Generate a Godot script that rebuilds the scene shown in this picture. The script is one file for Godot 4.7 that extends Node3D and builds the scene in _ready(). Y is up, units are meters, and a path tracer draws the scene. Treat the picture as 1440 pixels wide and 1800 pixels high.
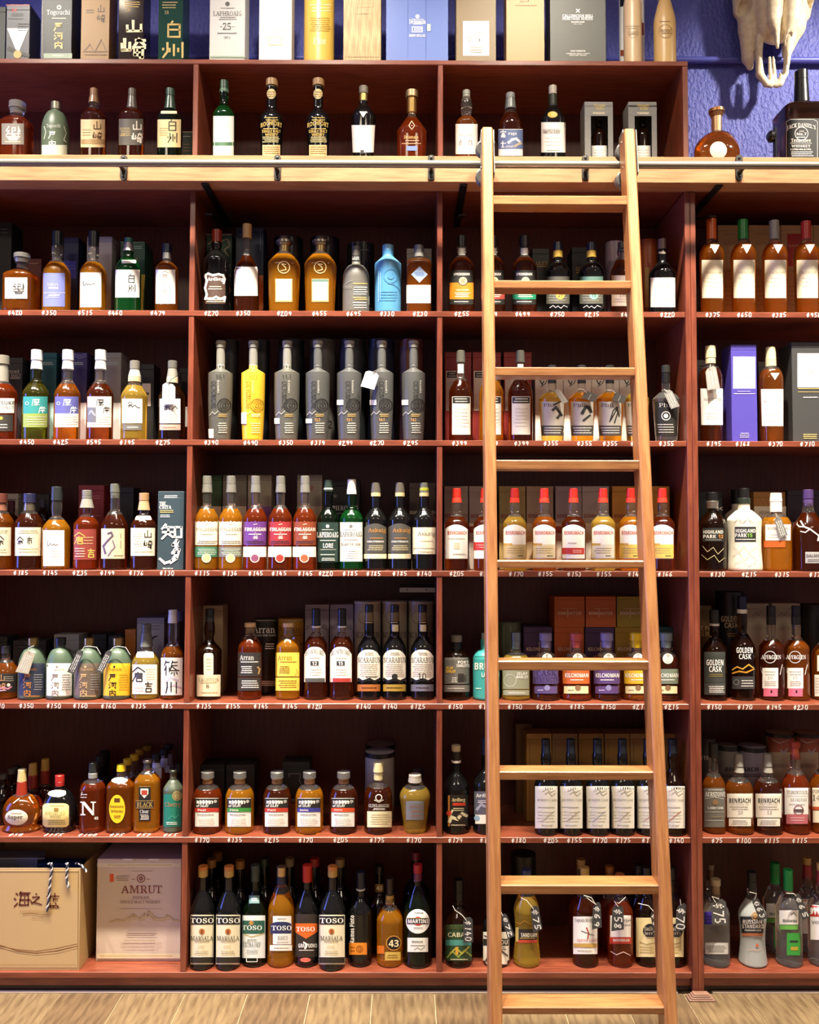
extends Node3D
# A wall of spirits in a bottle shop: three bays of mahogany shelving under a rail shelf, a rolling ladder, boxes on top and a skull on the blue wall.
# Camera frame: un() turns a point of the 1440x1800 photograph into a place on the plane of a given depth z (the shelves' front is z = 0, the room is +z).
const EYE := Vector3(0, 1.535, 2.91)
const FOC := 1500.0
const MID := Vector2(720, 879.35)
var cam_x: Vector3
var cam_y: Vector3
var cam_f: Vector3
var rng := RandomNumberGenerator.new()
var taken := {}
var mats := {}
var texts := {}
var sans: SystemFont
var bold: SystemFont
var serif: SystemFont
var serif_bold: SystemFont
const ROW_Y := {"T": 3.1894, "A": 2.8149, "B": 2.3043, "C": 1.8579, "D": 1.412, "E": 0.9641, "F": 0.5192, "G": 0.0747}
const ROW_SAYS := {"T": "on top of the shelving", "A": "on the rail shelf", "B": "on first shelf below rail", "C": "on second shelf below rail", "D": "on third shelf below rail", "E": "on fourth shelf below rail", "F": "on fifth shelf below rail", "G": "on the bottom shelf"}
const ROW_Z := {"T": -0.06, "A": -0.05, "B": -0.06, "C": -0.06, "D": -0.06, "E": -0.095, "F": -0.066, "G": -0.07}
const INK := {"k": "161616", "w": "ece8e0", "c": "e6d9b8", "g": "1f7a3a", "r": "b3261e", "b": "2b3f9a", "y": "f2c522", "o": "e07a1c", "n": "5a3a22", "e": "b88a3a", "s": "b9b9b5", "a": "77756f", "d": "3a3a3a", "t": "1c6a68", "p": "4b3a86", "m": "6e1f24", "u": "18233f", "v": "1c3528"}
# Brush strokes on a ten by ten grid, written column then row, for characters and for the marker-pen prices
const STROKES := {
	"山": "41 48;14 18 88 84", "崎": "11 16;03 06 36 33;52 92;71 54;72 94;45 95;56 76 78 58 56;85 89 79", "白": "40 31;12 82 89 19 12;15 85", "州": "21 26 09;52 58;91 99;04 05;34 36;74 76",
	"響": "20 03 23 06;41 61 63 43 41;43 46 66;80 87;81 93 85;15 95;45 46;07 97;28 78 79 29 28;18 88", "戸": "11 81;22 72 74 24;22 25 09", "河": "11 22;04 15;09 27;32 92;43 63 66 46 43;82 89 78", "内": "13 83 89 78;13 19;41 45 27;45 77",
	"余": "40 04;40 94;25 75;16 86;45 49 38;27 19;67 88", "市": "40 42;12 82;24 74 78;24 28;43 49", "倉": "40 03;40 93;43 44;24 74 76 26 24;25 75;26 09;37 77 79 39 37", "吉": "40 44;12 82;24 74;26 76 79 29 26",
	"厚": "11 91;11 14 09;32 82 85 35 32;34 84;36 76 57 59 48;28 98", "岸": "40 42;21 22 72 71;13 93;13 16 09;35 75;26 86;55 59", "知": "20 03;12 52;05 55;32 35 09;36 58;62 92 98 68 62", "多": "40 13;31 71 15;43 54;54 17;45 95 19;57 68",
	"篠": "10 03;11 31;50 44;51 81;14 06;13 19;34 37;53 36;43 83;54 86;36 96;67 69;57 48;77 88", "川": "11 15 09;41 48;81 89", "海": "11 22;04 15;09 27;40 32;31 91;42 38 88 82 42;35 95;63 64;66 67", "之": "40 51;13 73 18;18 06;27 99",
	"藍": "02 92;30 33;60 63;14 34;14 17 37;24 27;53 55;54 84;66 77;18 88;18 19;38 39;58 59;88 89;09 99", "富": "40 41;12 82 83;12 13;34 64;35 65 66 36 35;27 77 79 29 27;47 49;28 78", "士": "40 48;13 83;28 68",
	"0": "40 21 16 28 49 68 73 61 40", "1": "42 60 49", "2": "13 31 61 72 53 19 89", "3": "21 51 62 44 65 57 39 18", "4": "40 16 76;53 59", "5": "80 30 24 54 76 58 28", "6": "60 32 16 28 48 66 55 25", "7": "11 81 39", "8": "61 31 22 45 67 58 28 17 45 62 61", "9": "73 51 22 24 45 73;73 58", "$": "73 52 32 14 44 66 57 37 16;50 39",
}


func _init() -> void:
	var yaw := 0.003168
	var pit := 0.04038
	var rol := 0.002318
	cam_f = Vector3(sin(yaw) * cos(pit), sin(pit), -cos(yaw) * cos(pit))
	var r := Vector3(cos(yaw), 0, sin(yaw))
	var u := r.cross(cam_f)
	cam_x = r * cos(rol) + u * sin(rol)
	cam_y = u * cos(rol) - r * sin(rol)


func un(px: float, py: float, z := 0.0) -> Vector3:
	var d := cam_f + cam_x * ((px - MID.x) / FOC) + cam_y * ((MID.y - py) / FOC)
	return EYE + d * ((z - EYE.z) / d.z)


func _ready() -> void:
	rng.seed = 7
	view_and_light()
	sans = font("Droid Sans", 400)
	bold = font("Droid Sans", 700)
	serif = font("Droid Serif", 400)
	serif_bold = font("Droid Serif", 700)
	room()
	shelving()
	rail_shelf()
	ladder()
	shelf_top()
	row_a()
	row_b()
	row_c()
	row_d()
	row_e()
	row_f()
	row_g()
	price_tags()
	skull()


func view_and_light() -> void:
	var cam := Camera3D.new()
	cam.name = "camera"
	cam.projection = Camera3D.PROJECTION_FRUSTUM
	cam.near = 0.1
	cam.far = 60.0
	cam.size = 2.0 * 0.1 * 900.0 / FOC
	cam.frustum_offset = Vector2(0, (MID.y - 900.0) / FOC * 0.1)
	cam.transform = Transform3D(Basis(cam_x, cam_y, -cam_f), EYE)
	add_child(cam)
	cam.current = true
	var e := Environment.new()
	e.background_mode = Environment.BG_COLOR
	e.background_color = Color(0.02, 0.02, 0.025)
	e.tonemap_mode = Environment.TONE_MAPPER_LINEAR
	e.tonemap_exposure = 1.0
	e.sdfgi_enabled = true
	e.ssao_enabled = true
	e.ssil_enabled = true
	var we := WorldEnvironment.new()
	we.name = "environment"
	we.environment = e
	add_child(we)
	# ceiling track of warm spotlights that graze the shelves from above, and unseen ceiling lamps behind the camera, placed to light the shaded shelf fronts
	var n := 0
	for lamp in [[-1.95, 15.0, Vector3(-1.8, 0.1, 0.15), 33.0], [-1.3, 15.0, Vector3(-1.25, 0.1, 0.15), 33.0], [-0.65, 15.0, Vector3(-0.65, 0.1, 0.15), 33.0], [0.0, 15.0, Vector3(0, 0.1, 0.15), 33.0], [0.65, 15.0, Vector3(0.65, 0.1, 0.15), 33.0], [1.3, 15.0, Vector3(1.3, 0.1, 0.15), 33.0], [1.95, 15.0, Vector3(1.9, 0.1, 0.15), 33.0], [-1.6, 2.4, Vector3(-1.2, 2.98, -0.1), 36.0], [-0.33, 2.4, Vector3(-0.3, 2.98, -0.1), 36.0], [0.5, 2.2, Vector3(0.45, 2.98, -0.1), 36.0], [2.3, 7.0, Vector3(1.5, 3.05, -0.33), 25.0]]:  # the three weak ones, out of view, are placed to light the top rows
		n += 1
		spot_lamp(lamp[0], lamp[1], lamp[2], lamp[3], "spotlight on the ceiling track, " + ["at its far left end", "over the left bay", "over the left divider", "over the middle bay", "over the ladder's left side", "over the ladder's right side", "over the right shelving unit", "unseen, placed to light the left boxes on top", "unseen, placed to light the middle boxes on top", "unseen, placed to light the charcoal carton on top", "at its right end, turned to the skull"][n - 1])
	for x in [-1.6, 1.6]:
		panel_lamp("unseen_ceiling_lamp", Vector3(x, 4.27, 3.2), Vector3(-90, 0, 0), Vector2(1.2, 0.6), 5.0, Color(1, 0.93, 0.82), "unseen white ceiling lamp behind the viewer, placed to light the shelf fronts, " + ("to the left" if x < 0 else "to the right"))
	panel_lamp("unseen_blue_light", Vector3(-3.9, 1.6, 0.9), Vector3(0, -90, 0), Vector2(0.9, 2.0), 4.0, Color(0.42, 0.5, 1.0), "unseen blue light panel to the left, placed for bluish reflections on the bottles")  # out of view; placed to give the bottles blue reflections from the left


func spot_lamp(x: float, power: float, aim: Vector3, half: float, says: String) -> void:
	var at := Vector3(x, 3.93, 0.78)
	var dir := (aim - at).normalized()
	var t := thing("track_spotlight", says, "lamp", at, "spotlights on the ceiling track")
	var b := Basis.looking_at(dir, Vector3.RIGHT)
	var st := SurfaceTool.new()
	st.begin(Mesh.PRIMITIVE_TRIANGLES)
	lathe(st, [[0.14, 0.0], [0.14, 0.04], [0.0, 0.045], [0.0, 0.038], [0.1, 0.03], [0.1, 0.0]], 20, Color(0.03, 0.03, 0.03), Transform3D(b * Basis(Vector3.RIGHT, PI / 2), -dir * 0.02))
	put("housing", st, paint("matt", 0.5), t)
	st = SurfaceTool.new()
	st.begin(Mesh.PRIMITIVE_TRIANGLES)
	lathe(st, [[0.012, 0.0], [0.012, 0.027], [0.004, 0.029], [0.0, 0.0]], 20, Color.WHITE, Transform3D(b * Basis(Vector3.RIGHT, PI / 2), -dir * 0.018))
	put("bulb", st, glow(Color(1, 0.93, 0.82), 60.0), t)
	var l := SpotLight3D.new()
	l.name = "spot"
	l.light_color = Color(1.0, 0.96, 0.89)
	l.light_energy = power
	l.light_size = 0.05
	l.spot_range = 12.0
	l.spot_angle = half
	l.spot_angle_attenuation = 1.0
	l.spot_attenuation = 2.0
	l.shadow_enabled = true
	l.transform = Transform3D(b, dir * 0.005)
	t.add_child(l)


func panel_lamp(called: String, at: Vector3, turn: Vector3, size: Vector2, power: float, tint: Color, says: String) -> void:
	var t := thing(called, says, "lamp", at, "unseen lamps of the shop")
	t.rotation_degrees = turn
	put("frame", boxes([[Vector3(0, 0, 0.02), Vector3(size.x + 0.06, size.y + 0.06, 0.03)]]), flat(Color(0.8, 0.8, 0.8), 0.5), t)
	put("light_panel", boxes([[Vector3(0, 0, 0.002), Vector3(size.x, size.y, 0.01)]]), glow(tint, 2.5), t)
	var l := AreaLight3D.new()
	l.name = "panel_light"
	l.area_size = size
	l.area_normalize_energy = false
	l.light_color = tint
	l.light_energy = power
	l.area_range = 15.0
	l.shadow_enabled = true
	l.position = Vector3(0, 0, -0.012)
	t.add_child(l)


# ---------------------------------------------------------------- helpers
func font(called: String, weight: int) -> SystemFont:
	var f := SystemFont.new()
	f.font_names = PackedStringArray([called])
	f.font_weight = weight
	return f


func numbered(called: String) -> String:
	taken[called] = taken.get(called, -1) + 1
	return called if taken[called] == 0 else "%s_%03d" % [called, taken[called]]


func thing(called: String, says: String, category: String, at := Vector3.ZERO, group := "") -> Node3D:
	var o := Node3D.new()
	o.name = numbered(called)
	add_child(o)
	o.position = at
	o.set_meta("label", says)
	o.set_meta("category", category)
	if group:
		o.set_meta("group", group)
	return o


func structure(called: String) -> Node3D:
	var o := Node3D.new()
	o.name = called
	add_child(o)
	o.set_meta("kind", "structure")
	return o


func put(called: String, st, m: Material, parent: Node3D) -> MeshInstance3D:
	var o := MeshInstance3D.new()
	o.name = called
	o.mesh = st.commit() if st is SurfaceTool else st
	o.material_override = m
	o.cast_shadow = GeometryInstance3D.SHADOW_CASTING_SETTING_ON
	parent.add_child(o, true)
	return o


func lin(code: String) -> Color:
	return Color.html(INK.get(code, code)).srgb_to_linear()


func flat(c: Color, rough: float, metal := 0.0) -> StandardMaterial3D:
	var m := StandardMaterial3D.new()
	m.albedo_color = c
	m.roughness = rough
	m.metallic = metal
	return m


func paint(called: String, rough: float, metal := 0.0) -> StandardMaterial3D:   # takes its colour from the mesh
	if not mats.has(called):
		var m := flat(Color.WHITE, rough, metal)
		m.vertex_color_use_as_albedo = true
		mats[called] = m
	return mats[called]


func glow(c: Color, power: float) -> StandardMaterial3D:
	var m := flat(c, 0.5)
	m.emission_enabled = true
	m.emission = c
	m.emission_energy_multiplier = power
	return m


func glass(called: String, milk: float) -> StandardMaterial3D:   # coloured by the mesh; milk is a diffuse share, standing in for light passing through the bottle
	if not mats.has(called):
		var m := flat(Color(1, 1, 1, milk), 0.09)
		m.vertex_color_use_as_albedo = true
		m.refraction_enabled = true
		m.refraction_scale = 0.045
		mats[called] = m
	return mats[called]


func wood(called: String, dark: Color, pale: Color, scale: Vector3, rough: float, seeded := 3, coat := 0.0) -> StandardMaterial3D:
	if mats.has(called):
		return mats[called]
	var n := FastNoiseLite.new()
	n.seed = seeded
	n.noise_type = FastNoiseLite.TYPE_SIMPLEX_SMOOTH
	n.frequency = 0.012
	n.fractal_octaves = 5
	n.domain_warp_enabled = true
	n.domain_warp_amplitude = 18.0
	n.domain_warp_frequency = 0.01
	var g := Gradient.new()
	g.set_color(0, dark)
	g.set_color(1, pale)
	g.add_point(0.45, dark.lerp(pale, 0.55))
	var t := NoiseTexture2D.new()
	t.width = 512
	t.height = 512
	t.seamless = true
	t.noise = n
	t.color_ramp = g
	var m := flat(Color.WHITE, rough)
	m.albedo_texture = t
	m.uv1_triplanar = true
	m.uv1_world_triplanar = true
	m.uv1_scale = scale
	if coat > 0.0:
		m.clearcoat_enabled = true
		m.clearcoat = coat
		m.clearcoat_roughness = 0.2
	mats[called] = m
	return m


func quad(st: SurfaceTool, a: Vector3, b: Vector3, c: Vector3, d: Vector3, n: Vector3, col := Color.WHITE) -> void:   # clockwise seen from the front
	for p in [a, b, c, a, c, d]:
		st.set_color(col)
		st.set_normal(n)
		st.add_vertex(p)


func block(st: SurfaceTool, at: Vector3, size: Vector3, turn := Basis.IDENTITY, col := Color.WHITE, edge := 0.0015) -> void:   # a box with chamfered edges
	var h := size * 0.5
	edge = minf(edge, minf(h.x, minf(h.y, h.z)) * 0.5)
	var pts := {}
	for sx in [-1, 1]:
		for sy in [-1, 1]:
			for sz in [-1, 1]:
				for k in 3:
					var p := Vector3(h.x - edge, h.y - edge, h.z - edge)
					p[k] = h[k]
					pts[[sx, sy, sz, k]] = at + turn * (p * Vector3(sx, sy, sz))
	var mid := at
	var faces := []
	for s in [-1, 1]:
		faces.append([[s, -1, -1, 0], [s, 1, -1, 0], [s, 1, 1, 0], [s, -1, 1, 0]])
		faces.append([[-1, s, -1, 1], [1, s, -1, 1], [1, s, 1, 1], [-1, s, 1, 1]])
		faces.append([[-1, -1, s, 2], [1, -1, s, 2], [1, 1, s, 2], [-1, 1, s, 2]])
		for u in [-1, 1]:
			faces.append([[s, u, -1, 0], [s, u, 1, 0], [s, u, 1, 1], [s, u, -1, 1]])
			faces.append([[s, -1, u, 0], [s, 1, u, 0], [s, 1, u, 2], [s, -1, u, 2]])
			faces.append([[-1, s, u, 1], [1, s, u, 1], [1, s, u, 2], [-1, s, u, 2]])
			for v in [-1, 1]:
				faces.append([[s, u, v, 0], [s, u, v, 1], [s, u, v, 2]])
	for f in faces:
		var a: Vector3 = pts[f[0]]
		var b: Vector3 = pts[f[1]]
		var c: Vector3 = pts[f[2]]
		var n := (b - a).cross(c - a).normalized()
		var out := n.dot((a + b + c) / 3.0 - mid) > 0.0
		var order := [0, 2, 1, 0, 3, 2] if out else [0, 1, 2, 0, 2, 3]
		if f.size() == 3:
			order = [0, 2, 1] if out else [0, 1, 2]
		for k in order:
			st.set_color(col)
			st.set_normal(n if out else -n)
			st.add_vertex(pts[f[k]])


func boxes(list: Array, edge := 0.0015) -> SurfaceTool:
	var st := SurfaceTool.new()
	st.begin(Mesh.PRIMITIVE_TRIANGLES)
	for b in list:
		block(st, b[0], b[1], b[2] if b.size() > 2 else Basis.IDENTITY, Color.WHITE, edge)
	return st


func lathe(st: SurfaceTool, prof: Array, seg: int, col: Color, xf := Transform3D.IDENTITY) -> void:   # [height, radius] pairs, flat between neighbours, turned about y; any order of heights
	for i in prof.size() - 1:
		var y0: float = prof[i][0]
		var r0: float = prof[i][1]
		var y1: float = prof[i + 1][0]
		var r1: float = prof[i + 1][1]
		if absf(y0 - y1) + absf(r0 - r1) < 1e-6:
			continue
		for k in seg:
			var a := TAU * k / seg
			var b := TAU * (k + 1) / seg
			var ca := Vector3(cos(a), 0, sin(a))
			var cb := Vector3(cos(b), 0, sin(b))
			var p := [ca * r0 + Vector3.UP * y0, ca * r1 + Vector3.UP * y1, cb * r1 + Vector3.UP * y1, cb * r0 + Vector3.UP * y0]
			var na := (ca * (y1 - y0) + Vector3.UP * (r0 - r1)).normalized()
			var nb := (cb * (y1 - y0) + Vector3.UP * (r0 - r1)).normalized()
			var nn := [na, na, nb, nb]
			for q in [0, 2, 1, 0, 3, 2]:
				st.set_color(col)
				st.set_normal(xf.basis * nn[q])
				st.add_vertex(xf * p[q])


func tube(st: SurfaceTool, path: Array, r: float, col := Color.WHITE, seg := 8) -> void:
	var prev := []
	for i in path.size():
		var p: Vector3 = path[i]
		var d: Vector3 = (path[mini(i + 1, path.size() - 1)] - path[maxi(i - 1, 0)]).normalized()
		var s := d.cross(Vector3(0.13, 0.21, 0.97)).normalized()
		var t := s.cross(d)
		var ring := []
		for k in seg + 1:
			var a := TAU * k / seg
			ring.append([p + (s * cos(a) + t * sin(a)) * r, s * cos(a) + t * sin(a)])
		if prev:
			for k in seg:
				for q in [prev[k], prev[k + 1], ring[k + 1], prev[k], ring[k + 1], ring[k]]:
					st.set_color(col)
					st.set_normal(q[1])
					st.add_vertex(q[0])
		prev = ring


# ---------------------------------------------------------------- print: lettering, lines and strokes laid on a surface
class Face:   # where a point of the photograph lies on one thing, in the thing's own axes
	var host
	var at: Vector3
	var z: float          # depth of the front, in the room
	var rings := []       # [y, half width, half depth, squareness], bottom to top; empty for a flat front
	var low := -9.0       # the foot of the thing: print does not run below it
	func ring(y: float) -> Array:
		var n := rings.size()
		for i in n - 1:
			if y < rings[i + 1][0] or i == n - 2:
				var a: Array = rings[i]
				var b: Array = rings[i + 1]
				var t := clampf((y - a[0]) / maxf(b[0] - a[0], 1e-6), 0, 1)
				return [lerpf(a[1], b[1], t), lerpf(a[2], b[2], t), lerpf(a[3], b[3], t)]
		return [0.03, 0.03, 2.0]
	func on(px: float, py: float, off: float) -> Array:   # [place, normal]
		var p: Vector3 = host.un(px, py, z) - at
		p.y = maxf(p.y, low)
		if rings.is_empty():
			return [Vector3(p.x, p.y, z - at.z + off), Vector3(0, 0, 1)]
		var r := ring(p.y)
		var u := clampf(p.x / r[0], -0.97, 0.97)
		var zz: float = r[1] * pow(1.0 - pow(absf(u), r[2]), 1.0 / r[2])
		for i in 4:   # follow the line of sight onto the curved wall
			p = host.un(px, py, at.z + zz) - at
			p.y = maxf(p.y, low)
			r = ring(p.y)
			u = clampf(lerpf(u, p.x / r[0], 0.7), -0.975, 0.975)
			zz = r[1] * pow(1.0 - pow(absf(u), r[2]), 1.0 / r[2])
		var n := Vector3(signf(u) * pow(absf(u), r[2] - 1.0) / r[0], 0, pow(zz / r[1], r[2] - 1.0) / r[1]).normalized()
		n.y = clampf((ring(p.y - 0.0015)[0] - ring(p.y + 0.0015)[0]) / 0.003, -1.5, 3.0)
		n = n.normalized()
		return [Vector3(u * r[0], p.y, zz) + n * off, n]


func tri(st: SurfaceTool, k: Face, off: float, col: Color, a: Vector2, b: Vector2, c: Vector2) -> void:   # points of the photograph; turned to face the room
	if (b - a).cross(c - a) < 0.0:
		var h := b
		b = c
		c = h
	if k.rings:   # long pieces are cut so that they follow the curved wall
		var la := absf(b.x - a.x)
		var lb := absf(c.x - b.x)
		var lc := absf(a.x - c.x)
		if maxf(la, maxf(lb, lc)) > 4.5:
			if la >= lb and la >= lc:
				var m := (a + b) * 0.5
				tri(st, k, off, col, a, m, c)
				tri(st, k, off, col, m, b, c)
			elif lb >= lc:
				var m := (b + c) * 0.5
				tri(st, k, off, col, a, b, m)
				tri(st, k, off, col, a, m, c)
			else:
				var m := (a + c) * 0.5
				tri(st, k, off, col, a, b, m)
				tri(st, k, off, col, m, b, c)
			return
	for p in [a, b, c]:
		var s: Array = k.on(p.x, p.y, off)
		st.set_color(col)
		st.set_normal(s[1])
		st.add_vertex(s[0])


func write(st: SurfaceTool, k: Face, off: float, at: Vector2, w: float, h: float, col: Color, how: String, words: String) -> void:
	var f := sans
	if "s" in how and "b" in how:
		f = serif_bold
	elif "s" in how:
		f = serif
	elif "b" in how:
		f = bold
	var key := words + how
	if not texts.has(key):
		var m := TextMesh.new()
		m.font = f
		m.font_size = 32
		m.pixel_size = 0.01
		m.depth = 0.0
		m.curve_step = 3.0
		m.text = words
		var arr := m.get_mesh_arrays()
		var v: PackedVector3Array = arr[Mesh.ARRAY_VERTEX]
		var ix = arr[Mesh.ARRAY_INDEX]
		var lo := Vector2(1e9, 1e9)
		var hi := -lo
		for p in v:
			lo = lo.min(Vector2(p.x, p.y))
			hi = hi.max(Vector2(p.x, p.y))
		var pts := PackedVector2Array()
		for i in (ix if ix != null and ix.size() else range(v.size())):
			pts.append((Vector2(v[i].x, v[i].y) - lo) / (hi - lo).max(Vector2(1e-5, 1e-5)) - Vector2(0.5, 0.5))
		texts[key] = pts
	var pts: PackedVector2Array = texts[key]
	for i in range(0, pts.size() - 2, 3):
		var q := []
		for j in 3:
			var p := Vector2(pts[i + j].x * w, -pts[i + j].y * h)
			if "d" in how:       # reads downwards
				p = Vector2(-p.y, p.x)
			elif "u" in how:     # reads upwards
				p = Vector2(p.y, -p.x)
			elif "x" in how:     # upside down
				p = -p
			elif "a" in how:     # arched
				p.y -= (0.25 - pow(p.x / w, 2.0)) * h * 2.2
			q.append(at + p)
		tri(st, k, off, col, q[0], q[1], q[2])


func stroke(st: SurfaceTool, k: Face, off: float, path: Array, w: float, col: Color) -> void:
	for i in path.size() - 1:
		var a: Vector2 = path[i]
		var b: Vector2 = path[i + 1]
		var d := (b - a).normalized() * w * 0.5
		var s := Vector2(-d.y, d.x)
		if i > 0:
			a -= d * 0.6
		b += d * 0.6
		tri(st, k, off, col, a - s, b - s * 0.8, b + s * 0.8)
		tri(st, k, off, col, a - s, b + s * 0.8, a + s)


func brush(st: SurfaceTool, k: Face, off: float, at: Vector2, w: float, h: float, pen: float, col: Color, c: String, how := "") -> void:
	for part in STROKES.get(c, "").split(";"):
		var path := []
		for s in part.split(" "):
			var p := Vector2((float(s[0]) - 4.5) / 9.0 * w, (float(s[1]) - 4.5) / 9.0 * h)
			if how == "d":
				p = Vector2(-p.y, p.x)
			path.append(at + p)
		stroke(st, k, off, path, pen, col)


func patch(k: Face, off: float, x0: float, x1: float, y0: float, y1: float, col: Color, form: String) -> SurfaceTool:   # a label; form says how its outline runs
	var st := SurfaceTool.new()
	st.begin(Mesh.PRIMITIVE_TRIANGLES)
	var nx := 14 if k.rings else 10
	var ny := 8 if k.rings else 1
	for i in nx:
		var span := []
		for j in 2:
			var u := float(i + j) / nx * 2.0 - 1.0
			if form in ["o", "r", "d"]:
				u = sin(u * PI / 2)
			var lo := 0.0
			var hi := 1.0
			match form:
				"o":
					lo = 0.5 - 0.5 * sqrt(maxf(0.0, 1.0 - u * u))
					hi = 1.0 - lo
				"a":
					lo = 0.14 * u * u
				"h":
					lo = 0.22 * pow(absf(u), 3.0)
				"w":
					lo = 0.07 * absf(sin(u * 9.5))
				"v":
					lo = 0.0
					hi = 0.55 + 0.45 * (1.0 - absf(u))
				"d":
					lo = 0.5 * absf(u)
					hi = 1.0 - lo
				"r":
					lo = 0.12 * pow(absf(u), 8.0)
					hi = 1.0 - lo
				"t":
					hi = 0.02 + 0.98 * (1.0 - absf(u))
			span.append([lerpf(x0, x1, u * 0.5 + 0.5), lerpf(y0, y1, lo), lerpf(y0, y1, hi)])
		for m in ny:
			var f0 := float(m) / ny
			var f1 := float(m + 1) / ny
			var a := Vector2(span[0][0], lerpf(span[0][1], span[0][2], f0))
			var b := Vector2(span[1][0], lerpf(span[1][1], span[1][2], f0))
			var c := Vector2(span[1][0], lerpf(span[1][1], span[1][2], f1))
			var d := Vector2(span[0][0], lerpf(span[0][1], span[0][2], f1))
			tri(st, k, off, col, a, b, c)
			tri(st, k, off, col, a, c, d)
	return st


func dress(o: Node3D, k: Face, items: String) -> void:   # labels and print of one thing, written as «what numbers colour words» between semicolons, in the photograph's points
	var ink := SurfaceTool.new()
	ink.begin(Mesh.PRIMITIVE_TRIANGLES)
	var inked := false
	var under: Node3D = o
	var n := 0
	for item in items.split(";", false):
		var w := item.strip_edges().split(" ", false)
		var v := []
		for s in w:
			v.append(s.to_float() if s.is_valid_float() and s.length() < 9 and not "e" in s else 0.0)
		var off := 0.0004 + 0.00012 * n
		n += 1
		match w[0]:
			"l":   # label: x0 x1 y0 y1 colour [form]
				if inked:
					put("lettering", ink, paint("ink", 0.5), under)
				ink = SurfaceTool.new()
				ink.begin(Mesh.PRIMITIVE_TRIANGLES)
				inked = false
				under = put("label", patch(k, off, v[1], v[2], v[3], v[4], lin(w[5]), w[6] if w.size() > 6 else ""), paint("paper", 0.55), o)
			"t":   # text: x y width height colour[/how] words
				var c := w[5].split("/")
				write(ink, k, off + 0.0004, Vector2(v[1], v[2]), v[3], v[4], lin(c[0]), c[1] if c.size() > 1 else "", " ".join(w.slice(6)))
				inked = true
			"k":   # brushed characters: x y width height pen colour characters, one below the other
				for i in w[7].length():
					brush(ink, k, off + 0.0004, Vector2(v[1], v[2] + i * v[4] * 1.12), v[3], v[4], v[5], lin(w[6]), w[7][i])
				inked = true
			"i":   # rows of print too small to read: x0 x1 y0 y1 rows colour
				for r in int(v[5]):
					var y := lerpf(v[3], v[4], (r + 0.5) / v[5])
					var hh := minf(0.8, (v[4] - v[3]) / v[5] * 0.28)
					var x: float = v[1] + rng.randf() * (v[2] - v[1]) * 0.12
					var stop: float = v[2] - rng.randf() * (v[2] - v[1]) * 0.12
					while x < stop:
						var e := minf(x + rng.randf_range(2.0, 6.0), stop)
						stroke(ink, k, off + 0.0003, [Vector2(x, y), Vector2(e, y)], hh * 2.0, lin(w[6]))
						x = e + 0.9
				inked = true
			"o":   # disc or ring: x y radius inner_radius colour
				var c := lin(w[5])
				for i in 20:
					var a := Vector2.from_angle(TAU * i / 20)
					var b := Vector2.from_angle(TAU * (i + 1) / 20)
					var q := Vector2(v[1], v[2])
					tri(ink, k, off + 0.0003, c, q + a * v[3], q + b * v[3], q + b * v[4])
					tri(ink, k, off + 0.0003, c, q + a * v[3], q + b * v[4], q + a * v[4])
				inked = true
			"q":   # plain printed field: x0 x1 y0 y1 colour
				var c := lin(w[5])
				for i in 8:
					var a: float = lerpf(v[1], v[2], i / 8.0)
					var b: float = lerpf(v[1], v[2], (i + 1) / 8.0)
					tri(ink, k, off + 0.0003, c, Vector2(a, v[3]), Vector2(b, v[3]), Vector2(b, v[4]))
					tri(ink, k, off + 0.0003, c, Vector2(a, v[3]), Vector2(b, v[4]), Vector2(a, v[4]))
				inked = true
			"p":   # pen line: width colour x y x y ...
				var path := []
				for i in range(3, w.size() - 1, 2):
					path.append(Vector2(v[i], v[i + 1]))
				stroke(ink, k, off + 0.0003, path, v[1], lin(w[2]))
				inked = true
	if inked:
		put("lettering", ink, paint("ink", 0.5), under)


# ---------------------------------------------------------------- bottles, boxes and tubes
const SPIRITS := {   # [liquid or glass colour, colour above the liquid, diffuse share, mostly in place of light shining through]
	"y": ["f2c850", "f4f3ea", 0.15], "g": ["ee9c1e", "f2eee4", 0.16], "a": ["d0701c", "efe6da", 0.11], "d": ["98441a", "e6dad0", 0.06], "r": ["c24e1c", "eee0d8", 0.11],
	"v": ["1c7a34", "1f7a36", 0.12], "u": ["16301c", "1d3822", 0.12], "w": ["eef0ee", "f2f3f2", 0.05], "o": ["77701c", "8a8434", 0.08], "f": ["c4c6c2", "e0e2e0", 0.55], "n": ["5a3014", "6a4a2e", 0.05],
}


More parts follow.
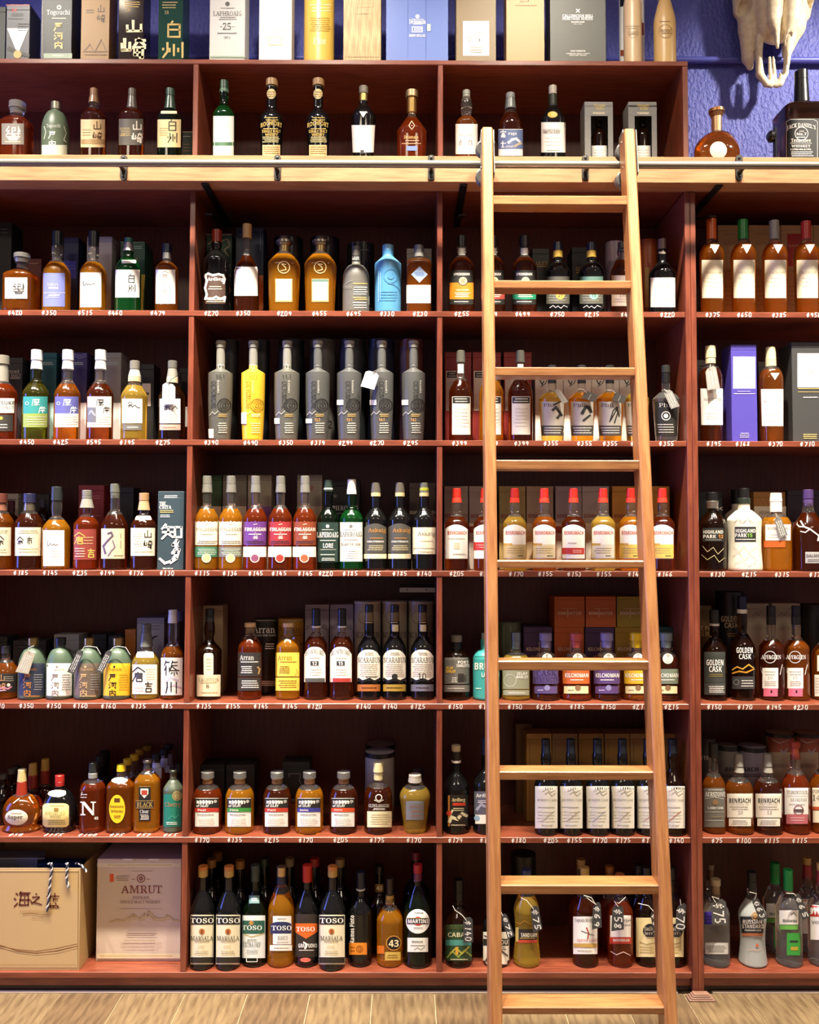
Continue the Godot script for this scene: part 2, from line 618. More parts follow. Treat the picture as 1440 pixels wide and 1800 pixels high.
func solid(rings: Array, seg: int, fill: float, below: Color, above: Color, facets := 0) -> ArrayMesh:   # closed body through rings of [y, half width, half depth, squareness]
	var v := PackedVector3Array()
	var nn := PackedVector3Array()
	var cc := PackedColorArray()
	var ix := PackedInt32Array()
	var rs := []
	for i in rings.size():
		if i > 0 and rings[i - 1][0] < fill and rings[i][0] > fill and below != above:
			var t: float = (fill - rings[i - 1][0]) / (rings[i][0] - rings[i - 1][0])
			var m := []
			for q in 4:
				m.append(lerpf(rings[i - 1][q], rings[i][q], t))
			rs.append(m + [below])
			rs.append(m + [above])
		rs.append(rings[i] + [below if rings[i][0] <= fill else above])
	var n := rs.size()
	for i in n:
		var r: Array = rs[i]
		var p: Array = rs[maxi(i - 1, 0)]
		var q: Array = rs[mini(i + 1, n - 1)]
		if absf(q[0] - p[0]) < 1e-6 and absf(q[1] - p[1]) < 1e-6:
			p = rs[maxi(i - 2, 0)]
			q = rs[mini(i + 2, n - 1)]
		var slope: float = (q[1] - p[1]) / maxf(absf(q[0] - p[0]), 1e-5)
		if i == 0:
			slope = 50.0
		elif i == n - 1:
			slope = -50.0
		for k in seg + 1:
			var a := TAU * k / seg
			var c := cos(a)
			var s := sin(a)
			var e: float = 2.0 / r[3]
			var ux := signf(c) * pow(absf(c), e)
			var uz := signf(s) * pow(absf(s), e)
			var g := 1.0
			if facets > 0:
				g = 1.0 - 0.025 * absf(sin(a * facets * 0.5))
			v.append(Vector3(ux * r[1] * g, r[0], uz * r[2] * g))
			var m: float = r[3] - 1.0
			var h := Vector3(signf(ux) * pow(absf(ux), m) / maxf(r[1], 1e-4), 0, signf(uz) * pow(absf(uz), m) / maxf(r[2], 1e-4)).normalized()
			nn.append((h - Vector3.UP * slope).normalized())
			cc.append(r[4])
	var w := seg + 1
	for i in n - 1:
		for k in seg:
			var a := i * w + k
			ix.append_array(PackedInt32Array([a, a + w + 1, a + w, a, a + 1, a + w + 1]))
	var arr := []
	arr.resize(Mesh.ARRAY_MAX)
	arr[Mesh.ARRAY_VERTEX] = v
	arr[Mesh.ARRAY_NORMAL] = nn
	arr[Mesh.ARRAY_COLOR] = cc
	arr[Mesh.ARRAY_INDEX] = ix
	var mesh := ArrayMesh.new()
	mesh.add_surface_from_arrays(Mesh.PRIMITIVE_TRIANGLES, arr)
	return mesh


func say(row: String, says: String) -> String:
	return says if "shelf" in says or row == "T" and "shelving" in says else says + " " + ROW_SAYS[row]


func cut(rings: Array, level: float) -> Array:   # the filled part below the level of the liquid and the empty part above it, both closed
	var low := []
	var high := []
	for i in rings.size():
		var r: Array = rings[i]
		if r[0] <= level:
			low.append(r)
		else:
			if high.is_empty() and i > 0:
				var p: Array = rings[i - 1]
				var t: float = (level - p[0]) / maxf(r[0] - p[0], 1e-6)
				var m := []
				for q in 4:
					m.append(lerpf(p[q], r[q], t))
				low.append(m)
				low.append([level + 0.00005, m[1] * 0.985, m[2] * 0.985, m[3]])
				low.append([level + 0.0001, 0.0004, 0.0004, m[3]])
				high.append([level + 0.0003, 0.0004, 0.0004, m[3]])
				high.append([level + 0.00035, m[1] * 0.985, m[2] * 0.985, m[3]])
				high.append([level + 0.0004, m[1], m[2], m[3]])
			high.append(r)
	return [low, high]


func clear_of_uprights(row: String, lo: float, hi: float) -> float:   # how far to the side a thing has to stand so as not to enter an upright
	if row in ["A", "T"]:
		return 0.0
	for u in [XL, XM, XR, XR + 0.0186]:
		if lo < u + 0.019 and hi > u - 0.0004:
			return u + 0.019 - lo if (lo + hi) * 0.5 > u + 0.0093 else u - 0.0004 - hi
	return 0.0


# One bottle. x0, x1, top: its outline in the photograph. form: «style shoulder neck neck_width key=value ...» with the shoulder's and the neck's heights in the photograph.
# style: m common shoulder, e round, s sloping, c cone, o round flask, j straight jar. keys: t foot width, n squareness, d depth, b neck bulge, z depth, f facets, l level of the liquid, w waist, i lift
func bt(row: String, x0: float, x1: float, top: float, form: String, kind: String, items: String, says: String, called := "whisky_bottle", category := "bottle") -> Node3D:
	var f := form.split(" ", false)
	var key := {"t": 1.0, "n": 2.0, "d": 1.0, "b": 0.0, "z": ROW_Z[row], "f": 0.0, "l": 0.0, "w": 0.0, "i": 0.0}
	for s in f.slice(4):
		key[s[0]] = s.substr(2).to_float()
	var z: float = key.z
	var y0: float = ROW_Y[row] + key.i
	var cx := (x0 + x1) * 0.5
	var foot := 940.0 + (1.535 - y0) * FOC / (EYE.z - z)
	var at := Vector3(un(cx, (top + foot) * 0.5, z).x, y0 + 0.0004, z)
	var big := (un(x1, top, z).x - un(x0, top, z).x) * 0.488
	var seat := at + Vector3(clear_of_uprights(row, at.x - big * 1.03, at.x + big * 1.03), 0, 0)
	var per := 2.05 * big / (x1 - x0)
	var hi := un(cx, top, z).y - y0
	var sh := un(cx, f[1].to_float(), z).y - y0
	var ne := un(cx, f[2].to_float(), z).y - y0
	var rn := f[3].to_float() * per * 0.5
	var deep: float = key.d
	var sq: float = key.n
	var ft: float = key.t
	var rings := []
	var foot_r := big * ft
	rings.append([0.0, 0.0004, 0.0004 * deep, sq])
	for e in [[0.0, 0.82], [0.0012, 0.93], [0.004, 0.985], [0.009, 1.0]]:
		rings.append([e[0], foot_r * e[1], foot_r * deep * e[1], sq])
	if f[0] == "o":
		for i in range(1, 15):
			var y := lerpf(0.012, ne, i / 14.0)
			var m := lerpf(0.0, ne * 1.08, 0.45)
			var rr := big * sqrt(maxf(0.02, 1.0 - pow((y - m) / (m if y < m else ne * 1.04 - m), 2.0) * (0.72 if y < m else 1.0)))
			rr = maxf(rr, rn)
			rings.append([y, rr, lerpf(rr * deep, rr, pow(i / 14.0, 6.0)), sq])
	else:
		if ft > 1.0:
			rings.append([sh * 0.10, foot_r, foot_r * deep, sq])
			rings.append([sh * 0.14, lerpf(foot_r, big, 0.4), lerpf(foot_r, big, 0.4) * deep, sq])
			rings.append([sh * 0.20, big, big * deep, sq])
		for i in range(1, 5):
			var t := i / 5.0
			if ft > 1.0 and t < 0.3:
				continue
			var rr: float = (big if ft > 1.0 else lerpf(foot_r, big, t)) * (1.0 + key.w * sin(t * PI))
			rings.append([lerpf(0.009, sh, t), rr, rr * deep, sq])
		for i in 10:
			var t := i / 9.0
			var e := sqrt(maxf(0.0, 1.0 - t * t))
			var s := 0.5 + 0.5 * cos(PI * t)
			var q := 1.0 - t
			match f[0]:
				"m":
					q = lerpf(e, s, 0.55)
				"e":
					q = lerpf(e, s, 0.12)
				"s":
					q = s
			var rr := lerpf(rn, big, q)
			var nq := lerpf(2.0, sq, q)
			rings.append([lerpf(sh, ne, t), rr, lerpf(rr, rr * deep, q), nq])
	var cap_low := hi
	for item in items.split(";", false):
		var w := item.strip_edges().split(" ", false)
		if w[0] == "c":
			cap_low = minf(cap_low, un(cx, w[2].to_float(), z).y - y0)
	if f[0] != "j":
		var stop := maxf(ne + 0.002, minf(hi - 0.004, cap_low + 0.012))
		for i in range(1, 7):
			var t := i / 6.0
			var rr: float = rn * (1.0 + key.b * sin(PI * t))
			rings.append([lerpf(ne, stop, t), rr, rr, 2.0])
		rings.append([stop + 0.0005, rn * 0.85, rn * 0.85, 2.0])
		rings.append([stop + 0.0006, 0.0004, 0.0004, 2.0])
	else:
		rings.append([ne + 0.0004, rn * 0.96, rn * 0.96 * deep, sq])
		rings.append([ne + 0.0005, 0.0004, 0.0004, sq])
	var t := thing(called, say(row, says), category, seat, called.replace("_", " ") + ("es " if called.ends_with("x") else "s ") + ROW_SAYS[row])
	var level: float = lerpf(sh, ne, 0.75)
	if key.l > 0.0:
		level = un(cx, key.l, z).y - y0
	if SPIRITS.has(kind):
		var sp: Array = SPIRITS[kind]
		var split := cut(rings, level)
		if split[1].size() > 4 and sp[0] != sp[1]:
			put("glass_body", solid(split[0], 32, 9.0, lin(sp[0]), lin(sp[0]), int(key.f)), glass("spirit_" + str(sp[2]), sp[2]), t)
			put("glass_neck", solid(split[1], 28, 9.0, lin(sp[1]), lin(sp[1])), glass("clear_glass", 0.02), t)
		else:
			put("glass_body", solid(rings, 32, 9.0, lin(sp[0]), lin(sp[0]), int(key.f)), glass("spirit_" + str(sp[2]), sp[2]), t)
	elif kind == "k":
		put("glass_body", solid(rings, 32, 9.0, Color(0.006, 0.006, 0.006), Color(0.006, 0.006, 0.006), int(key.f)), paint("black_glass", 0.1), t)
	else:
		var c := lin(kind.trim_suffix("!"))
		put("tube_body" if f[0] == "j" else "body", solid(rings, 32, 9.0, c, c, int(key.f)), paint("gloss", 0.12) if kind.ends_with("!") else paint("satin", 0.38), t)
	var k := Face.new()
	k.host = self
	k.at = at
	k.z = z + big * deep * 0.93
	k.rings = rings
	k.low = 0.001
	for item in items.split(";", false):
		var w := item.strip_edges().split(" ", false)
		if w[0] == "c":      # cap or stopper: top bottom width colour[*] [top width]
			var ya := un(cx, w[1].to_float(), z).y - y0
			var yb := un(cx, w[2].to_float(), z).y - y0
			var rr := w[3].to_float() * per * 0.5
			var rt := (w[5].to_float() * per * 0.5) if w.size() > 5 else rr
			var st := SurfaceTool.new()
			st.begin(Mesh.PRIMITIVE_TRIANGLES)
			var ch := minf(0.0012, rt * 0.2)
			lathe(st, [[yb, 0.0], [yb, rr - ch * 0.4], [yb + ch * 0.4, rr], [ya - ch, rt], [ya, rt - ch], [ya, 0.0]], 24, lin(w[4].trim_suffix("*").trim_suffix("~")))
			if w[4].ends_with("~"):
				put("stopper", st, glass("stopper", 0.25), t)
			else:
				put("cap", st, paint("metal", 0.28, 0.85) if w[4].ends_with("*") else paint("cap", 0.32), t)
	dress(t, k, items)
	return t


# One box. x0, x1, top: the front face in the photograph, at depth z; deep: how far it reaches back
func bx(row: String, x0: float, x1: float, top: float, z: float, deep: float, code: String, items: String, says: String, called := "gift_box", category := "box", low := -1.0, rough := 0.5) -> Node3D:
	var y0: float = ROW_Y[row]
	if low > 0.0:
		y0 = un((x0 + x1) * 0.5, low, z).y
	var foot := 940.0 + (1.535 - y0) * FOC / (EYE.z - z)
	var my := (top + foot) * 0.5
	var a := un(x0, my, z).x
	var c := un(x1, my, z).x
	var h := un((x0 + x1) * 0.5, top, z).y - y0
	var push := clear_of_uprights(row, a, c)
	if push > 0.0:
		a += push
	else:
		c += push
	var at := Vector3((a + c) * 0.5, y0 + 0.0004, z - deep * 0.5)
	var t := thing(called, say(row, says), category, at, called.replace("_", " ") + ("es " if called.ends_with("x") else "s ") + ROW_SAYS[row])
	var st := SurfaceTool.new()
	st.begin(Mesh.PRIMITIVE_TRIANGLES)
	var col := lin(code.trim_suffix("!"))
	var lid := minf(0.02, h * 0.1)
	block(st, Vector3(0, (h - lid) * 0.5, 0), Vector3(c - a, h - lid, deep), Basis.IDENTITY, col, 0.001)
	put("carton", st, paint("gloss", 0.12) if code.ends_with("!") else paint("card%s" % rough, rough), t)
	st = SurfaceTool.new()
	st.begin(Mesh.PRIMITIVE_TRIANGLES)
	block(st, Vector3(0, h - lid * 0.5 + 0.0002, 0), Vector3(c - a, lid, deep), Basis.IDENTITY, col, 0.001)
	put("lid_flap", st, paint("gloss", 0.12) if code.ends_with("!") else paint("card%s" % rough, rough), t)
	var k := Face.new()
	k.host = self
	k.at = at
	k.z = z
	k.low = 0.001
	dress(t, k, items)
	return t


# ---------------------------------------------------------------- the room
const BACK := -0.36

func room() -> void:
	var plaster := flat(Color("d8d2c6"), 0.8)
	var n := FastNoiseLite.new()
	n.seed = 5
	n.frequency = 0.03
	n.fractal_octaves = 4
	var tex := NoiseTexture2D.new()
	tex.width = 512
	tex.height = 512
	tex.seamless = true
	tex.noise = n
	var blue := flat(Color("4d53a6"), 0.55)
	blue.heightmap_enabled = true
	blue.heightmap_texture = tex
	blue.heightmap_scale = 0.45
	blue.uv1_triplanar = true
	blue.uv1_world_triplanar = true
	blue.uv1_scale = Vector3(3.5, 2.2, 3.5)
	var floor_node := structure("floor")
	var pale := wood("floor_wood", Color("5a4630"), Color("857050"), Vector3(7, 3, 1.1), 0.42, 11)
	var brown := wood("floor_wood_brown", Color("503d2a"), Color("776044"), Vector3(8, 3, 1.3), 0.42, 23)
	put("subfloor", boxes([[Vector3(0, -0.0675, 2.6), Vector3(8.2, 0.13, 6.4)]]), flat(Color("c8b08a"), 0.7), floor_node)
	var wide := 0.2085
	var first := un(655.5, 1760, -0.06).x
	for i in range(-19, 20):
		var px := first + (i + 0.5) * wide
		var shift := fposmod(i * 0.77, 1.9)
		var z := -0.4 - 0.0
		while z < 5.7:
			var long := minf(1.9, 5.75 - z)
			if z < -0.3:
				long = 0.75 + shift
			put("plank", boxes([[Vector3(px, -0.006, z + long * 0.5), Vector3(wide - 0.0022, 0.012, long - 0.002)]], 0.0008), pale if (i * 7 + int(z * 3.0)) % 3 else brown, floor_node)
			z += long
	put("slab", boxes([[Vector3(0, 2.15, BACK - 0.08), Vector3(8.2, 4.5, 0.15)]]), blue, structure("wall_back"))
	put("slab", boxes([[Vector3(-4.05, 2.15, 2.6), Vector3(0.12, 4.5, 6.3)]]), plaster, structure("wall_left"))
	put("slab", boxes([[Vector3(4.05, 2.15, 2.6), Vector3(0.12, 4.5, 6.3)]]), plaster, structure("wall_right"))
	put("slab", boxes([[Vector3(0, 2.15, 5.8), Vector3(8.2, 4.5, 0.12)]]), plaster, structure("wall_front"))
	put("slab", boxes([[Vector3(0, 4.38, 2.6), Vector3(8.2, 0.12, 6.5)]]), plaster, structure("ceiling"))
	var st := SurfaceTool.new()
	st.begin(Mesh.PRIMITIVE_TRIANGLES)
	var py := un(1400, 105.5, BACK + 0.02).y
	tube(st, [Vector3(-3.9, py, BACK + 0.017), Vector3(0, py, BACK + 0.017), Vector3(3.9, py, BACK + 0.017)], 0.0125, Color.WHITE, 14)
	var pipe := put("conduit_pipe", st, flat(Color("4d53a6"), 0.3), self)
	pipe.set_meta("label", "blue painted conduit pipe running along the blue wall")
	pipe.set_meta("category", "pipe")
	var tr := thing("lamp_track", "black ceiling track that carries the spotlights", "lamp track", Vector3(0, 4.2, 0.78))
	put("track", boxes([[Vector3(0, 0.05, 0), Vector3(5.4, 0.03, 0.035)]]), flat(Color("151515"), 0.4), tr)
	for i in 7:
		put("hanger", boxes([[Vector3(-2.4 + i * 0.8, 0.09, 0), Vector3(0.02, 0.06, 0.02)]]), flat(Color("151515"), 0.4), tr)


# ---------------------------------------------------------------- the shelving
const XL := -0.7524
const XM := 0.1029
const XR := 0.9585
const THICK := 0.0188

func red_wood(way: String) -> StandardMaterial3D:
	var dark := Color("642e1e")
	var pale := Color("8a4831")
	if way == "up":
		return wood("mahogany_up", dark, pale, Vector3(9, 0.9, 9), 0.33, 31, 0.25)
	return wood("mahogany_across", dark, pale, Vector3(0.9, 10, 10), 0.33, 32, 0.25)


func shaded_back_wood() -> StandardMaterial3D:  # darker than the boards: shade inside the bays, put into the colour
	return wood("mahogany_back_shaded", Color("4a1f15"), Color("622c1c"), Vector3(9, 0.9, 9), 0.4, 33)


func price(t: Node3D, row: String, px: float, words: String) -> void:
	var k := Face.new()
	k.host = self
	k.at = t.position
	k.z = 0.0
	var st := SurfaceTool.new()
	st.begin(Mesh.PRIMITIVE_TRIANGLES)
	var y: float = 940.0 + (1.535 - ROW_Y[row]) * FOC / EYE.z * 0.985 + 5.2
	var p := un(px, y, 0.0)
	for q in 4:   # settle on the middle of the board's edge
		p = un(px, y, 0.0)
		y += (p.y - (ROW_Y[row] - THICK * 0.5)) * 515.0
	var w := 6.6
	var lean := rng.randf_range(-0.25, 0.15)
	for i in words.length():
		brush(st, k, 0.0007, Vector2(px + (i - (words.length() - 1) * 0.5) * w + rng.randf_range(-0.4, 0.4), y + lean * i * 0.3 + rng.randf_range(-0.3, 0.3)), 6.4, 8.0, 1.35, lin("f4efe6"), words[i])
	put("price_lettering", st, paint("ink", 0.5), t)


func prices(t: Node3D, row: String, list: Dictionary) -> void:
	for px in list:
		price(t, row, px, list[px])


func board_price(t: Node3D, row: String, px: float, words: String) -> void:   # written on the top of the board, just behind its edge
	var at := un(px, 1470.5, 0.0)
	var st := SurfaceTool.new()
	st.begin(Mesh.PRIMITIVE_TRIANGLES)
	for i in words.length():
		for part in STROKES[words[i]].split(";"):
			var s: PackedStringArray = part.split(" ")
			for j in s.size() - 1:
				var a := Vector3(at.x + (i - 1) * 0.016 + (float(s[j][0]) - 4.5) * 0.0014, ROW_Y[row] + 0.0006, -0.006 + (float(s[j][1]) - 9.0) * 0.0028)
				var c := Vector3(at.x + (i - 1) * 0.016 + (float(s[j + 1][0]) - 4.5) * 0.0014, ROW_Y[row] + 0.0006, -0.006 + (float(s[j + 1][1]) - 9.0) * 0.0028)
				var d := (c - a).normalized() * 0.0014
				var q := Vector3(d.z, 0, -d.x)
				quad(st, a - q - d, a + q - d, c + q + d, c - q + d, Vector3.UP, lin("f4efe6"))
	put("price_lettering", st, paint("ink", 0.5), t)


func shelving() -> void:
	var up := red_wood("up")
	var across := red_wood("across")
	var rows := ["B", "C", "D", "E", "F", "G"]
	var lower := 2.7245       # underside of the rail shelf
	for bay in 2:
		var x0 := -1.62 if bay == 0 else XR + 0.0186
		var x1 := XR + 0.0186 if bay == 0 else 1.85
		var t := thing("shelving_unit", ["wide mahogany shelving unit in three bays behind the ladder" if bay == 0 else "mahogany shelving unit to the right of the double upright", ""][0], "shelving", Vector3.ZERO, "mahogany shelving units")
		var sides := [x0, x1 - 0.0186] if bay == 0 else [x0 + 0.0006, x1 - 0.0186]
		for sx in sides:
			put("side_panel", boxes([[Vector3(sx + 0.0092, lower * 0.5 + 0.006, BACK * 0.5 + 0.002), Vector3(0.0184, lower - 0.014, -BACK + 0.004)]]), up, t)
		put("back_panel", boxes([[Vector3((x0 + x1) * 0.5, lower * 0.5 + 0.025, BACK + 0.008), Vector3(x1 - x0 - 0.034, lower - 0.05, 0.008)]]), shaded_back_wood(), t)
		var inner0 := x0 + 0.0186
		var inner1 := x1 - 0.0186
		for r in rows:
			put("shelf_board", boxes([[Vector3((inner0 + inner1) * 0.5, ROW_Y[r] - THICK * 0.5, BACK * 0.5 + 0.006), Vector3(inner1 - inner0 - 0.0004, THICK, -BACK - 0.012)]], 0.0012), across, t)
		put("unit_top", boxes([[Vector3((inner0 + inner1) * 0.5, lower + 0.0095, BACK * 0.5 + 0.002), Vector3(inner1 - inner0 - 0.0004, 0.0185, -BACK - 0.006)]], 0.0012), across, t)
		put("kick_board", boxes([[Vector3((inner0 + inner1) * 0.5, 0.0395, -0.022), Vector3(inner1 - inner0 - 0.0004, 0.030, 0.016)]]), across, t)
		put("plinth_board", boxes([[Vector3((inner0 + inner1) * 0.5, 0.013, -0.030), Vector3(inner1 - inner0 - 0.0004, 0.020, 0.012)], [Vector3((inner0 + inner1) * 0.5, 0.0215, -0.027), Vector3(inner1 - inner0 - 0.0004, 0.004, 0.012)]]), flat(Color("2a170f"), 0.4), t)
		if bay == 0:
			for xd in [XL, XM]:
				var tops := [lower] + rows.slice(0, 5).map(func(r): return ROW_Y[r] - THICK)
				for i in 6:
					var lo: float = ROW_Y[rows[i]]
					put("divider", boxes([[Vector3(xd + 0.0093, (lo + tops[i]) * 0.5, BACK * 0.5 + 0.005), Vector3(0.0186, tops[i] - lo - 0.0004, -BACK - 0.014)]]), up, t)
			prices(t, "B", {27: "$420", 87: "$350", 150: "$515", 203: "$460", 278: "$479", 372: "$270", 428: "$350", 500: "$209", 562: "$455", 622: "$695", 681: "$330", 739: "$230", 812: "$255", 862: "$399", 919: "$499", 980: "$750", 1041: "$215", 1104: "$410", 1174: "$220"})
			prices(t, "C", {48: "$450", 107: "$425", 165: "$595", 224: "$195", 287: "$275", 372: "$390", 441: "$490", 503: "$350", 559: "$319", 608: "$299", 663: "$270", 722: "$295", 808: "$399", 863: "$399", 917: "$399", 969: "$355", 1028: "$355", 1073: "$355", 1122: "$355", 1172: "$355"})
			prices(t, "D", {37: "$185", 89: "$145", 141: "$235", 189: "$199", 240: "$176", 294: "$130", 356: "$115", 405: "$136", 450: "$145", 491: "$145", 537: "$145", 573: "$220", 616: "$185", 657: "$185", 703: "$185", 746: "$140", 803: "$205", 856: "$245", 908: "$170", 959: "$155", 1010: "$153", 1062: "$155", 1117: "$140", 1170: "$166"})
			prices(t, "E", {-4: "$110", 47: "$350", 95: "$150", 142: "$160", 191: "$160", 244: "$135", 294: "$85", 359: "$135", 410: "$155", 459: "$145", 510: "$145", 554: "$120", 639: "$140", 686: "$140", 735: "$125", 801: "$150", 855: "$160", 906: "$150", 956: "$215", 1015: "$185", 1070: "$150", 1125: "$215", 1181: "$215"})
			prices(t, "F", {356: "$170", 413: "$135", 478: "$215", 538: "$170", 599: "$205", 663: "$175", 728: "$170", 801: "$179", 857: "$189", 912: "$180", 969: "$205", 1010: "$155", 1055: "$170", 1096: "$175", 1142: "$155", 1190: "$140"})
			for p in [[24, "$50"], [86, "$155"], [147, "$100"], [202, "$75"], [250, "$57"], [297, "$65"]]:
				board_price(t, "F", p[0], p[1])
		else:
			prices(t, "B", {1253: "$375", 1309: "$650", 1370: "$385", 1431: "$950"})
			prices(t, "C", {1255: "$195", 1306: "$168", 1364: "$370", 1420: "$710"})
			prices(t, "D", {1262: "$130", 1317: "$215", 1375: "$315", 1436: "$175"})
			prices(t, "E", {1256: "$150", 1310: "$170", 1361: "$195", 1408: "$230"})
			prices(t, "F", {1261: "$75", 1308: "$100", 1357: "$115", 1406: "$115"})
	# moulded foot of the double upright, and the pale quarter bead along the floor
	var foot := thing("upright_foot", "stepped wooden foot under the double upright between the shelving units", "moulding", Vector3(XR + 0.0186, 0, 0.0225))
	var st := SurfaceTool.new()
	st.begin(Mesh.PRIMITIVE_TRIANGLES)
	for s in [[0.003, 0.086, 0.006], [0.0085, 0.074, 0.006], [0.014, 0.062, 0.006], [0.019, 0.052, 0.005]]:
		block(st, Vector3(0, s[0], 0), Vector3(s[1], s[2], s[1] * 0.41), Basis.IDENTITY, Color.WHITE, 0.002)
	put("foot_block", st, wood("foot_wood", Color("7c5846"), Color("a07c68"), Vector3(4, 14, 14), 0.3, 8), foot)
	var bead := boxes([[Vector3((-1.62 + XR) * 0.5 - 0.02, 0.003, -0.0155), Vector3(XR + 1.62 - 0.05, 0.006, 0.010)], [Vector3((1.85 + XR) * 0.5 + 0.04, 0.003, -0.0155), Vector3(1.85 - XR - 0.06, 0.006, 0.010)]], 0.002)
	var bd := put("trim_1", bead, flat(Color("d8c3a8"), 0.4), self)
	bd.set_meta("kind", "structure")
	# small steel plate screwed to the back of the fourth shelf
	var pl := thing("mending_plate", "small galvanised steel plate screwed high on the back panel above the cream tubes", "bracket", un(734, 1037, -0.12))
	put("plate", boxes([[Vector3.ZERO, Vector3(0.125, 0.017, 0.003)], [Vector3(0, 0.007, -0.1), Vector3(0.125, 0.003, 0.2)]], 0.0006), flat(Color("8f897c"), 0.35, 0.7), pl)
	for sx in [-0.036, 0.031]:
		st = SurfaceTool.new()
		st.begin(Mesh.PRIMITIVE_TRIANGLES)
		lathe(st, [[0.0, 0.004], [0.002, 0.0035], [0.0022, 0.0]], 12, Color(0.1, 0.1, 0.09), Transform3D(Basis(Vector3.RIGHT, PI / 2), Vector3(sx, 0, 0.001)))
		put("screw", st, paint("cap", 0.32), pl)


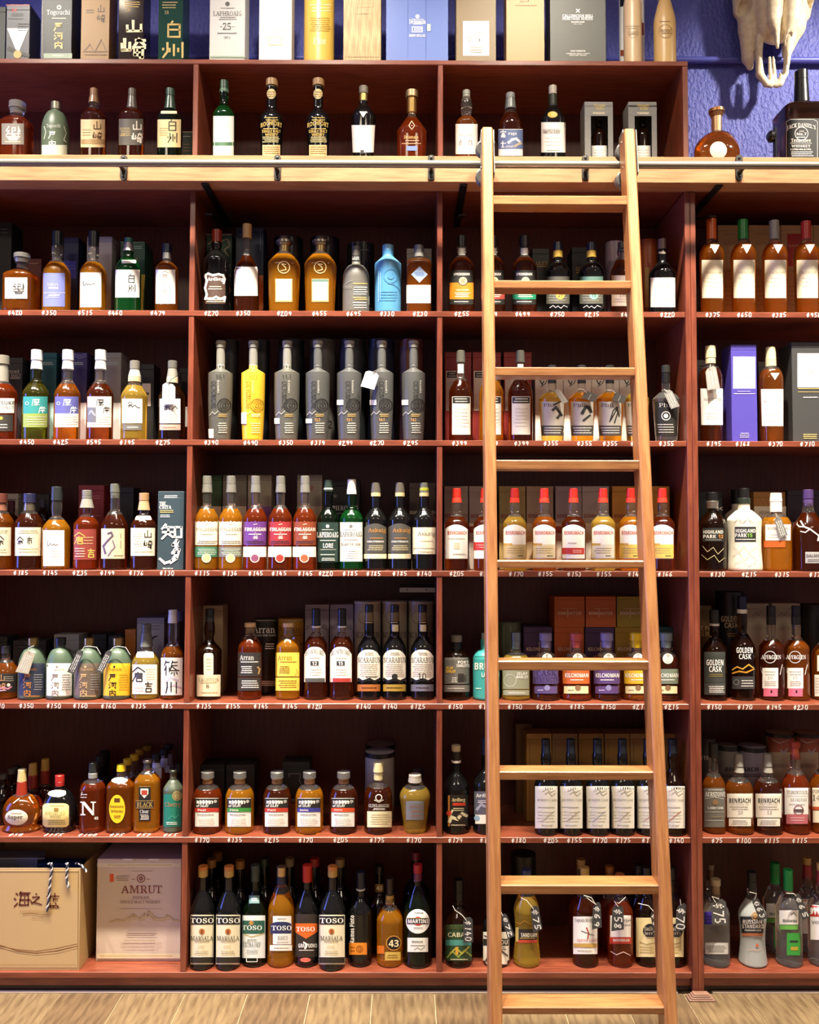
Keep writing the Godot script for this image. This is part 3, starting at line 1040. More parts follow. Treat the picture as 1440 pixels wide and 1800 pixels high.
func rail_shelf() -> void:
	# the upper cupboard that stands on the rail shelf
	var t := thing("upper_shelving_unit", "open mahogany unit in three bays standing on the rail shelf", "shelving")
	var up := red_wood("up")
	var across := red_wood("across")
	var y0: float = ROW_Y["A"]
	var y1: float = ROW_Y["T"]
	var left := un(-60, 190).x - 0.55
	var right := un(1210.6, 190).x
	put("top_board", boxes([[Vector3((left + right) * 0.5, y1 - THICK * 0.45, BACK * 0.5), Vector3(right - left, THICK * 0.9, -BACK - 0.004)]]), across, t)
	for xd in [left, un(338.5, 190).x, un(769.8, 190).x, right - 0.0186]:
		put("divider" if xd > left and xd < right - 0.02 else "side_panel", boxes([[Vector3(xd + 0.0093, (y0 + y1 - THICK * 0.9) * 0.5, BACK * 0.5), Vector3(0.0182, y1 - THICK * 0.9 - y0 - 0.0004, -BACK - 0.006)]]), up, t)
	put("back_panel", boxes([[Vector3((left + right) * 0.5, (y0 + y1 - THICK * 0.9) * 0.5, BACK + 0.009), Vector3(right - left - 0.03, y1 - THICK * 0.9 - y0 - 0.001, 0.007)]]), shaded_back_wood(), t)
	# the thick pale plank that carries the rail
	var front := 0.075
	var low := un(720, 320, front).y
	var beam := thing("rail_shelf_plank", "thick pale timber plank running across the shelving and carrying the ladder rail", "shelf")
	var pale := wood("beam_wood", Color("966640"), Color("b6885e"), Vector3(0.8, 9, 9), 0.45, 41)
	put("plank", boxes([[Vector3(0.15, (y0 + low) * 0.5, front * 0.5 + 0.001), Vector3(3.7, y0 - low, front - 0.002)]], 0.002), pale, beam)
	put("deck", boxes([[Vector3(0.15, (y0 + low) * 0.5 + 0.01, BACK * 0.5), Vector3(3.7, y0 - low - 0.02, -BACK - 0.002)]], 0.001), pale, beam)
	# rail tube on flat brackets
	var rail := thing("ladder_rail", "long gunmetal steel tube rail for the rolling ladder", "rail", un(720, 288.5, 0.135))
	var st := SurfaceTool.new()
	st.begin(Mesh.PRIMITIVE_TRIANGLES)
	tube(st, [Vector3(-1.8, 0, 0), Vector3(0, 0, 0), Vector3(2.0, 0, 0)], 0.0125, Color.WHITE, 20)
	var steel := flat(Color("8d877b"), 0.34, 0.6)
	put("tube", st, steel, rail)
	var joint := un(69, 288, 0.135).x - rail.position.x
	st = SurfaceTool.new()
	st.begin(Mesh.PRIMITIVE_TRIANGLES)
	for dx in [-0.0015, 0.0025]:
		lathe(st, [[0.0, 0.0124], [0.0002, 0.0129], [0.0012, 0.0129], [0.0014, 0.0124]], 20, Color.WHITE, Transform3D(Basis(Vector3.BACK, PI / 2), Vector3(joint + dx, 0, 0)))
	put("joint_ring", st, steel, rail)
	var n := 0
	for px in [-52, 218, 488, 758, 1029, 1299]:
		n += 1
		var c := un(px, 295.5, front)
		var br := thing("rail_bracket", ["", "flat steel rail bracket nearest the left end of the rail", "flat steel rail bracket under the green bottle and first cognac", "flat steel rail bracket under the gold necked decanter", "flat steel rail bracket between the two ladder uprights", "flat steel rail bracket under the round cognac flask"][n - 1] if n > 1 else "flat steel rail bracket off the left end", "bracket", c, "rail brackets on the plank")
		var hh := un(px, 273.5, front).y - un(px, 318, front).y
		st = SurfaceTool.new()
		st.begin(Mesh.PRIMITIVE_TRIANGLES)
		var w := 0.0115
		var pts := []
		for k in 13:
			pts.append(Vector2(cos(PI * k / 12) * w, hh * 0.5 - w + sin(PI * k / 12) * w))
		for k in 13:
			pts.append(Vector2(-cos(PI * k / 12) * w, -hh * 0.5 + w - sin(PI * k / 12) * w))
		for k in pts.size():
			var a: Vector2 = pts[k]
			var q: Vector2 = pts[(k + 1) % pts.size()]
			var d := (q - a).normalized()
			quad(st, Vector3(a.x, a.y, 0.006), Vector3(a.x, a.y, 0), Vector3(q.x, q.y, 0), Vector3(q.x, q.y, 0.006), Vector3(d.y, -d.x, 0))
			for p in [Vector3(0, 0, 0.006), Vector3(q.x, q.y, 0.006), Vector3(a.x, a.y, 0.006)]:
				st.set_normal(Vector3.BACK)
				st.set_color(Color.WHITE)
				st.add_vertex(p)
		put("plate", st, flat(Color("4d4a45"), 0.4, 0.6), br)
		st = SurfaceTool.new()
		st.begin(Mesh.PRIMITIVE_TRIANGLES)
		lathe(st, [[0.0, 0.0085], [0.03, 0.006], [0.0445, 0.007], [0.045, 0.0]], 14, Color.WHITE, Transform3D(Basis(Vector3.RIGHT, PI / 2), Vector3(0, rail.position.y - c.y, 0.002)))
		block(st, Vector3(0, -0.012, 0.012), Vector3(0.004, 0.03, 0.014))
		put("arm", st, flat(Color("1e1c1a"), 0.45, 0.5), br)
		for sy in [hh * 0.5 - 0.011, -hh * 0.5 + 0.012]:
			st = SurfaceTool.new()
			st.begin(Mesh.PRIMITIVE_TRIANGLES)
			lathe(st, [[0.0, 0.0045], [0.003, 0.004], [0.0035, 0.002], [0.0025, 0.0015], [0.0025, 0.0]], 12, Color(0.05, 0.05, 0.05), Transform3D(Basis(Vector3.RIGHT, PI / 2), Vector3(0, sy, 0.006)))
			put("screw", st, paint("metal_dark", 0.3, 0.7), br)
	# black flat-iron brackets under the plank
	n = 0
	for px in [358.5, 815.5, 1267.0]:
		var c := un(px, 321, front)
		var says: String = ["black flat iron bracket under the plank beside the left divider", "black flat iron bracket under the plank beside the middle divider", "black flat iron bracket under the plank beside the double upright"][n]
		n += 1
		var br := thing("shelf_bracket", says, "bracket", Vector3(c.x, low, 0), "black brackets under the plank")
		put("arm", boxes([[Vector3(0, -0.004, (front + BACK) * 0.5 + 0.01), Vector3(0.025, 0.006, front - BACK - 0.04)]]), flat(Color("191815"), 0.5, 0.3), br)
		var brace := Basis(Vector3.RIGHT, 0.30)
		put("brace", boxes([[Vector3(0, -0.045, -0.125), Vector3(0.024, 0.005, 0.26), brace]]), flat(Color("191815"), 0.5, 0.3), br)


# ---------------------------------------------------------------- the ladder
func on_ladder(px: float, py: float) -> Vector3:   # a point on the plane of the uprights' front faces
	var z := 0.3
	for i in 12:
		var p := un(px, py, z)
		z = 0.218 + (2.855 - p.y) * 0.1665
	return un(px, py, z)


func ladder() -> void:
	var t := thing("rolling_ladder", "tall wooden rolling library ladder leaning on the rail in front of the shelves", "ladder", Vector3(0, 0, 0))
	var stile_wood := wood("ladder_up", Color("8e5832"), Color("ba8452"), Vector3(11, 0.9, 11), 0.38, 51, 0.15)
	var shaded_rung_wood := wood("ladder_across_shaded", Color("7c4c2a"), Color("a87646"), Vector3(0.9, 13, 13), 0.38, 52, 0.15)  # darker brown than the uprights: shade on the rung fronts, in the colour
	var lt := on_ladder(857, 221)
	var lb := on_ladder(872.5, 1790)
	var rt := on_ladder(1107, 224)
	var rb := on_ladder(1181, 1790)
	var deep := 0.072
	var w := 0.0335
	for pair in [[lt, lb], [rt, rb]]:
		var d: Vector3 = (pair[0] - pair[1]).normalized()
		var end: Vector3 = pair[1] - d * (pair[1].y / d.y)
		var side := Vector3.RIGHT
		side = (side - d * side.dot(d)).normalized()
		var fw := side.cross(d)
		var bs := Basis(side, d, fw)
		var mid: Vector3 = (pair[0] + end) * 0.5 - fw * deep * 0.5
		var st := SurfaceTool.new()
		st.begin(Mesh.PRIMITIVE_TRIANGLES)
		block(st, mid, Vector3(w, (pair[0] - end).length() - 0.004, deep), bs, Color.WHITE, 0.004)
		put("upright", st, stile_wood, t)
	var d2 := (lt - lb).normalized()
	for r in [[341, 357.5], [490.5, 505.5], [643.5, 659.5], [807, 825], [984, 998.5], [1161, 1179.5], [1356, 1373], [1556, 1575], [1771, 1787]]:
		var a := on_ladder(868, r[0] + 1.0)
		var c := on_ladder(868, r[1])
		var hh := a.y - c.y
		var x0 := lb.lerp(lt, (a.y - lb.y) / (lt.y - lb.y)).x + w * 0.5 - 0.004
		var x1 := rb.lerp(rt, (a.y - rb.y) / (rt.y - rb.y)).x - w * 0.5 + 0.004
		put("rung", boxes([[Vector3((x0 + x1) * 0.5, a.y - hh * 0.5, a.z - 0.038), Vector3(x1 - x0, hh, 0.066)]], 0.003), shaded_rung_wood, t)
	var dark := flat(Color("55524f"), 0.4, 0.5)
	for s in 2:
		var top: Vector3 = [lt, rt][s]
		var bot: Vector3 = [lb, rb][s]
		for v in 2:
			var py: float = [[263, 312], [268, 318]][s][v]
			var c := un(852 if s == 0 else 1097.5, py, 0.135)
			var st := SurfaceTool.new()
			st.begin(Mesh.PRIMITIVE_TRIANGLES)
			lathe(st, [[-0.012, 0.0], [-0.012, 0.026], [-0.010, 0.030], [-0.004, 0.024], [0.004, 0.024], [0.010, 0.030], [0.012, 0.026], [0.012, 0.0]], 28, Color.WHITE, Transform3D(Basis(Vector3.RIGHT, PI / 2), c))
			put("roller", st, dark, t)
		for e in [-1, 1]:
			var a := un([[846.5, 867.5], [1094.5, 1117.5]][s][(e + 1) / 2], 272, 0.182)
			var st := SurfaceTool.new()
			st.begin(Mesh.PRIMITIVE_TRIANGLES)
			block(st, a + Vector3(0, 0, -0.004), Vector3(0.004, 0.155, 0.05), Basis(Vector3.RIGHT, -0.16))
			for sy in [-0.05, 0.04]:
				lathe(st, [[0.0, 0.005], [0.003, 0.004], [0.0035, 0.0]], 10, Color.WHITE, Transform3D(Basis(Vector3.BACK, -PI / 2 * e), a + Vector3(0.002 * e, sy, 0.006 - sy * 0.16)))
			put("roller_plate", st, flat(Color("8a867e"), 0.35, 0.6), t)


func tb(row: String, x0: float, x1: float, top: float, z: float, code: String, items: String, says: String) -> void:   # a round presentation tube
	bt(row, x0 + 0.4, x1 - 0.4, top, "j %s %s %s z=%s" % [top + 1.5, top, (x1 - x0) * 0.96, z], code, items, says, "tube_box", "tube")


# ---------------------------------------------------------------- what stands on the shelves, row by row, left to right
func shelf_top() -> void:
	var z := -0.05
	bx("T", -40, 9, 12, -0.16, 0.09, "3a3e3c", "", "dark grey box cut off by the left edge, on the shelving top")
	bx("T", 11, 52, 8, z, 0.09, "4a4a50", "q 11 52 8 10 8a3a34;t 25 18 9 6 r/b 24;t 31 26 21 6 2a2a2e/b HIBIRA;i 14 44 30 36 1 2a2a2e;i 30 50 40 56 4 2a2a2e;l 13 50 50 96 ece8e0 t;p 7 222226 14 84 30 92 50 98;o 31 96 7 0 b99a58", "grey printed box with white mountain print, on the shelving top")
	bx("T", 73, 127, -76, z, 0.09, "15171a", "o 104 13 4 2 c;t 103 23 41 11 ece8e0/s Togouchi;i 88 119 31 34 1 e6d9b8;k 103 47 15 14 2.4 d8c37a 戸河内;q 77 127 94 103 8fa08c;t 102 98 20 3 w WHISKY;p 1 9a9a98 74.5 0 74.5 103", "black box with green foot band and gold characters, on the shelving top")
	bx("T", 143, 193, -76, z, 0.08, "8f6a34", "k 178 15 13 15 1.6 4a2f16 山崎;i 150 166 16 24 2 4a2f16;p 2 6a4a24 146 92 158 78 166 92 178 70 188 92;i 146 190 88 99 2 6a4a24", "golden brown box with small characters, on the shelving top")
	bx("T", 209, 253, -76, z, 0.08, "2a2118!", "i 217 246 2 14 3 c9a050;t 225 18 8 6 c9a050/s 18;k 236 45 31 25 5 efe2b0 山;k 235 82 40 38 6 efe2b0 崎", "glossy dark brown box with huge pale gold characters, on the shelving top")
	bx("T", 279, 322, -76, z, 0.09, "203f33!", "i 284 312 2 16 3 c9b070;t 293 22 7 6 c9b070/s 18;k 306 51 26 28 3.6 c9ac62 白;k 304 86 34 30 4 c9ac62 州", "glossy green box with tall gold characters, on the shelving top")
	bx("T", 369, 431, -76, z, 0.08, "c6c4be", "o 400 7 4 0 55544f;i 386 415 13 16 1 77756f;t 400 24 50 8 2a2a2a/s LAPHROAIG;i 384 416 29 36 2 77756f;t 399 46.5 14 12 2a2a2a/s 25;p 0.7 77756f 387 47 391 47;p 0.7 77756f 408 47 413 47;i 382 418 57 60 1 77756f;t 399 66 12 4 2a2a2a/s 1815;q 370 431 99 102 8a9c88", "pale grey carton printed with the number 25, on the shelving top")
	bx("T", 456, 513, -76, z, 0.08, "e8e4dc", "i 470 512 2 26 4 cfcac0;i 470 512 34 58 5 cfcac0;q 472 497 65 80 d8c898;q 474 495 67 78 e8e0c8", "plain white carton with small gold square, on the shelving top")
	tb("T", 534, 589, -76, -0.09, "d8b452", "i 545 582 6 22 3 f4e6b8;i 545 582 30 56 7 b08c34;t 562 72 22 12 f6ecd0/s Fine", "round golden tube, on the shelving top between white carton and oak case")
	var oak := bx("T", 604, 670, -76, z, 0.08, "b99c6a", "t 636 0 16 12 3a2c1c/s 25;i 618 655 11 14 1 4a3a26;i 624 650 23 25 1 4a3a26;p 0.8 5a4628 607 100 667 100", "pale oak wooden case with printed number 25, on the shelving top", "wooden_case")
	for c in oak.get_children():
		if "print" not in c.name:
			c.material_override = wood("oak_case", Color("8f7444"), Color("cdb27e"), Vector3(26, 1.6, 26), 0.55, 91)
	bx("T", 679, 788, -76, z, 0.1, "5d73b4", "o 734 29 3.5 0 ece8e0;p 1 ece8e0 724 34 744 34;t 734 38 29 8 ece8e0/sb Delamain;i 725 743 42 44 1 w;q 724 743 47 57 ece8e0;q 725.5 741.5 48.5 55.5 5d73b4;t 734 52 13 5 ece8e0/b XXO;t 734 63 29 4.5 ece8e0/b HORS BELLAC;p 0.6 46589a 717 0 717 102;p 0.6 46589a 749 0 749 102;q 751 757 43 55 c9c4b8", "wide blue carton with white lettering and small clasp, on the shelving top")
	bx("T", 802, 872, -76, z, 0.07, "85704f", "l 814 860 37 98 e6e2d6 ;p 0.8 77756f 823 72 823 66 828 64 828 72;p 0.8 77756f 838 72 838 60 844 58 850 58;p 2 9a9890 826 70 826 73;p 2.4 77756f 843 68 843 73;i 824 850 82 94 3 a8a498", "taupe carton with white picture label of stills, on the shelving top")
	bx("T", 890, 957, -76, z, 0.08, "b8935e", "t 922 0 16 8 5a4020/s 25;i 905 944 8 11 1 8a6a3c", "tan carton beside the charcoal one, on the shelving top")
	bx("T", 967, 1065, -76, z, 0.1, "55554f", "p 1.6 ece8e0 1013 16 1019 22;p 1.6 ece8e0 1019 16 1013 22;t 1016 28 54 5 ece8e0/b CALLINGTON MILL;t 1015.5 33 53 5 ece8e0/b HERITAGE SERIES;t 1016 39 23 2.6 ece8e0/b RELEASE 04/05;t 1016 42.5 15 2 ece8e0 FALL 2021;t 1016 90 26 2.6 w/b CASK STRENGTH;t 1016 94.5 42 2.4 w TASMANIAN SINGLE CLIMATE;t 1016 97.5 30 2.4 w SINGLE MALT WHISKY", "wide charcoal carton with white heritage lettering, on the shelving top")
	tb("T", 1088, 1133, -76, -0.16, "e4e2de", "o 1092 3 9 0 1c1c1e;q 1089 1098 88 98 8a4030;q 1126 1132 40 62 8a4030", "white printed tube standing behind the pale wooden bottle, on the shelving top")
	bt("T", 1096, 1128, -60, "m 14 -14 20 z=-0.06", "c0a37c", "c -60 -40 22 b9b9b5*;i 1100 1124 44 52 2 a08a66;o 1113 58 9 8 a08a66;i 1105 1122 55 62 3 a08a66", "pale ash wooden bottle, on the shelving top beside the charcoal carton", "wooden_bottle")
	bt("T", 1149, 1188, -40, "m 46 4 20 z=-0.06", "c8a468", "c -6 2 22 c9c9c5*;c -40 -6 24 c9c9c5*;i 1158 1180 36 40 1 8a6a3c;o 1170 55 12 11.2 9a7a48;i 1160 1180 51 60 3 9a7a48", "bamboo wooden bottle with steel neck at the shelving top end", "wooden_bottle")


func row_a() -> void:
	bt("A", 2, 57, 181, "m 222 206 20 f=24 n=2.6 t=0.96", "r", "c 181 193 28 d8d4cc~;c 193 203 22 d8d4cc~ 26;l 3 42 217 254 8f8a80;k 23 234 24 24 2 ece8e0 響;i 6 38 246 252 1 c", "faceted decanter with glass stopper and grey label at left end")
	bt("A", 74, 121, 181, "e 232 196 15", "5c6b58", "c 181 194 17 b9b3a0* 17;t 94 222 24 8 e4e8de/s Togouchi;k 92 237 13 13 1.8 e4e8de 戸内;p 1.6 c8d0c0 78 222 81 232 78 244;p 1.6 c8d0c0 112 222 116 234 112 246 116 250;l 74 119 255 276 d4dcc8", "dull green satin flagon with pale foot label")
	bt("A", 142, 187, 157, "m 210 192 17", "d", "c 157 170 14 8c6a4c;c 170 183 19 8c6a4c 15;l 142 186 210 259 dcc396;k 171 220 15 17 1.8 5a3f24 山崎;i 145 160 226 240 3 a08a60;q 143 186 245 253 a88a60", "short shouldered whisky with cream label and copper cap")
	bt("A", 209, 254, 157, "m 208 192 16", "d", "c 157 170 13 5d564c;c 170 192 18 5d564c 13;l 209 252 209 255 615d53;k 241 220 17 19 2.2 ece8e0 山崎;i 211 230 224 240 5 b8a878;t 216 237 7 5 c9b070/s 18", "short shouldered whisky with dark grey label and white characters")
	bt("A", 277, 320, 157, "m 208 194 16", "u", "c 157 170 15 2f4638;c 170 194 20 2f4638 14;l 283 311 195 200 e0d4b0;l 277 318 210 259 e2cf98;k 303 220 15 19 2 22201a 白州;i 280 296 224 240 4 b09a60", "green glass whisky with yellow cream label and black characters")
	bx("A", 321, 338, 231, -0.24, 0.07, "4f6650", "q 321 338 231 233 c8c0a0;i 322 336 238 242 1 e6e8e0;i 322 334 251 268 3 c8a870", "small green carton tucked behind the divider")
	bt("A", 374, 413, 143, "m 206 186 14 b=0.1", "v", "c 143 158 15 1d3a2a;c 158 164 16 4d6a56;l 375 411 204 273 ecebe4;t 390 221 26 5 d4d4cc/s LAPHROAIG;q 375 411 250 256 4f7a56", "tall green bottle with large white label in the middle bay", "whisky_bottle")
	for v in [[456, 499], [538, 581]]:
		var c: float = (v[0] + v[1]) * 0.5
		bt("A", v[0], v[1], 141, "e 216 197 17 t=0.8", "k", ("c 141 153 21 8a6a44;c 153 156 18 3a2c1c;l %d %d 156 174 c4ae78 o;i %d %d 160 172 3 6a5a30;i %d %d 205 213 2 d8b860;t %d 221 36 8 d8b860/ba ROCHFORT;i %d %d 225 228 1 d8b860;t %d 231 31 5 d8b860/b SINGLE MALT;t %d 237 21 5 d8b860/b WHISKY;i %d %d 240 251 4 d8c890;l %d %d 255 276 e0c992;i %d %d 257 272 4 8a6a34" % [c - 8, c + 8, c - 6, c + 6, c - 12, c + 12, c, c - 14, c + 14, c, c, c - 15, c + 15, c - 15, c + 15, c - 13, c + 13]), "black gold lettered bottle " + ("beside the green bottle" if v[0] < 500 else "beside the white label bottle"))
	bt("A", 617, 661, 153, "m 210 186 15 t=0.8", "k", "c 153 166 16 6a6355;c 166 185 14 c9a96a*;l 632 645 196 207 ece8e0 t;l 616 661 220 268 efece4;q 634 640 264 270 3a3a3a", "black bottle with plain white label and gold neck")
	bt("A", 697, 751, 161, "c 234 204 13 t=0.92 n=2.4", "r", "c 161 173 22 b9a27a*;c 173 200 17 a8854e*;c 199 203 13 d8c8a0*;p 1 d8b890 724 213 729 221 724 228 719 221 724 213;t 723 241 25 6 d8b068/s Delamain;i 712 738 246 249 1 b8906a;i 706 740 251 254 1 b8906a;q 715 733 257 265 6a7fc4", "conical cognac decanter with tall gold neck")
	bt("A", 800, 840, 160, "m 220 205 15 b=0.35", "a", "c 160 168 13 8a887e;c 168 178 14 8a887e 13;l 801 840 218 271 efebe0 ;p 1.2 8a6a50 808 256 808 250 811 247 811 256;p 1.2 8a6a50 824 256 824 248 829 248 829 256;i 806 832 236 239 1 c8b8a8", "amber whisky with white label of little stills, left of ladder")
	bt("A", 875, 920, 165, "m 226 196 15", "d", "c 165 174 16 7a7a76;c 174 193 20 5f625f 16;l 876 919 227 274 ece8e0;q 876 919 228 262 5f6f98;k 885 235 11 12 1.8 ece8e0 富;k 885 254 11 12 1.8 ece8e0 士;t 901 236 14 5 ece8e0/b FUJI;p 5 c9cdd8 893 252 900 246 907 244 913 249;p 4 b0a48a 904 258 910 254 916 252;i 888 904 256 260 2 c8ccd8", "dark whisky with grey blue mountain label, right of the upright")
	bt("A", 950, 994, 152, "m 216 188 15 b=0.1", "k", "c 152 167 14 a39a8c;c 167 192 16 26221c;l 963 980 196 207 c9a444 o;l 950 994 215 268 e9e5da;t 970 229 30 4 6a665c/b CALLINGTON MILL;t 970 233 28 4 6a665c/b HERITAGE SERIES;i 958 986 240 258 3 c8c4b8;i 962 984 263 266 1 8a867c", "black bottle with white label and gold neck seal, inside ladder")
	for v in [[1028, 1078, "left"], [1105, 1155, "right"]]:
		var c: float = (v[0] + v[1]) * 0.5
		var t := bx("A", v[0], v[1], 179, -0.02, 0.075, "6f6d68", "t %d 186 20 6 c9b050/s Single;t %d 191 14 5 c9b050/s Malts;i %d %d 197 201 2 e6d9b8" % [c + 1, c + 2, c - 11, c + 12], ["grey window carton with small bottle, inside the ladder", "grey window carton with small bottle, behind the ladder upright"][0 if v[2] == "left" else 1])
		var front := t.get_child(0) as MeshInstance3D
		# the front is a frame round an opening; the carton's walls stand behind it
		var a := un(v[0], 230, -0.02).x - t.position.x
		var e := un(v[1], 230, -0.02).x - t.position.x
		var wl := un(c - 14, 230, -0.02).x - t.position.x
		var wr := un(c + 16, 230, -0.02).x - t.position.x
		var h := un(c, 179, -0.02).y - ROW_Y["A"]
		var wt := un(c, 204, -0.02).y - ROW_Y["A"]
		var zf := 0.0375
		front.mesh = boxes([[Vector3((a + wl) * 0.5, wt * 0.5, zf - 0.001), Vector3(wl - a, wt, 0.002)], [Vector3((wr + e) * 0.5, wt * 0.5, zf - 0.001), Vector3(e - wr, wt, 0.002)], [Vector3((a + e) * 0.5, (wt + h) * 0.5 - 0.006, zf - 0.001), Vector3(e - a, h - wt - 0.012, 0.002)], [Vector3(a + 0.001, h * 0.5 - 0.006, 0), Vector3(0.002, h - 0.012, 0.074)], [Vector3(e - 0.001, h * 0.5 - 0.006, 0), Vector3(0.002, h - 0.012, 0.074)], [Vector3((a + e) * 0.5, h * 0.5 - 0.006, -0.0365), Vector3(e - a, h - 0.012, 0.002)], [Vector3((a + e) * 0.5, 0.002, 0), Vector3(e - a, 0.004, 0.074)]], 0.0004).commit()
		front.material_override = flat(Color("6f6d68"), 0.5)
		bt("A", c - 14, c + 14, 207, "m 243 226 11 z=-0.062 i=0.0045", "n", "c 207 212 13 55503e*;c 212 222 11 1c1c1a;l %d %d 256 285 e9e6dc;i %d %d 262 276 3 b8b4a8" % [c - 14, c + 14, c - 9, c + 10], "small dark bottle inside the grey window carton " + ("left of ladder upright" if v[2] == "left" else "behind ladder upright"))
	bt("A", 1219, 1302, 193, "o 250 236 17 d=0.5 f=22", "a", "c 193 199 27 b98a5a*;c 199 206 20 b98a5a* 24;c 206 233 18 d8b48a*;l 1248 1278 249 279 f4f0e4 o", "round ribbed cognac flask with gold neck on the blue wall side", "cognac_flask")
	var jd := bt("A", 1368, 1452, 126, "e 200 189 25 n=6 d=0.9 z=-0.12", "n", "c 126 142 22 161616;c 142 183 26 1c1b1a 22;l 1379 1440 208 290 141312;p 0.8 ece8e0 1383 290 1383 214 1390 210 1430 210 1437 214 1437 290;t 1409 226 50 9 ece8e0/bsa JACK DANIEL'S;o 1409 235 12 10.8 ece8e0;t 1409 231 8 3 ece8e0 Old;t 1409 236 17 5 ece8e0/b No.7;i 1400 1418 240 243 1 ece8e0;t 1408 247 34 6 ece8e0/bs Tennessee;t 1408 257 33 4.5 ece8e0/bs WHISKEY;i 1388 1430 251 253 1 ece8e0;t 1408 263 36 3 ece8e0/b 3 LITRES 40% ALC/VOL;i 1388 1430 266 276 3 ece8e0", "very large square whiskey bottle with black label at right edge")
	jd.set_meta("category", "bottle")
	var cr := thing("bottle_cradle", "black metal pouring cradle that holds the very large square whiskey bottle", "stand", Vector3(un(1356, 250, -0.12).x, ROW_Y["A"] + 0.0005, -0.12))
	var st := SurfaceTool.new()
	st.begin(Mesh.PRIMITIVE_TRIANGLES)
	var hub := un(1352, 238, -0.08).y - ROW_Y["A"]
	block(st, Vector3(0, hub * 0.5 + 0.015, 0.03), Vector3(0.007, hub + 0.03, 0.02))
	block(st, Vector3(0, 0.004, 0.0), Vector3(0.012, 0.008, 0.14))
	put("post", st, flat(Color("121212"), 0.3, 0.4), cr)
	st = SurfaceTool.new()
	st.begin(Mesh.PRIMITIVE_TRIANGLES)
	lathe(st, [[-0.012, 0.0], [-0.012, 0.016], [-0.006, 0.021], [0.004, 0.021], [0.012, 0.012], [0.012, 0.0]], 12, Color(0.008, 0.008, 0.009), Transform3D(Basis(Vector3.BACK, PI / 2), Vector3(-0.014, hub, 0.03)))
	put("knob", st, paint("cap", 0.32), cr)


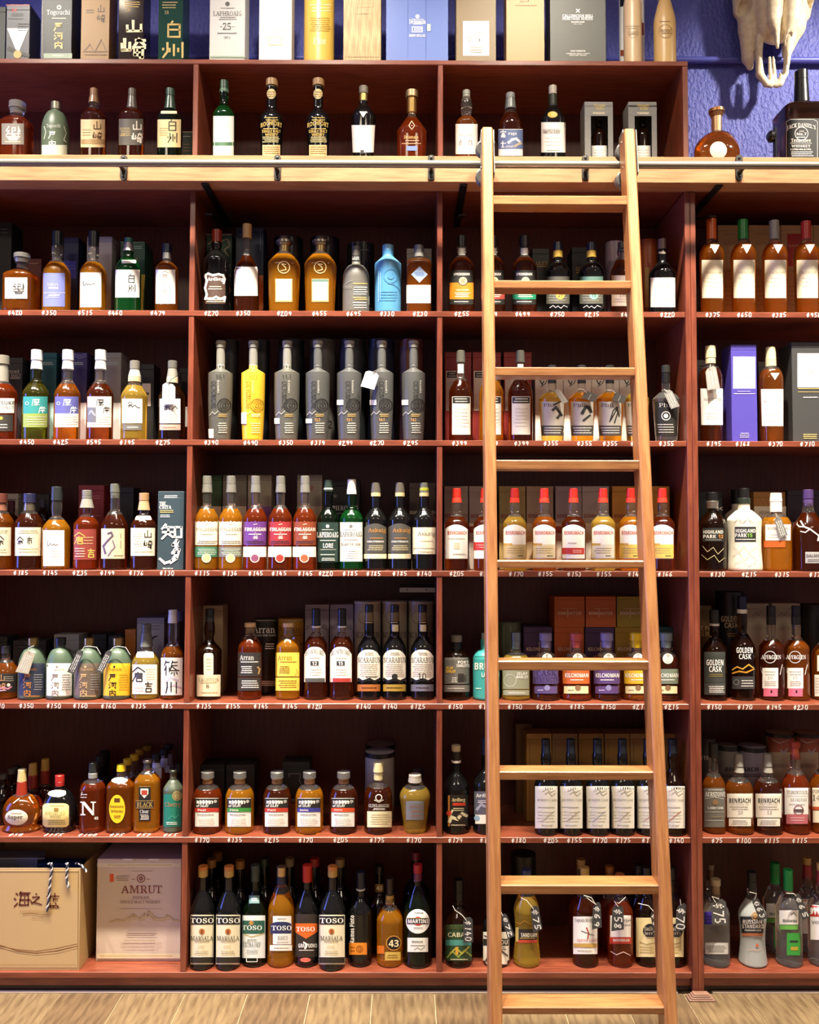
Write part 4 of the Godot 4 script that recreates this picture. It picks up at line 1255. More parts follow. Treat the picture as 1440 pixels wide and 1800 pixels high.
func row_b() -> void:
	bx("B", -14, 19, 391, -0.14, 0.09, "1c1c1c", "i 0 14 400 412 2 6a6a66", "black carton cut off by the left edge")
	bx("B", 47, 72, 455, -0.17, 0.08, "5c2a24", "i 50 68 462 465 1 b08a80", "dark maroon carton behind the squat decanter")
	bt("B", 9, 67, 447, "m 489 473 18 n=3 f=24", "a", "c 447 455 28 c9c5bc~;c 455 463 22 c9c5bc~ 26;l 9 48 488 525 f0ece2;k 33 507 19 19 1.5 2a2620 響;i 12 26 504 510 1 c8c0b0", "squat faceted decanter with glass stopper and white label")
	bx("B", 111, 137, 417, -0.16, 0.08, "16203f", "q 111 134 459 490 3a3f9a;i 114 132 465 475 2 6a70b8", "navy carton behind the blue violet label")
	bt("B", 76, 124, 408, "m 482 458 15 b=0.25", "g", "c 408 432 18 141820;l 76 114 480 539 7078b8;t 93 500 18 5 b8b8e0/s Ichiro's;t 94 506 16 4 ece8e0/b Malt & Grain;p 1 c8c8e8 77 515 114 515;i 84 106 517 521 2 d8d8f0;p 1 c8c8e8 82 523 104 523", "gold whisky with blue violet label and black cap")
	bx("B", 152, 196, 416, -0.16, 0.08, "a6a3a0", "i 160 190 480 520 4 8a8890", "pale grey carton behind the gold white label whisky")
	bt("B", 141, 187, 408, "m 482 458 15 b=0.25", "g", "c 408 434 18 10131a;l 141 178 479 540 f0ede6;p 1.4 22201c 147 494 147 502 150 501 152 498 154 501 157 499 160 501 164 498 167 500;i 148 172 509 530 3 d8d4cc", "gold whisky with plain white scripted label and black cap")
	bx("B", 211, 254, 425, -0.16, 0.1, "1c4a3a", "q 211 254 425 426.5 5a8a70;i 232 250 432 438 2 8ab09a;t 239 456 6 5 b8b070/s 12;p 8 c9b84a 248 545 250 505 252 485", "dark green carton behind the green glass whisky")
	bt("B", 203, 248, 419, "m 476 452 17", "v", "c 419 427 14 1d5a50;c 427 443 20 c4c8c4* 13;l 214 239 457 463 e8e8e0;l 203 246 474 523 f2efe8;k 231 489 12 15 1.7 22201a 白州;i 206 220 490 515 4 c8c4bc", "green glass whisky with white label and silver collar")
	bt("B", 273, 313, 430, "m 474 460 13", "a", "c 430 445 17 141a2c;c 445 457 15 a8a6a0*;l 274 308 474 534 f2efe8;k 290 483 13 14 1.1 8a8680 倉市;k 290 513 13 14 1.1 8a8680 吉川;i 276 304 526 530 1 c8c4bc", "amber whisky with faint brushed white label beside the divider")
	bx("B", 362, 407, 411, -0.15, 0.08, "2f4a38", "q 362 407 411 414 8a8878;p 2.2 a89a7a 366 430 372 424 378 432 370 440 378 446;p 2.2 a89a7a 390 424 400 420 404 432 394 440 402 450;p 2.2 a89a7a 392 460 404 466 396 476 406 486;p 2.2 a89a7a 398 500 406 510 398 524 405 538", "green carton with beige scrollwork behind the black bottle")
	bt("B", 358, 403, 405, "m 462 440 14 b=0.3", "k", "c 405 428 17 8c2c16;p 1.4 c9a080 376 411 381 416 376 422 382 427;l 361 396 482 534 4a3328;p 4 f0ece4 361 484 366 481 374 484 384 482 392 484 395 490 393 498;p 4 f0ece4 361 484 364 494 361 506 364 518 361 526;p 4 f0ece4 362 524 372 526 380 522 388 526 395 522 394 530;t 379 491.5 27 8 f0ece4/bs Ardbeg;i 366 390 502 510 2 e6d9b8;i 364 394 522 532 3 d8cbb0", "black bottle with white ribbon label and orange red cap")
	bx("B", 414, 463, 400, -0.15, 0.08, "1b2340", "p 0.8 7a86b0 458 402 458 440;q 452 463 484 545 c07a3a;i 420 450 410 414 1 4a5a8a", "tall navy carton behind the gold capped bottle")
	bt("B", 412, 456, 395, "s 482 441 14", "d", "c 395 420 16 b08a4e;l 412 453 469 520 f6f3ec", "slender brown whisky with gold cap and blank white label")
	for v in [[471, 528, "d8d2c4", "gold"], [535, 592, "5a7a6a", "green"]]:
		var c: float = (v[0] + v[1]) * 0.5
		tb("B", c + -19.0, c + 34.0, 422, -0.2, "1a1a1a!", "", "black gloss tube behind the " + v[3] + " topped decanter label")
		bt("B", v[0], v[1], 417, "m 470 444 19 n=3.2 d=0.8 t=0.9", "g", ("c 417 424 22 6f6b66* 18;c 424 429 30 8a8478*;c 429 433 20 8a8478* 26;c 433 445 19 a8905c*;o %d 470 11 9.6 e8c88a;p 1.6 e8c88a %d 465 %d 464 %d 470 %d 474 %d 476;l %d %d 490 531 a8905c t0;l %d %d 495 528 f0ece0;q %d %d 491 495 %s;i %d %d 500 520 3 d8d4c8" % [c, c + 4, c - 4, c + 3, c + 4, c - 5, c - 15, c + 15, c - 13, c + 13, c - 14, c + 14, v[2], c - 10, c + 10]).replace(" t0", ""), "broad shouldered gold decanter with " + v[3] + " topped framed label")
	tb("B", 609, 659, 432, -0.18, "17171a!", "q 645 657 540 545 2a2a2e;i 618 650 438 441 1 4a4a4e", "black gloss tube behind the grey satin bottle")
	bt("B", 602, 650, 434, "e 492 466 15", "66635a", "c 434 448 15 4a4a48;l 618 633 448 459 2f2f2e;i 619 632 451 457 2 e8e4d8;i 620 646 497 500 1 d8b870;i 620 646 503 519 4 d8d4c8;i 620 646 522 528 2 d8b870;i 620 646 530 543 3 d8d4c8;p 1 8a8678 604 502 612 496 620 493;t 611 504 16 6 8a8678/s Rhinn;l 648 651 521 536 f0ece4", "grey satin bottle with dark neck and small white print")
	bt("B", 658, 706, 432, "c 466 452 20 t=0.97", "4f8cb6", "c 432 442 20 5d8fb0;c 442 446 18 4a80a4 20;p 2.5 6ea4c8 660 464 664 458 676 455 688 455 700 458 704 464;o 687 485 13 11 3f7ca6;o 687 485 6 0 3f7ca6;p 1.6 3f7ca6 681 497 692 500 700 506 704 514;i 664 700 510 530 4 4482aa;p 1 9ac4dc 666 476 666 530;p 1 9ac4dc 669 478 669 526", "blue ceramic bottle with raised seal")
	bx("B", 715, 759, 437, -0.16, 0.08, "8f8a82", "t 737 455 30 5 5a5650/s SINGLE;i 722 750 460 466 1 5a5650", "grey carton behind the diamond label bottle")
	bt("B", 714, 759, 432, "e 466 456 17 n=4 d=0.85", "a", "c 432 446 18 5f6062 16;c 446 453 18 8a8880;l 723 752 468 497 9ab0cc d;i 729 746 479 486 3 5a78b0;l 715 757 501 533 f2eee4;i 732 746 529 531 1 8a8680", "square shouldered whisky with pale blue diamond label")
	for v in [[789, 835, "d88420", "orange label", "10"], [845, 889, "a8463c", "red label half behind ladder upright", "12"], [900, 944, "1d8a62", "green label inside the ladder", "15"]]:
		var c: float = (v[0] + v[1]) * 0.5
		bt("B", v[0], v[1], 416, "m 472 450 14 b=0.25", "d", "c 416 435 17 181818;l %d %d 436 448 a8a49c;l %d %d 475 535 26241f;t %d 482 28 4.5 ece8e0/b SPRINGBANK;q %d %d 497 526 %s;o %d 494 8.5 0 26241f;o %d 494 7 0 e0c898;t %d 495 6 8 8a6a4a/bs S;t %d 510 22 2.6 f4e4c8/b AGED %s YEARS;i %d %d 514 523 3 f4e4c8;i %d %d 529 532 1 c8c4b8" % [c - 6, c + 6, c - 21, c + 20, c, c - 21, c + 20, v[2], c + 2, c + 2, c + 2, c + 1, v[4], c - 12, c + 14, c - 14, c + 14], "whisky with black and " + v[3])
	bx("B", 936, 966, 437, -0.15, 0.09, "20261f", "t 953 463 20 6 c9a44a/s GLEN;i 944 964 467 470 1 c9a44a", "dark carton with gold lettering behind the black cap", "gift_box")
	bx("B", 1006, 1040, 435, -0.15, 0.09, "1a201d", "t 1022 473 18 7 c9a44a/s GLEN;i 1012 1034 478 481 1 c9a44a", "black carton with gold lettering behind the teal label")
	for v in [[959, 1003, "4a473e", "c9a24a", "21", "grey label and gold seal"], [1017, 1063, "54746a", "7ac0a0", "15", "teal label and mint seal"]]:
		var c: float = (v[0] + v[1]) * 0.5
		bt("B", v[0], v[1], 427, "e 484 462 15", "k", "c 427 442 17 1a2030 15;c 442 454 17 a88a3a;l %d %d 486 534 54534a;q %d %d 486 500 %s;i %d %d 512 530 4 8a8878;o %d 519 7.5 0 %s;t %d 519 7 6 3a3020/b %s;p 0.9 f0ece4 %d 541 %d 537 %d 541 %d 538 %d 542 %d 537 %d 540" % [c - 21, c + 20, c - 21, c + 20, v[2], c - 18, c + 16, c + 4, v[3], c + 4, v[4], c - 14, c - 8, c - 4, c, c + 5, c + 10, c + 16], "gold collared black bottle with " + v[5])
	tb("B", 1064, 1097, 428, -0.17, "8f8290", "t 1082 463 24 7 3a3038/s THE B", "lilac tube behind the ladder upright")
	bt("B", 1073, 1116, 427, "m 484 452 14 b=0.3", "d", "c 427 442 15 2a2426;l 1074 1113 484 538 cdb9a4;t 1097 519 16 6 6a5a50/s THE;i 1078 1108 524 532 2 a8988a", "cream label whisky half behind the right ladder upright")
	tb("B", 1122, 1156, 425, -0.2, "a04a1a", "q 1134 1141 470 540 c9a860", "orange brown tube right of the ladder upright")
	bt("B", 1141, 1188, 421, "m 484 462 14 b=0.12", "k", "c 421 445 14 6f5a50;l 1158 1170 442 446 b8a890;l 1144 1187 488 540 efece4;t 1165 501 26 7 c86a5a/s Glenfarclas;i 1152 1180 508 524 3 d8d4cc;p 0.8 c8c0b4 1148 528 1184 528", "black bottle with white label and red script right of ladder")
	for v in [[1263, 1317, 0], [1318, 1373, 0], [1374, 1431, 1], [1432, 1476, 0]]:
		bx("B", v[0], v[1], 396, -0.17, 0.08, "b89a66", ("q %d %d 411 468 a83424;t %d 432 32 4 d8b088/s MACALLAN" if v[2] else "p 0.8 8a7040 %d 411 %d 411;t %d 428 34 5 8a7040/s MACALLAN") % [v[0] + 10, v[1] - 14, (v[0] + v[1]) * 0.5] + ";p 0.6 8a7040 %d 476 %d 476;i %d %d 500 540 5 9a8048" % [v[0] + 4, v[1] - 2, v[0] + 8, v[1] - 8], ["tan carton behind the orange and green caps", "tan carton behind the green and grey caps", "tan carton with red panel behind the red cap", "tan carton cut off by right edge"][[1263, 1318, 1374, 1432].find(v[0])])
	for v in [[1230, 1273, "c4561c", "orange"], [1285, 1329, "1d7a3a", "green"], [1340, 1384, "8a867e", "grey"], [1396, 1440, "b03028", "red"]]:
		var c: float = (v[0] + v[1]) * 0.5
		bt("B", v[0], v[1], 386 + (v[0] - 1230) * 0.025, "e 450 428 16 t=0.9", "a", "c %s 422 17 %s;l %d %d 430 446 f0ece0 t;l %d %d 457 524 ece0c4;t %d 479 26 3.6 b8a888/s MACALLAN;i %d %d 485 506 3 d8ccb0" % [386 + (v[0] - 1230) * 0.025, v[2], c - 2, c + 14, c - 17, c + 20, c + 4, c - 8, c + 14], "broad shouldered amber whisky with cream label and " + v[3] + " cap")


func row_c() -> void:
	bx("C", 12, 38, 629, -0.14, 0.1, "3a3a3c", "t 24 654 20 6 c8c4bc/b TSUKE;t 26 660.5 22 5 c8c4bc/b E MALT;t 27 665 18 2.6 ece8e0/b WHISKY", "dark grey lettered carton behind leftmost bottle")
	bt("C", -24, 29, 626, "m 692 672 22", "r", "c 626 641 24 8a8578;c 641 672 23 948f84 20;l -20 26 700 726 efeae0;t 4 708 42 6 6a6660/b YOTSUKE;t 8 716 34 5 8a8680 E MALT;l -20 22 729 758 3a3733;o 2 735 3 0 c9a44a;i -8 14 744 754 2 ece8e0", "reddish whisky with grey capsule cut off by the left edge")
	for v in [[40, 87, "2f8a88", "8a9a48", "o", "teal and green", 52, 98, "1f5660", "teal"], [96, 141, "5a5a9e", "e8e4dc", "a", "indigo and white", 107, 152, "3a2f66", "purple"], [153, 199, "efebe2", "efebe2", "d", "white", 166, 212, "8f8d8a", "grey white"]]:
		var c: float = (v[0] + v[1]) * 0.5
		bx("C", v[6], v[7], 620, -0.14, 0.09, v[8], ("p 1 9a90c0 %d 626 %d 630 %d 626 %d 630 %d 626;p 1 9a90c0 %d 622 %d 626 %d 622 %d 626 %d 622" % [v[6], v[6] + 11, v[6] + 22, v[6] + 33, v[7], v[6], v[6] + 11, v[6] + 22, v[6] + 33, v[7]] if v[9] == "purple" else "") + ";i %d %d 636 642 2 a8b8b8;q %d %d 708 772 %s" % [v[6] + 16, v[7] - 4, v[6], v[7], {"teal": "9ab8b0", "purple": "d8ccc8", "grey white": "e8e4de"}[v[9]]], v[9] + " carton behind " + v[5] + " label")
		bt("C", v[0], v[1], 616, "m 696 670 16", v[4], ("c 616 634 19 d8d8d6;c 634 650 20 d8d8d6 17;l %d %d 697 751 %s;q %d %d 727 751 %s;" % [v[0] + 1, v[1] - 3, v[2], v[0] + 1, v[1] - 3, v[3]]) + ("k %d 707 13 12 1.2 %s 厚;k %d 720 12 12 1.2 %s 岸;o %d 709 3 2.2 %s;i %d %d 731 748 4 %s" % [c, "2a2826" if v[5] == "white" else "d8e4e0", c + 11, "2a2826" if v[5] == "white" else "d8e4e0", c - 15, "c8d0d0", c - 18, c + 18, "b0aca4"]) + (";q 154 169 716 742 6a6a72;p 3 9aa0b0 156 728 161 722 167 730" if v[5] == "white" else ""), "white capped whisky with " + v[5] + " label")
	bx("C", 246, 270, 640, -0.14, 0.08, "262626", "l 250 265 674 714 e8e4da;q 254 262 690 694 55524c", "black carton behind the bright yellow whisky")
	bt("C", 213, 259, 635, "m 700 672 15", "y", "c 635 650 17 77746a;c 650 663 22 b0aca0 16;c 663 672 22 c8b890;l 215 250 701 744 f0ece2;k 229 711 9 10 1.3 2a2622 余;p 1.6 2a2622 232 716 237 712 241 716 246 717;i 220 244 724 740 4 d8d4c8;l 216 249 746 756 6a665c;i 222 244 749 753 1 d8d4c8", "bright yellow whisky with white label and silver collar")
	bx("C", 314, 331, 647, -0.205, 0.09, "1d1d1d", "", "black carton wedged against the left divider")
	bt("C", 288, 332, 655, "m 704 682 15 z=-0.155", "d", "c 655 668 15 5a5750;l 318 330 715 750 e8e4da", "whisky standing behind the tagged bottle by the divider")
	bt("C", 279, 326, 635, "m 700 674 15", "n", "c 635 648 16 66645c;c 648 664 19 8a867c 15;c 664 674 20 c8b898;l 281 317 701 744 f0ece2;k 294 717 14 9 1.4 2a2622 市;p 1.4 2a2622 302 720 308 714 312 719;i 286 312 726 740 4 c8c0b0;l 281 317 746 756 c09a8a;i 286 312 750 753 1 8a6a5a", "dark whisky with white label under a white tag")
	var oct := [[366, 409, "57554f", "10.1"], [424, 466, "d8ac30", "10.3"], [482, 527, "57554f", "11.1"], [537, 580, "4c4c4a", "12.2"], [592, 636, "4c4c4a", "13.1"], [650, 692, "4c4c4a", "14.1"], [706, 748, "4c4c4a", "14.2"]]
	var tubes := [[386, 420, "20211f"], [446, 474, "1b1c1e"], [489, 535, "1c1d26"], [544, 590, "57544f"], [596, 644, "26272a"], [646, 694, "22283a"], [702, 746, "7a4c3c"]]
	for i in 7:
		var v: Array = oct[i]
		var c: float = (v[0] + v[1]) * 0.5
		var u: Array = tubes[i]
		tb("C", u[0], u[1], 600, -0.18, u[2] + "", "q %d %d 610 780 %s" % [u[0] + 2, u[0] + 12, ["1c1c1c", "1c1c1c", "26305e", "2c3560", "2c3560", "2c3560", "6a5c88"][i]] + (";t 580 746 8 13 2a2a2a 2" if i == 3 else ""), ["black", "black", "navy sheened", "grey", "dark blue sheened", "blue sheened", "purple and copper"][i] + " tube behind the " + ["first", "second", "third", "fourth", "fifth", "sixth", "seventh"][i] + " tall slim bottle")  # blue strips painted down the tubes stand for reflected side light
		var yellow: bool = i == 1
		var pale := "c8c4b8" if not yellow else "e8d8a0"
		var dark := "1f1f1e" if not yellow else "a88420"
		var text: float = [c - 11, c - 8, c - 4, c - 6, c - 2, c + 0, c + 4][i]
		bt("C", v[0], v[1], 600, "c 657 649 15 t=0.86 w=0.055", v[2], ("c 600 606 18 8a887f;c 606 612 17 8a887f;c 612 642 15 %s;c 642 649 15 %s;" % ["8a887f" if i < 3 else "5a5a58", ("d8d4c8" if i < 3 else "6a6a68")]) + ("t %d 694 %d 8.5 %s/dN OCTOMORE;" % [text, 48, dark]).replace("/dN", "/d") + ("o %d 712 12 10.4 %s;o %d 712 8 6.6 %s;o %d 712 4 2.4 %s;" % [c + 7, dark, c + 7, dark, c + 7, dark]) + ("t %d 662 14 7 %s %s;" % [c, dark, v[3]] if i < 3 else "t %d 738 9 5.5 %s/b %s;" % [c, "c08a50", v[3]]) + "i %d %d 727 733 2 %s;i %d %d 742 762 5 %s;p 0.8 %s %d 730 %d 724 %d 728 %d 722;" % [c - 4, c + 12, "b8924a" if not yellow else "f0e4b8", c - 4, c + 12, pale, pale, c - 18, c - 13, c - 9, c - 3] + "t %d 680 22 3 %s/d Bruichladdich;" % [text + 8, pale] + "l %d %d %d %d f0ece4" % [v[0] + 1, v[0] + (10 if i < 3 else 12), [754, 725, 735, 736, 703, 703, 703][i], [770, 745, 745, 744, 712, 712, 712][i]], ["first tall slim dark bottle, with a lower left white sticker", "tall slim frosted yellow bottle among the dark ones", "third tall slim dark bottle, with black number 11.1", "fourth tall slim dark bottle, before the grey tube", "fifth tall slim dark bottle, before the blue sheened tube", "sixth tall slim dark bottle, wearing a white tag", "seventh tall slim dark bottle, before the copper tube"][i])
	for v in [[782, 829], [831, 881], [886, 935]]:
		var i := [782, 831, 886].find(v[0])
		bx("C", v[0], v[1], 619, -0.15, 0.09, "8a2a26", "l %d %d 652 722 ece6d8;q %d %d 654 664 2a2826;i %d %d 655 663 2 ece8e0" % [v[0] + 2, v[0] + 20, v[0] + 4, v[0] + 20, v[0] + 6, v[0] + 19], ["red carton next to the middle divider", "red carton behind the left ladder upright", "red carton right of the left ladder upright"][i])
	for v in [[789, 831], [842, 886], [893, 937]]:
		var i := [789, 842, 893].find(v[0])
		var c: float = (v[0] + v[1]) * 0.5
		bt("C", v[0], v[1], 617, "m 692 664 15", "d" if i != 1 else "g", "c 617 638 16 55534c 15;l %d %d 640 656 ece8e0;l %d %d 697 764 efeadf;q %d %d 698 709 33312c;i %d %d 699 708 2 e8e4da;i %d %d 716 752 6 d0ccc0" % [c - 5, c + 5, c - 15, c + 17, c - 14, c + 16, c - 12, c + 14, c - 11, c + 13], ["brown whisky with black headed white label by the divider", "black headed white label whisky half behind left ladder upright", "brown whisky with black headed white label inside ladder"][i])
	for i in 4:
		var v: Array = [[941, 990], [991, 1040], [1041, 1089], [1090, 1132]][i]
		bx("C", v[0], v[1], 653, -0.16, 0.08, "ece6da", "p 2 2a2a28 %d 668 %d 676 %d 670;p 1.4 2a2a28 %d 680 %d 674 %d 668" % [v[0] + 8, v[0] + 12, v[0] + 15, v[0] + 10, v[0] + 18, v[0] + 21], ["first white carton behind the bird label bottles", "second white carton behind the bird label bottles", "third white carton behind the bird label bottles", "fourth white carton behind the bird label bottles"][i])
	for i in 5:
		var v: Array = [[947, 995, "y"], [999, 1047, "g"], [1048, 1097, "g"], [1097, 1141, "y"], [1147, 1195, "w"]][i]
		var c: float = (v[0] + v[1]) * 0.5
		var art: String = ["p 5 3a3836 %d 722 %d 716 %d 724 %d 730;p 3 3a3836 %d 712 %d 706;p 5 3a3836 %d 736 %d 728", "p 6 3a3836 %d 728 %d 716 %d 716 %d 724;p 4 3a3836 %d 740 %d 730;p 3 3a3836 %d 712 %d 722", "p 2.4 3a3836 %d 742 %d 722 %d 716 %d 732;p 2.4 3a3836 %d 738 %d 716;p 2.4 3a3836 %d 744 %d 724", "p 5 3a3836 %d 734 %d 716 %d 722 %d 738;p 4 3a3836 %d 742 %d 728;p 3 3a3836 %d 712 %d 720", ""][i]
		if art:
			art = art % [c + 0, c + 6, c + 12, c + 16, c + 2, c + 14, c + 8, c + 14]
		var bird: bool = i < 4
		bt("C", v[0], v[1], 643, "m 704 688 14 t=0.8", v[2], ("c 643 656 15 2c2b28;c 656 674 15 1c1c1c 14;l %d %d 706 766 %s;" % [c - 19, c + 20, "c9c4b6" if bird else "24231f"]) + ("q %d %d 748 766 55534c;t %d 712 22 6 4a4844/s Phil;%s;i %d %d 750 763 3 e8e4da" % [c - 19, c + 20, c - 4, art, c - 16, c + 17] if bird else "o %d 731 8 6.6 ece8e0;o %d 731 4 0 ece8e0;t %d 712 24 7 d8d4c8/s Phil;i %d %d 744 762 4 c8c4b8" % [c, c, c, c - 15, c + 15]), ["leftmost gold whisky of the pen drawn bird labels", "gold whisky second from left of the pen drawn labels", "gold whisky third from left of the pen drawn labels", "pen drawn label whisky half behind the ladder upright", "clear necked bottle with black moon label right of ladder"][i])
	bx("C", 1224, 1246, 633, -0.17, 0.08, "77706a", "i 1228 1240 642 650 2 3a3836", "grey carton behind the tagged white label bottle")
	bt("C", 1229, 1271, 609, "e 668 643 15 t=0.92", "d", "c 609 630 18 d8cca0;c 630 640 17 d8cca0;l 1230 1271 683 747 f2eee6;t 1253 702 30 4.5 8a8680/s MACALLAN;t 1255 716 9 7 a8a49c/s 12;i 1240 1266 724 738 3 dcd8d0", "broad shouldered whisky with cream cap and grey tag")
	bx("C", 1286, 1331, 606, -0.045, 0.09, "4a3f9c", "l 1289 1328 627 683 efebe4;t 1309 645 30 4 b8b4b0/s MACALLAN;t 1309 659 9 7 9a969a/s 12;i 1296 1322 686 690 1 9a94d0;p 0.8 d8d4e8 1290 692 1328 692;i 1300 1318 760 770 3 a8a4d8", "violet carton with white panel")
	bx("C", 1334, 1367, 636, -0.18, 0.08, "6a625c", "i 1338 1348 648 656 2 3a3836", "brown grey carton behind the second cream capped bottle")
	bt("C", 1335, 1377, 611, "e 670 645 15 t=0.92", "a", "c 611 634 18 d8cca0 16;c 634 645 18 d8cca0;l 1355 1370 656 668 efebe4 t;l 1336 1377 684 749 f2eee6;t 1358 705 30 4.5 9a968e/s MACALLAN;t 1361 719 9 7 a8a49c/s 15;i 1345 1372 726 742 3 dcd8d0", "broad shouldered whisky with cream cap between the two cartons")
	bx("C", 1393, 1452, 602, -0.045, 0.1, "3d3d3b", "l 1402 1452 621 681 efebe4;t 1426 640 38 4.5 b8b4b0/s MACALLAN;t 1424 654 10 8 9a9690/s 18;p 1.2 c9b070 1403 683 1450 683;p 0.8 c9b070 1403 689 1450 689;i 1410 1440 697 700 1 e8e4da;i 1412 1436 762 772 3 c9b070", "black dotted carton with white panel at right edge")


func row_d() -> void:
	bx("D", 4, 31, 868, -0.185, 0.07, "9a9690", "i 6 28 876 890 3 6a6660", "pale grey carton behind the leftmost bottles")
	bt("D", 2, 36, 880, "m 920 904 11 z=-0.14", "n", "c 880 900 12 4a2026", "dark bottle with maroon capsule behind the leftmost pair")
	bt("D", -22, 23, 868, "m 920 898 18", "a", "c 868 884 21 6a3a30;c 884 898 20 8a5a48 17;l -20 19 927 977 e2d8bc;k 1 950 12 16 1.7 2a2622 余;i -14 14 931 938 2 b0a888;i -14 14 964 973 2 b0a888", "amber whisky with maroon cap cut off by left edge")
	bx("D", 58, 85, 869, -0.17, 0.07, "242628", "", "black carton behind the cream label whisky")
	bt("D", 62, 86, 878, "m 908 896 9 z=-0.14", "n", "c 878 892 10 3a3848", "narrow dark bottle between the cream and white labels")
	bt("D", 27, 75, 868, "m 922 898 18", "d", "c 868 884 21 2e2c48;c 884 898 20 9a9078* 18;l 27 72 927 977 e4dabe;k 36 950 11 13 1.5 2a2622 余;k 52 950 11 13 1.5 2a2622 市;i 31 66 931 938 2 b0a888;i 31 66 962 972 2 c0b490", "amber whisky with cream label and violet navy cap")
	bt("D", 75, 123, 856, "m 932 908 15 b=0.25", "g", "c 856 880 20 2b3130 19;l 76 113 932 995 f2efe8;p 1.3 6a6660 84 950 84 960 87 958 89 955 92 959 95 956 98 959 102 956;i 84 106 966 984 4 dcd8d0", "gold whisky with plain white label and dark green cap")
	bx("D", 137, 182, 853, -0.15, 0.09, "7c2a22", "i 156 178 870 878 2 b06a58;i 150 178 905 908 1 b06a58", "red carton behind the red label whisky")
	bt("D", 130, 174, 862, "m 924 904 13", "r", "c 862 871 17 77746c;c 871 877 17 77746c 17;c 877 893 24 8a867c 17;l 130 169 930 984 8c3a30;k 140 946 18 20 2 c9a44a 倉;k 160 972 15 15 2 d8b45a 吉;i 146 164 942 958 3 c8a07a;i 132 150 962 980 4 d8b8a0", "orange red whisky with red label and bell shaped grey collar")
	bx("D", 208, 234, 857, -0.16, 0.08, "161718", "", "black carton behind the dragon label whisky")
	bt("D", 178, 225, 851, "m 928 898 16", "d", "c 851 866 17 66675a;c 866 876 16 66675a;l 178 219 929 982 d8c8a4;p 4 5a4a5a 186 974 182 960 190 950 198 942 196 936 190 938;p 3 7a6a78 190 978 196 968 202 962 198 950;p 1 6a6058 212 938 212 946;p 1 6a6058 212 950 212 964;i 200 216 974 979 1 8a7a60", "amber whisky with beige dragon print label and olive cap")
	bt("D", 230, 275, 867, "m 926 904 16", "d", "c 867 880 17 a8835c;c 880 897 21 b8936c 16;l 238 266 907 914 e8e0cc;l 230 273 928 977 ece4cc;k 260 938 14 16 1.7 22201c 山崎;i 233 250 936 962 6 c8bea0;i 236 268 967 972 1 c0b490", "dark whisky with cream label and wooden looking cap")
	bx("D", 277, 323, 864, -0.035, 0.075, "34434a", "i 288 312 870 876 2 d8dcdc;t 286 885 11 6 ece8e0/sb THE;t 291 891.5 21 6 ece8e0/sb CHITA;i 281 306 896 902 2 c9b070;i 281 300 904 910 2 c8ccd0;k 302 934 34 26 4.2 f2eee6 知;p 5 f2eee6 312 948 304 958 312 960 303 972 311 972 302 986 290 990 281 982;p 4 f2eee6 306 956 314 950 308 966 316 966 311 982 300 990;t 295 999 18 2.4 ece8e0/b 700ml 43% vol", "slate carton with big white brushed characters")
	var islay := [[341, 383, "e9e1cc", "3f7a5a", "g", "cream and green", "c9b98a"], [385, 427, "e4dcc8", "77736a", "g", "cream and grey", "c9b98a"], [428, 470, "6a3a86", "eee8da", "r", "purple and white", "8a4a6a"], [472, 514, "a02f34", "eee8da", "r", "red and white", "b03a30"], [515, 557, "8c4226", "eee8da", "r", "rust and white", "a85a3a"]]
	for i in 4:
		var u: Array = [[347, 389, "34502c", "dark green"], [391, 433, "6f695e", "grey"], [435, 477, "8f8672", "taupe with purple foot"], [522, 566, "8a8270", "taupe with round stamp"]][i]
		bx("D", u[0], u[1], 835, -0.14, 0.08, u[2], ("q %d %d 890 940 %s" % [u[0], u[1], ["d8ccae", "c8c0ac", "7a4a8a", "b8a88a"][i]]) + (";o 546 858 5 0 8a5a48" if i == 3 else ""), u[3] + " carton behind the wavy labels")
	for v in islay:
		var c: float = (v[0] + v[1]) * 0.5
		var light: bool = v[2][0] == "e"
		var tc := "a09884" if light else "efe6d4"
		bt("D", v[0], v[1], 837, "m 914 888 14 b=0.1 z=-0.046", v[4], "c 837 851 16 77756c;c 851 866 18 77756c 16;l %d %d 915 958 %s w;t %d 930.5 36 6.2 %s/b FINLAGGAN;i %d %d 937 941 1 %s;i %d %d 950 956 2 %s;p 1 %s %d 922 %d 921;l %d %d 961 979 %s;o %d 981 8 0 ece2cc;o %d 981 6.4 0 %s" % [v[0] + 0.5, v[1] - 1, v[2], c, tc, c - 12, c + 12, tc, c - 18, c + 18, "8a8270" if light else "4a2a3a", tc, c - 3, c + 3, v[0] + 0.5, v[1] - 2, v[3], c - 1, c - 1, v[6]] + (";t %d 944.5 8 6 efe6d4/sb 46;t %d 936 2 2 efe6d4 o" % [c, c] if not light else ";i %d %d 964 976 4 b8c8b0" % [c - 16, c + 16]), "wavy topped " + v[5] + " label whisky")
	bx("D", 584, 632, 845, -0.16, 0.08, "191b1a", "t 607 893 46 8 d8d8d0/sb PHROAIG;i 592 624 901 904 1 a8a8a0;o 589 872 3 0 6a6a66", "black carton with white letters between the two green bottles")
	bt("D", 557, 597, 844, "m 914 892 14 b=0.1", "u", "c 844 864 16 33403a;c 858 861 16.6 e0dcd0;l 557 596 918 988 1e3630;o 576 925 3 0 ece8e0;p 0.8 ece8e0 566 931 586 931;t 576 940 37 9 f0ece4/sb LAPHROAIG;i 562 592 948 952 1 d8d8d0;t 577 959 17 8 f0ece4/b LORE;p 0.7 d8d8d0 564 966 590 966;i 564 590 972 978 1 d8d8d0;i 566 588 980 986 2 c8c8c0", "dark green bottle with black green label and white lettering")
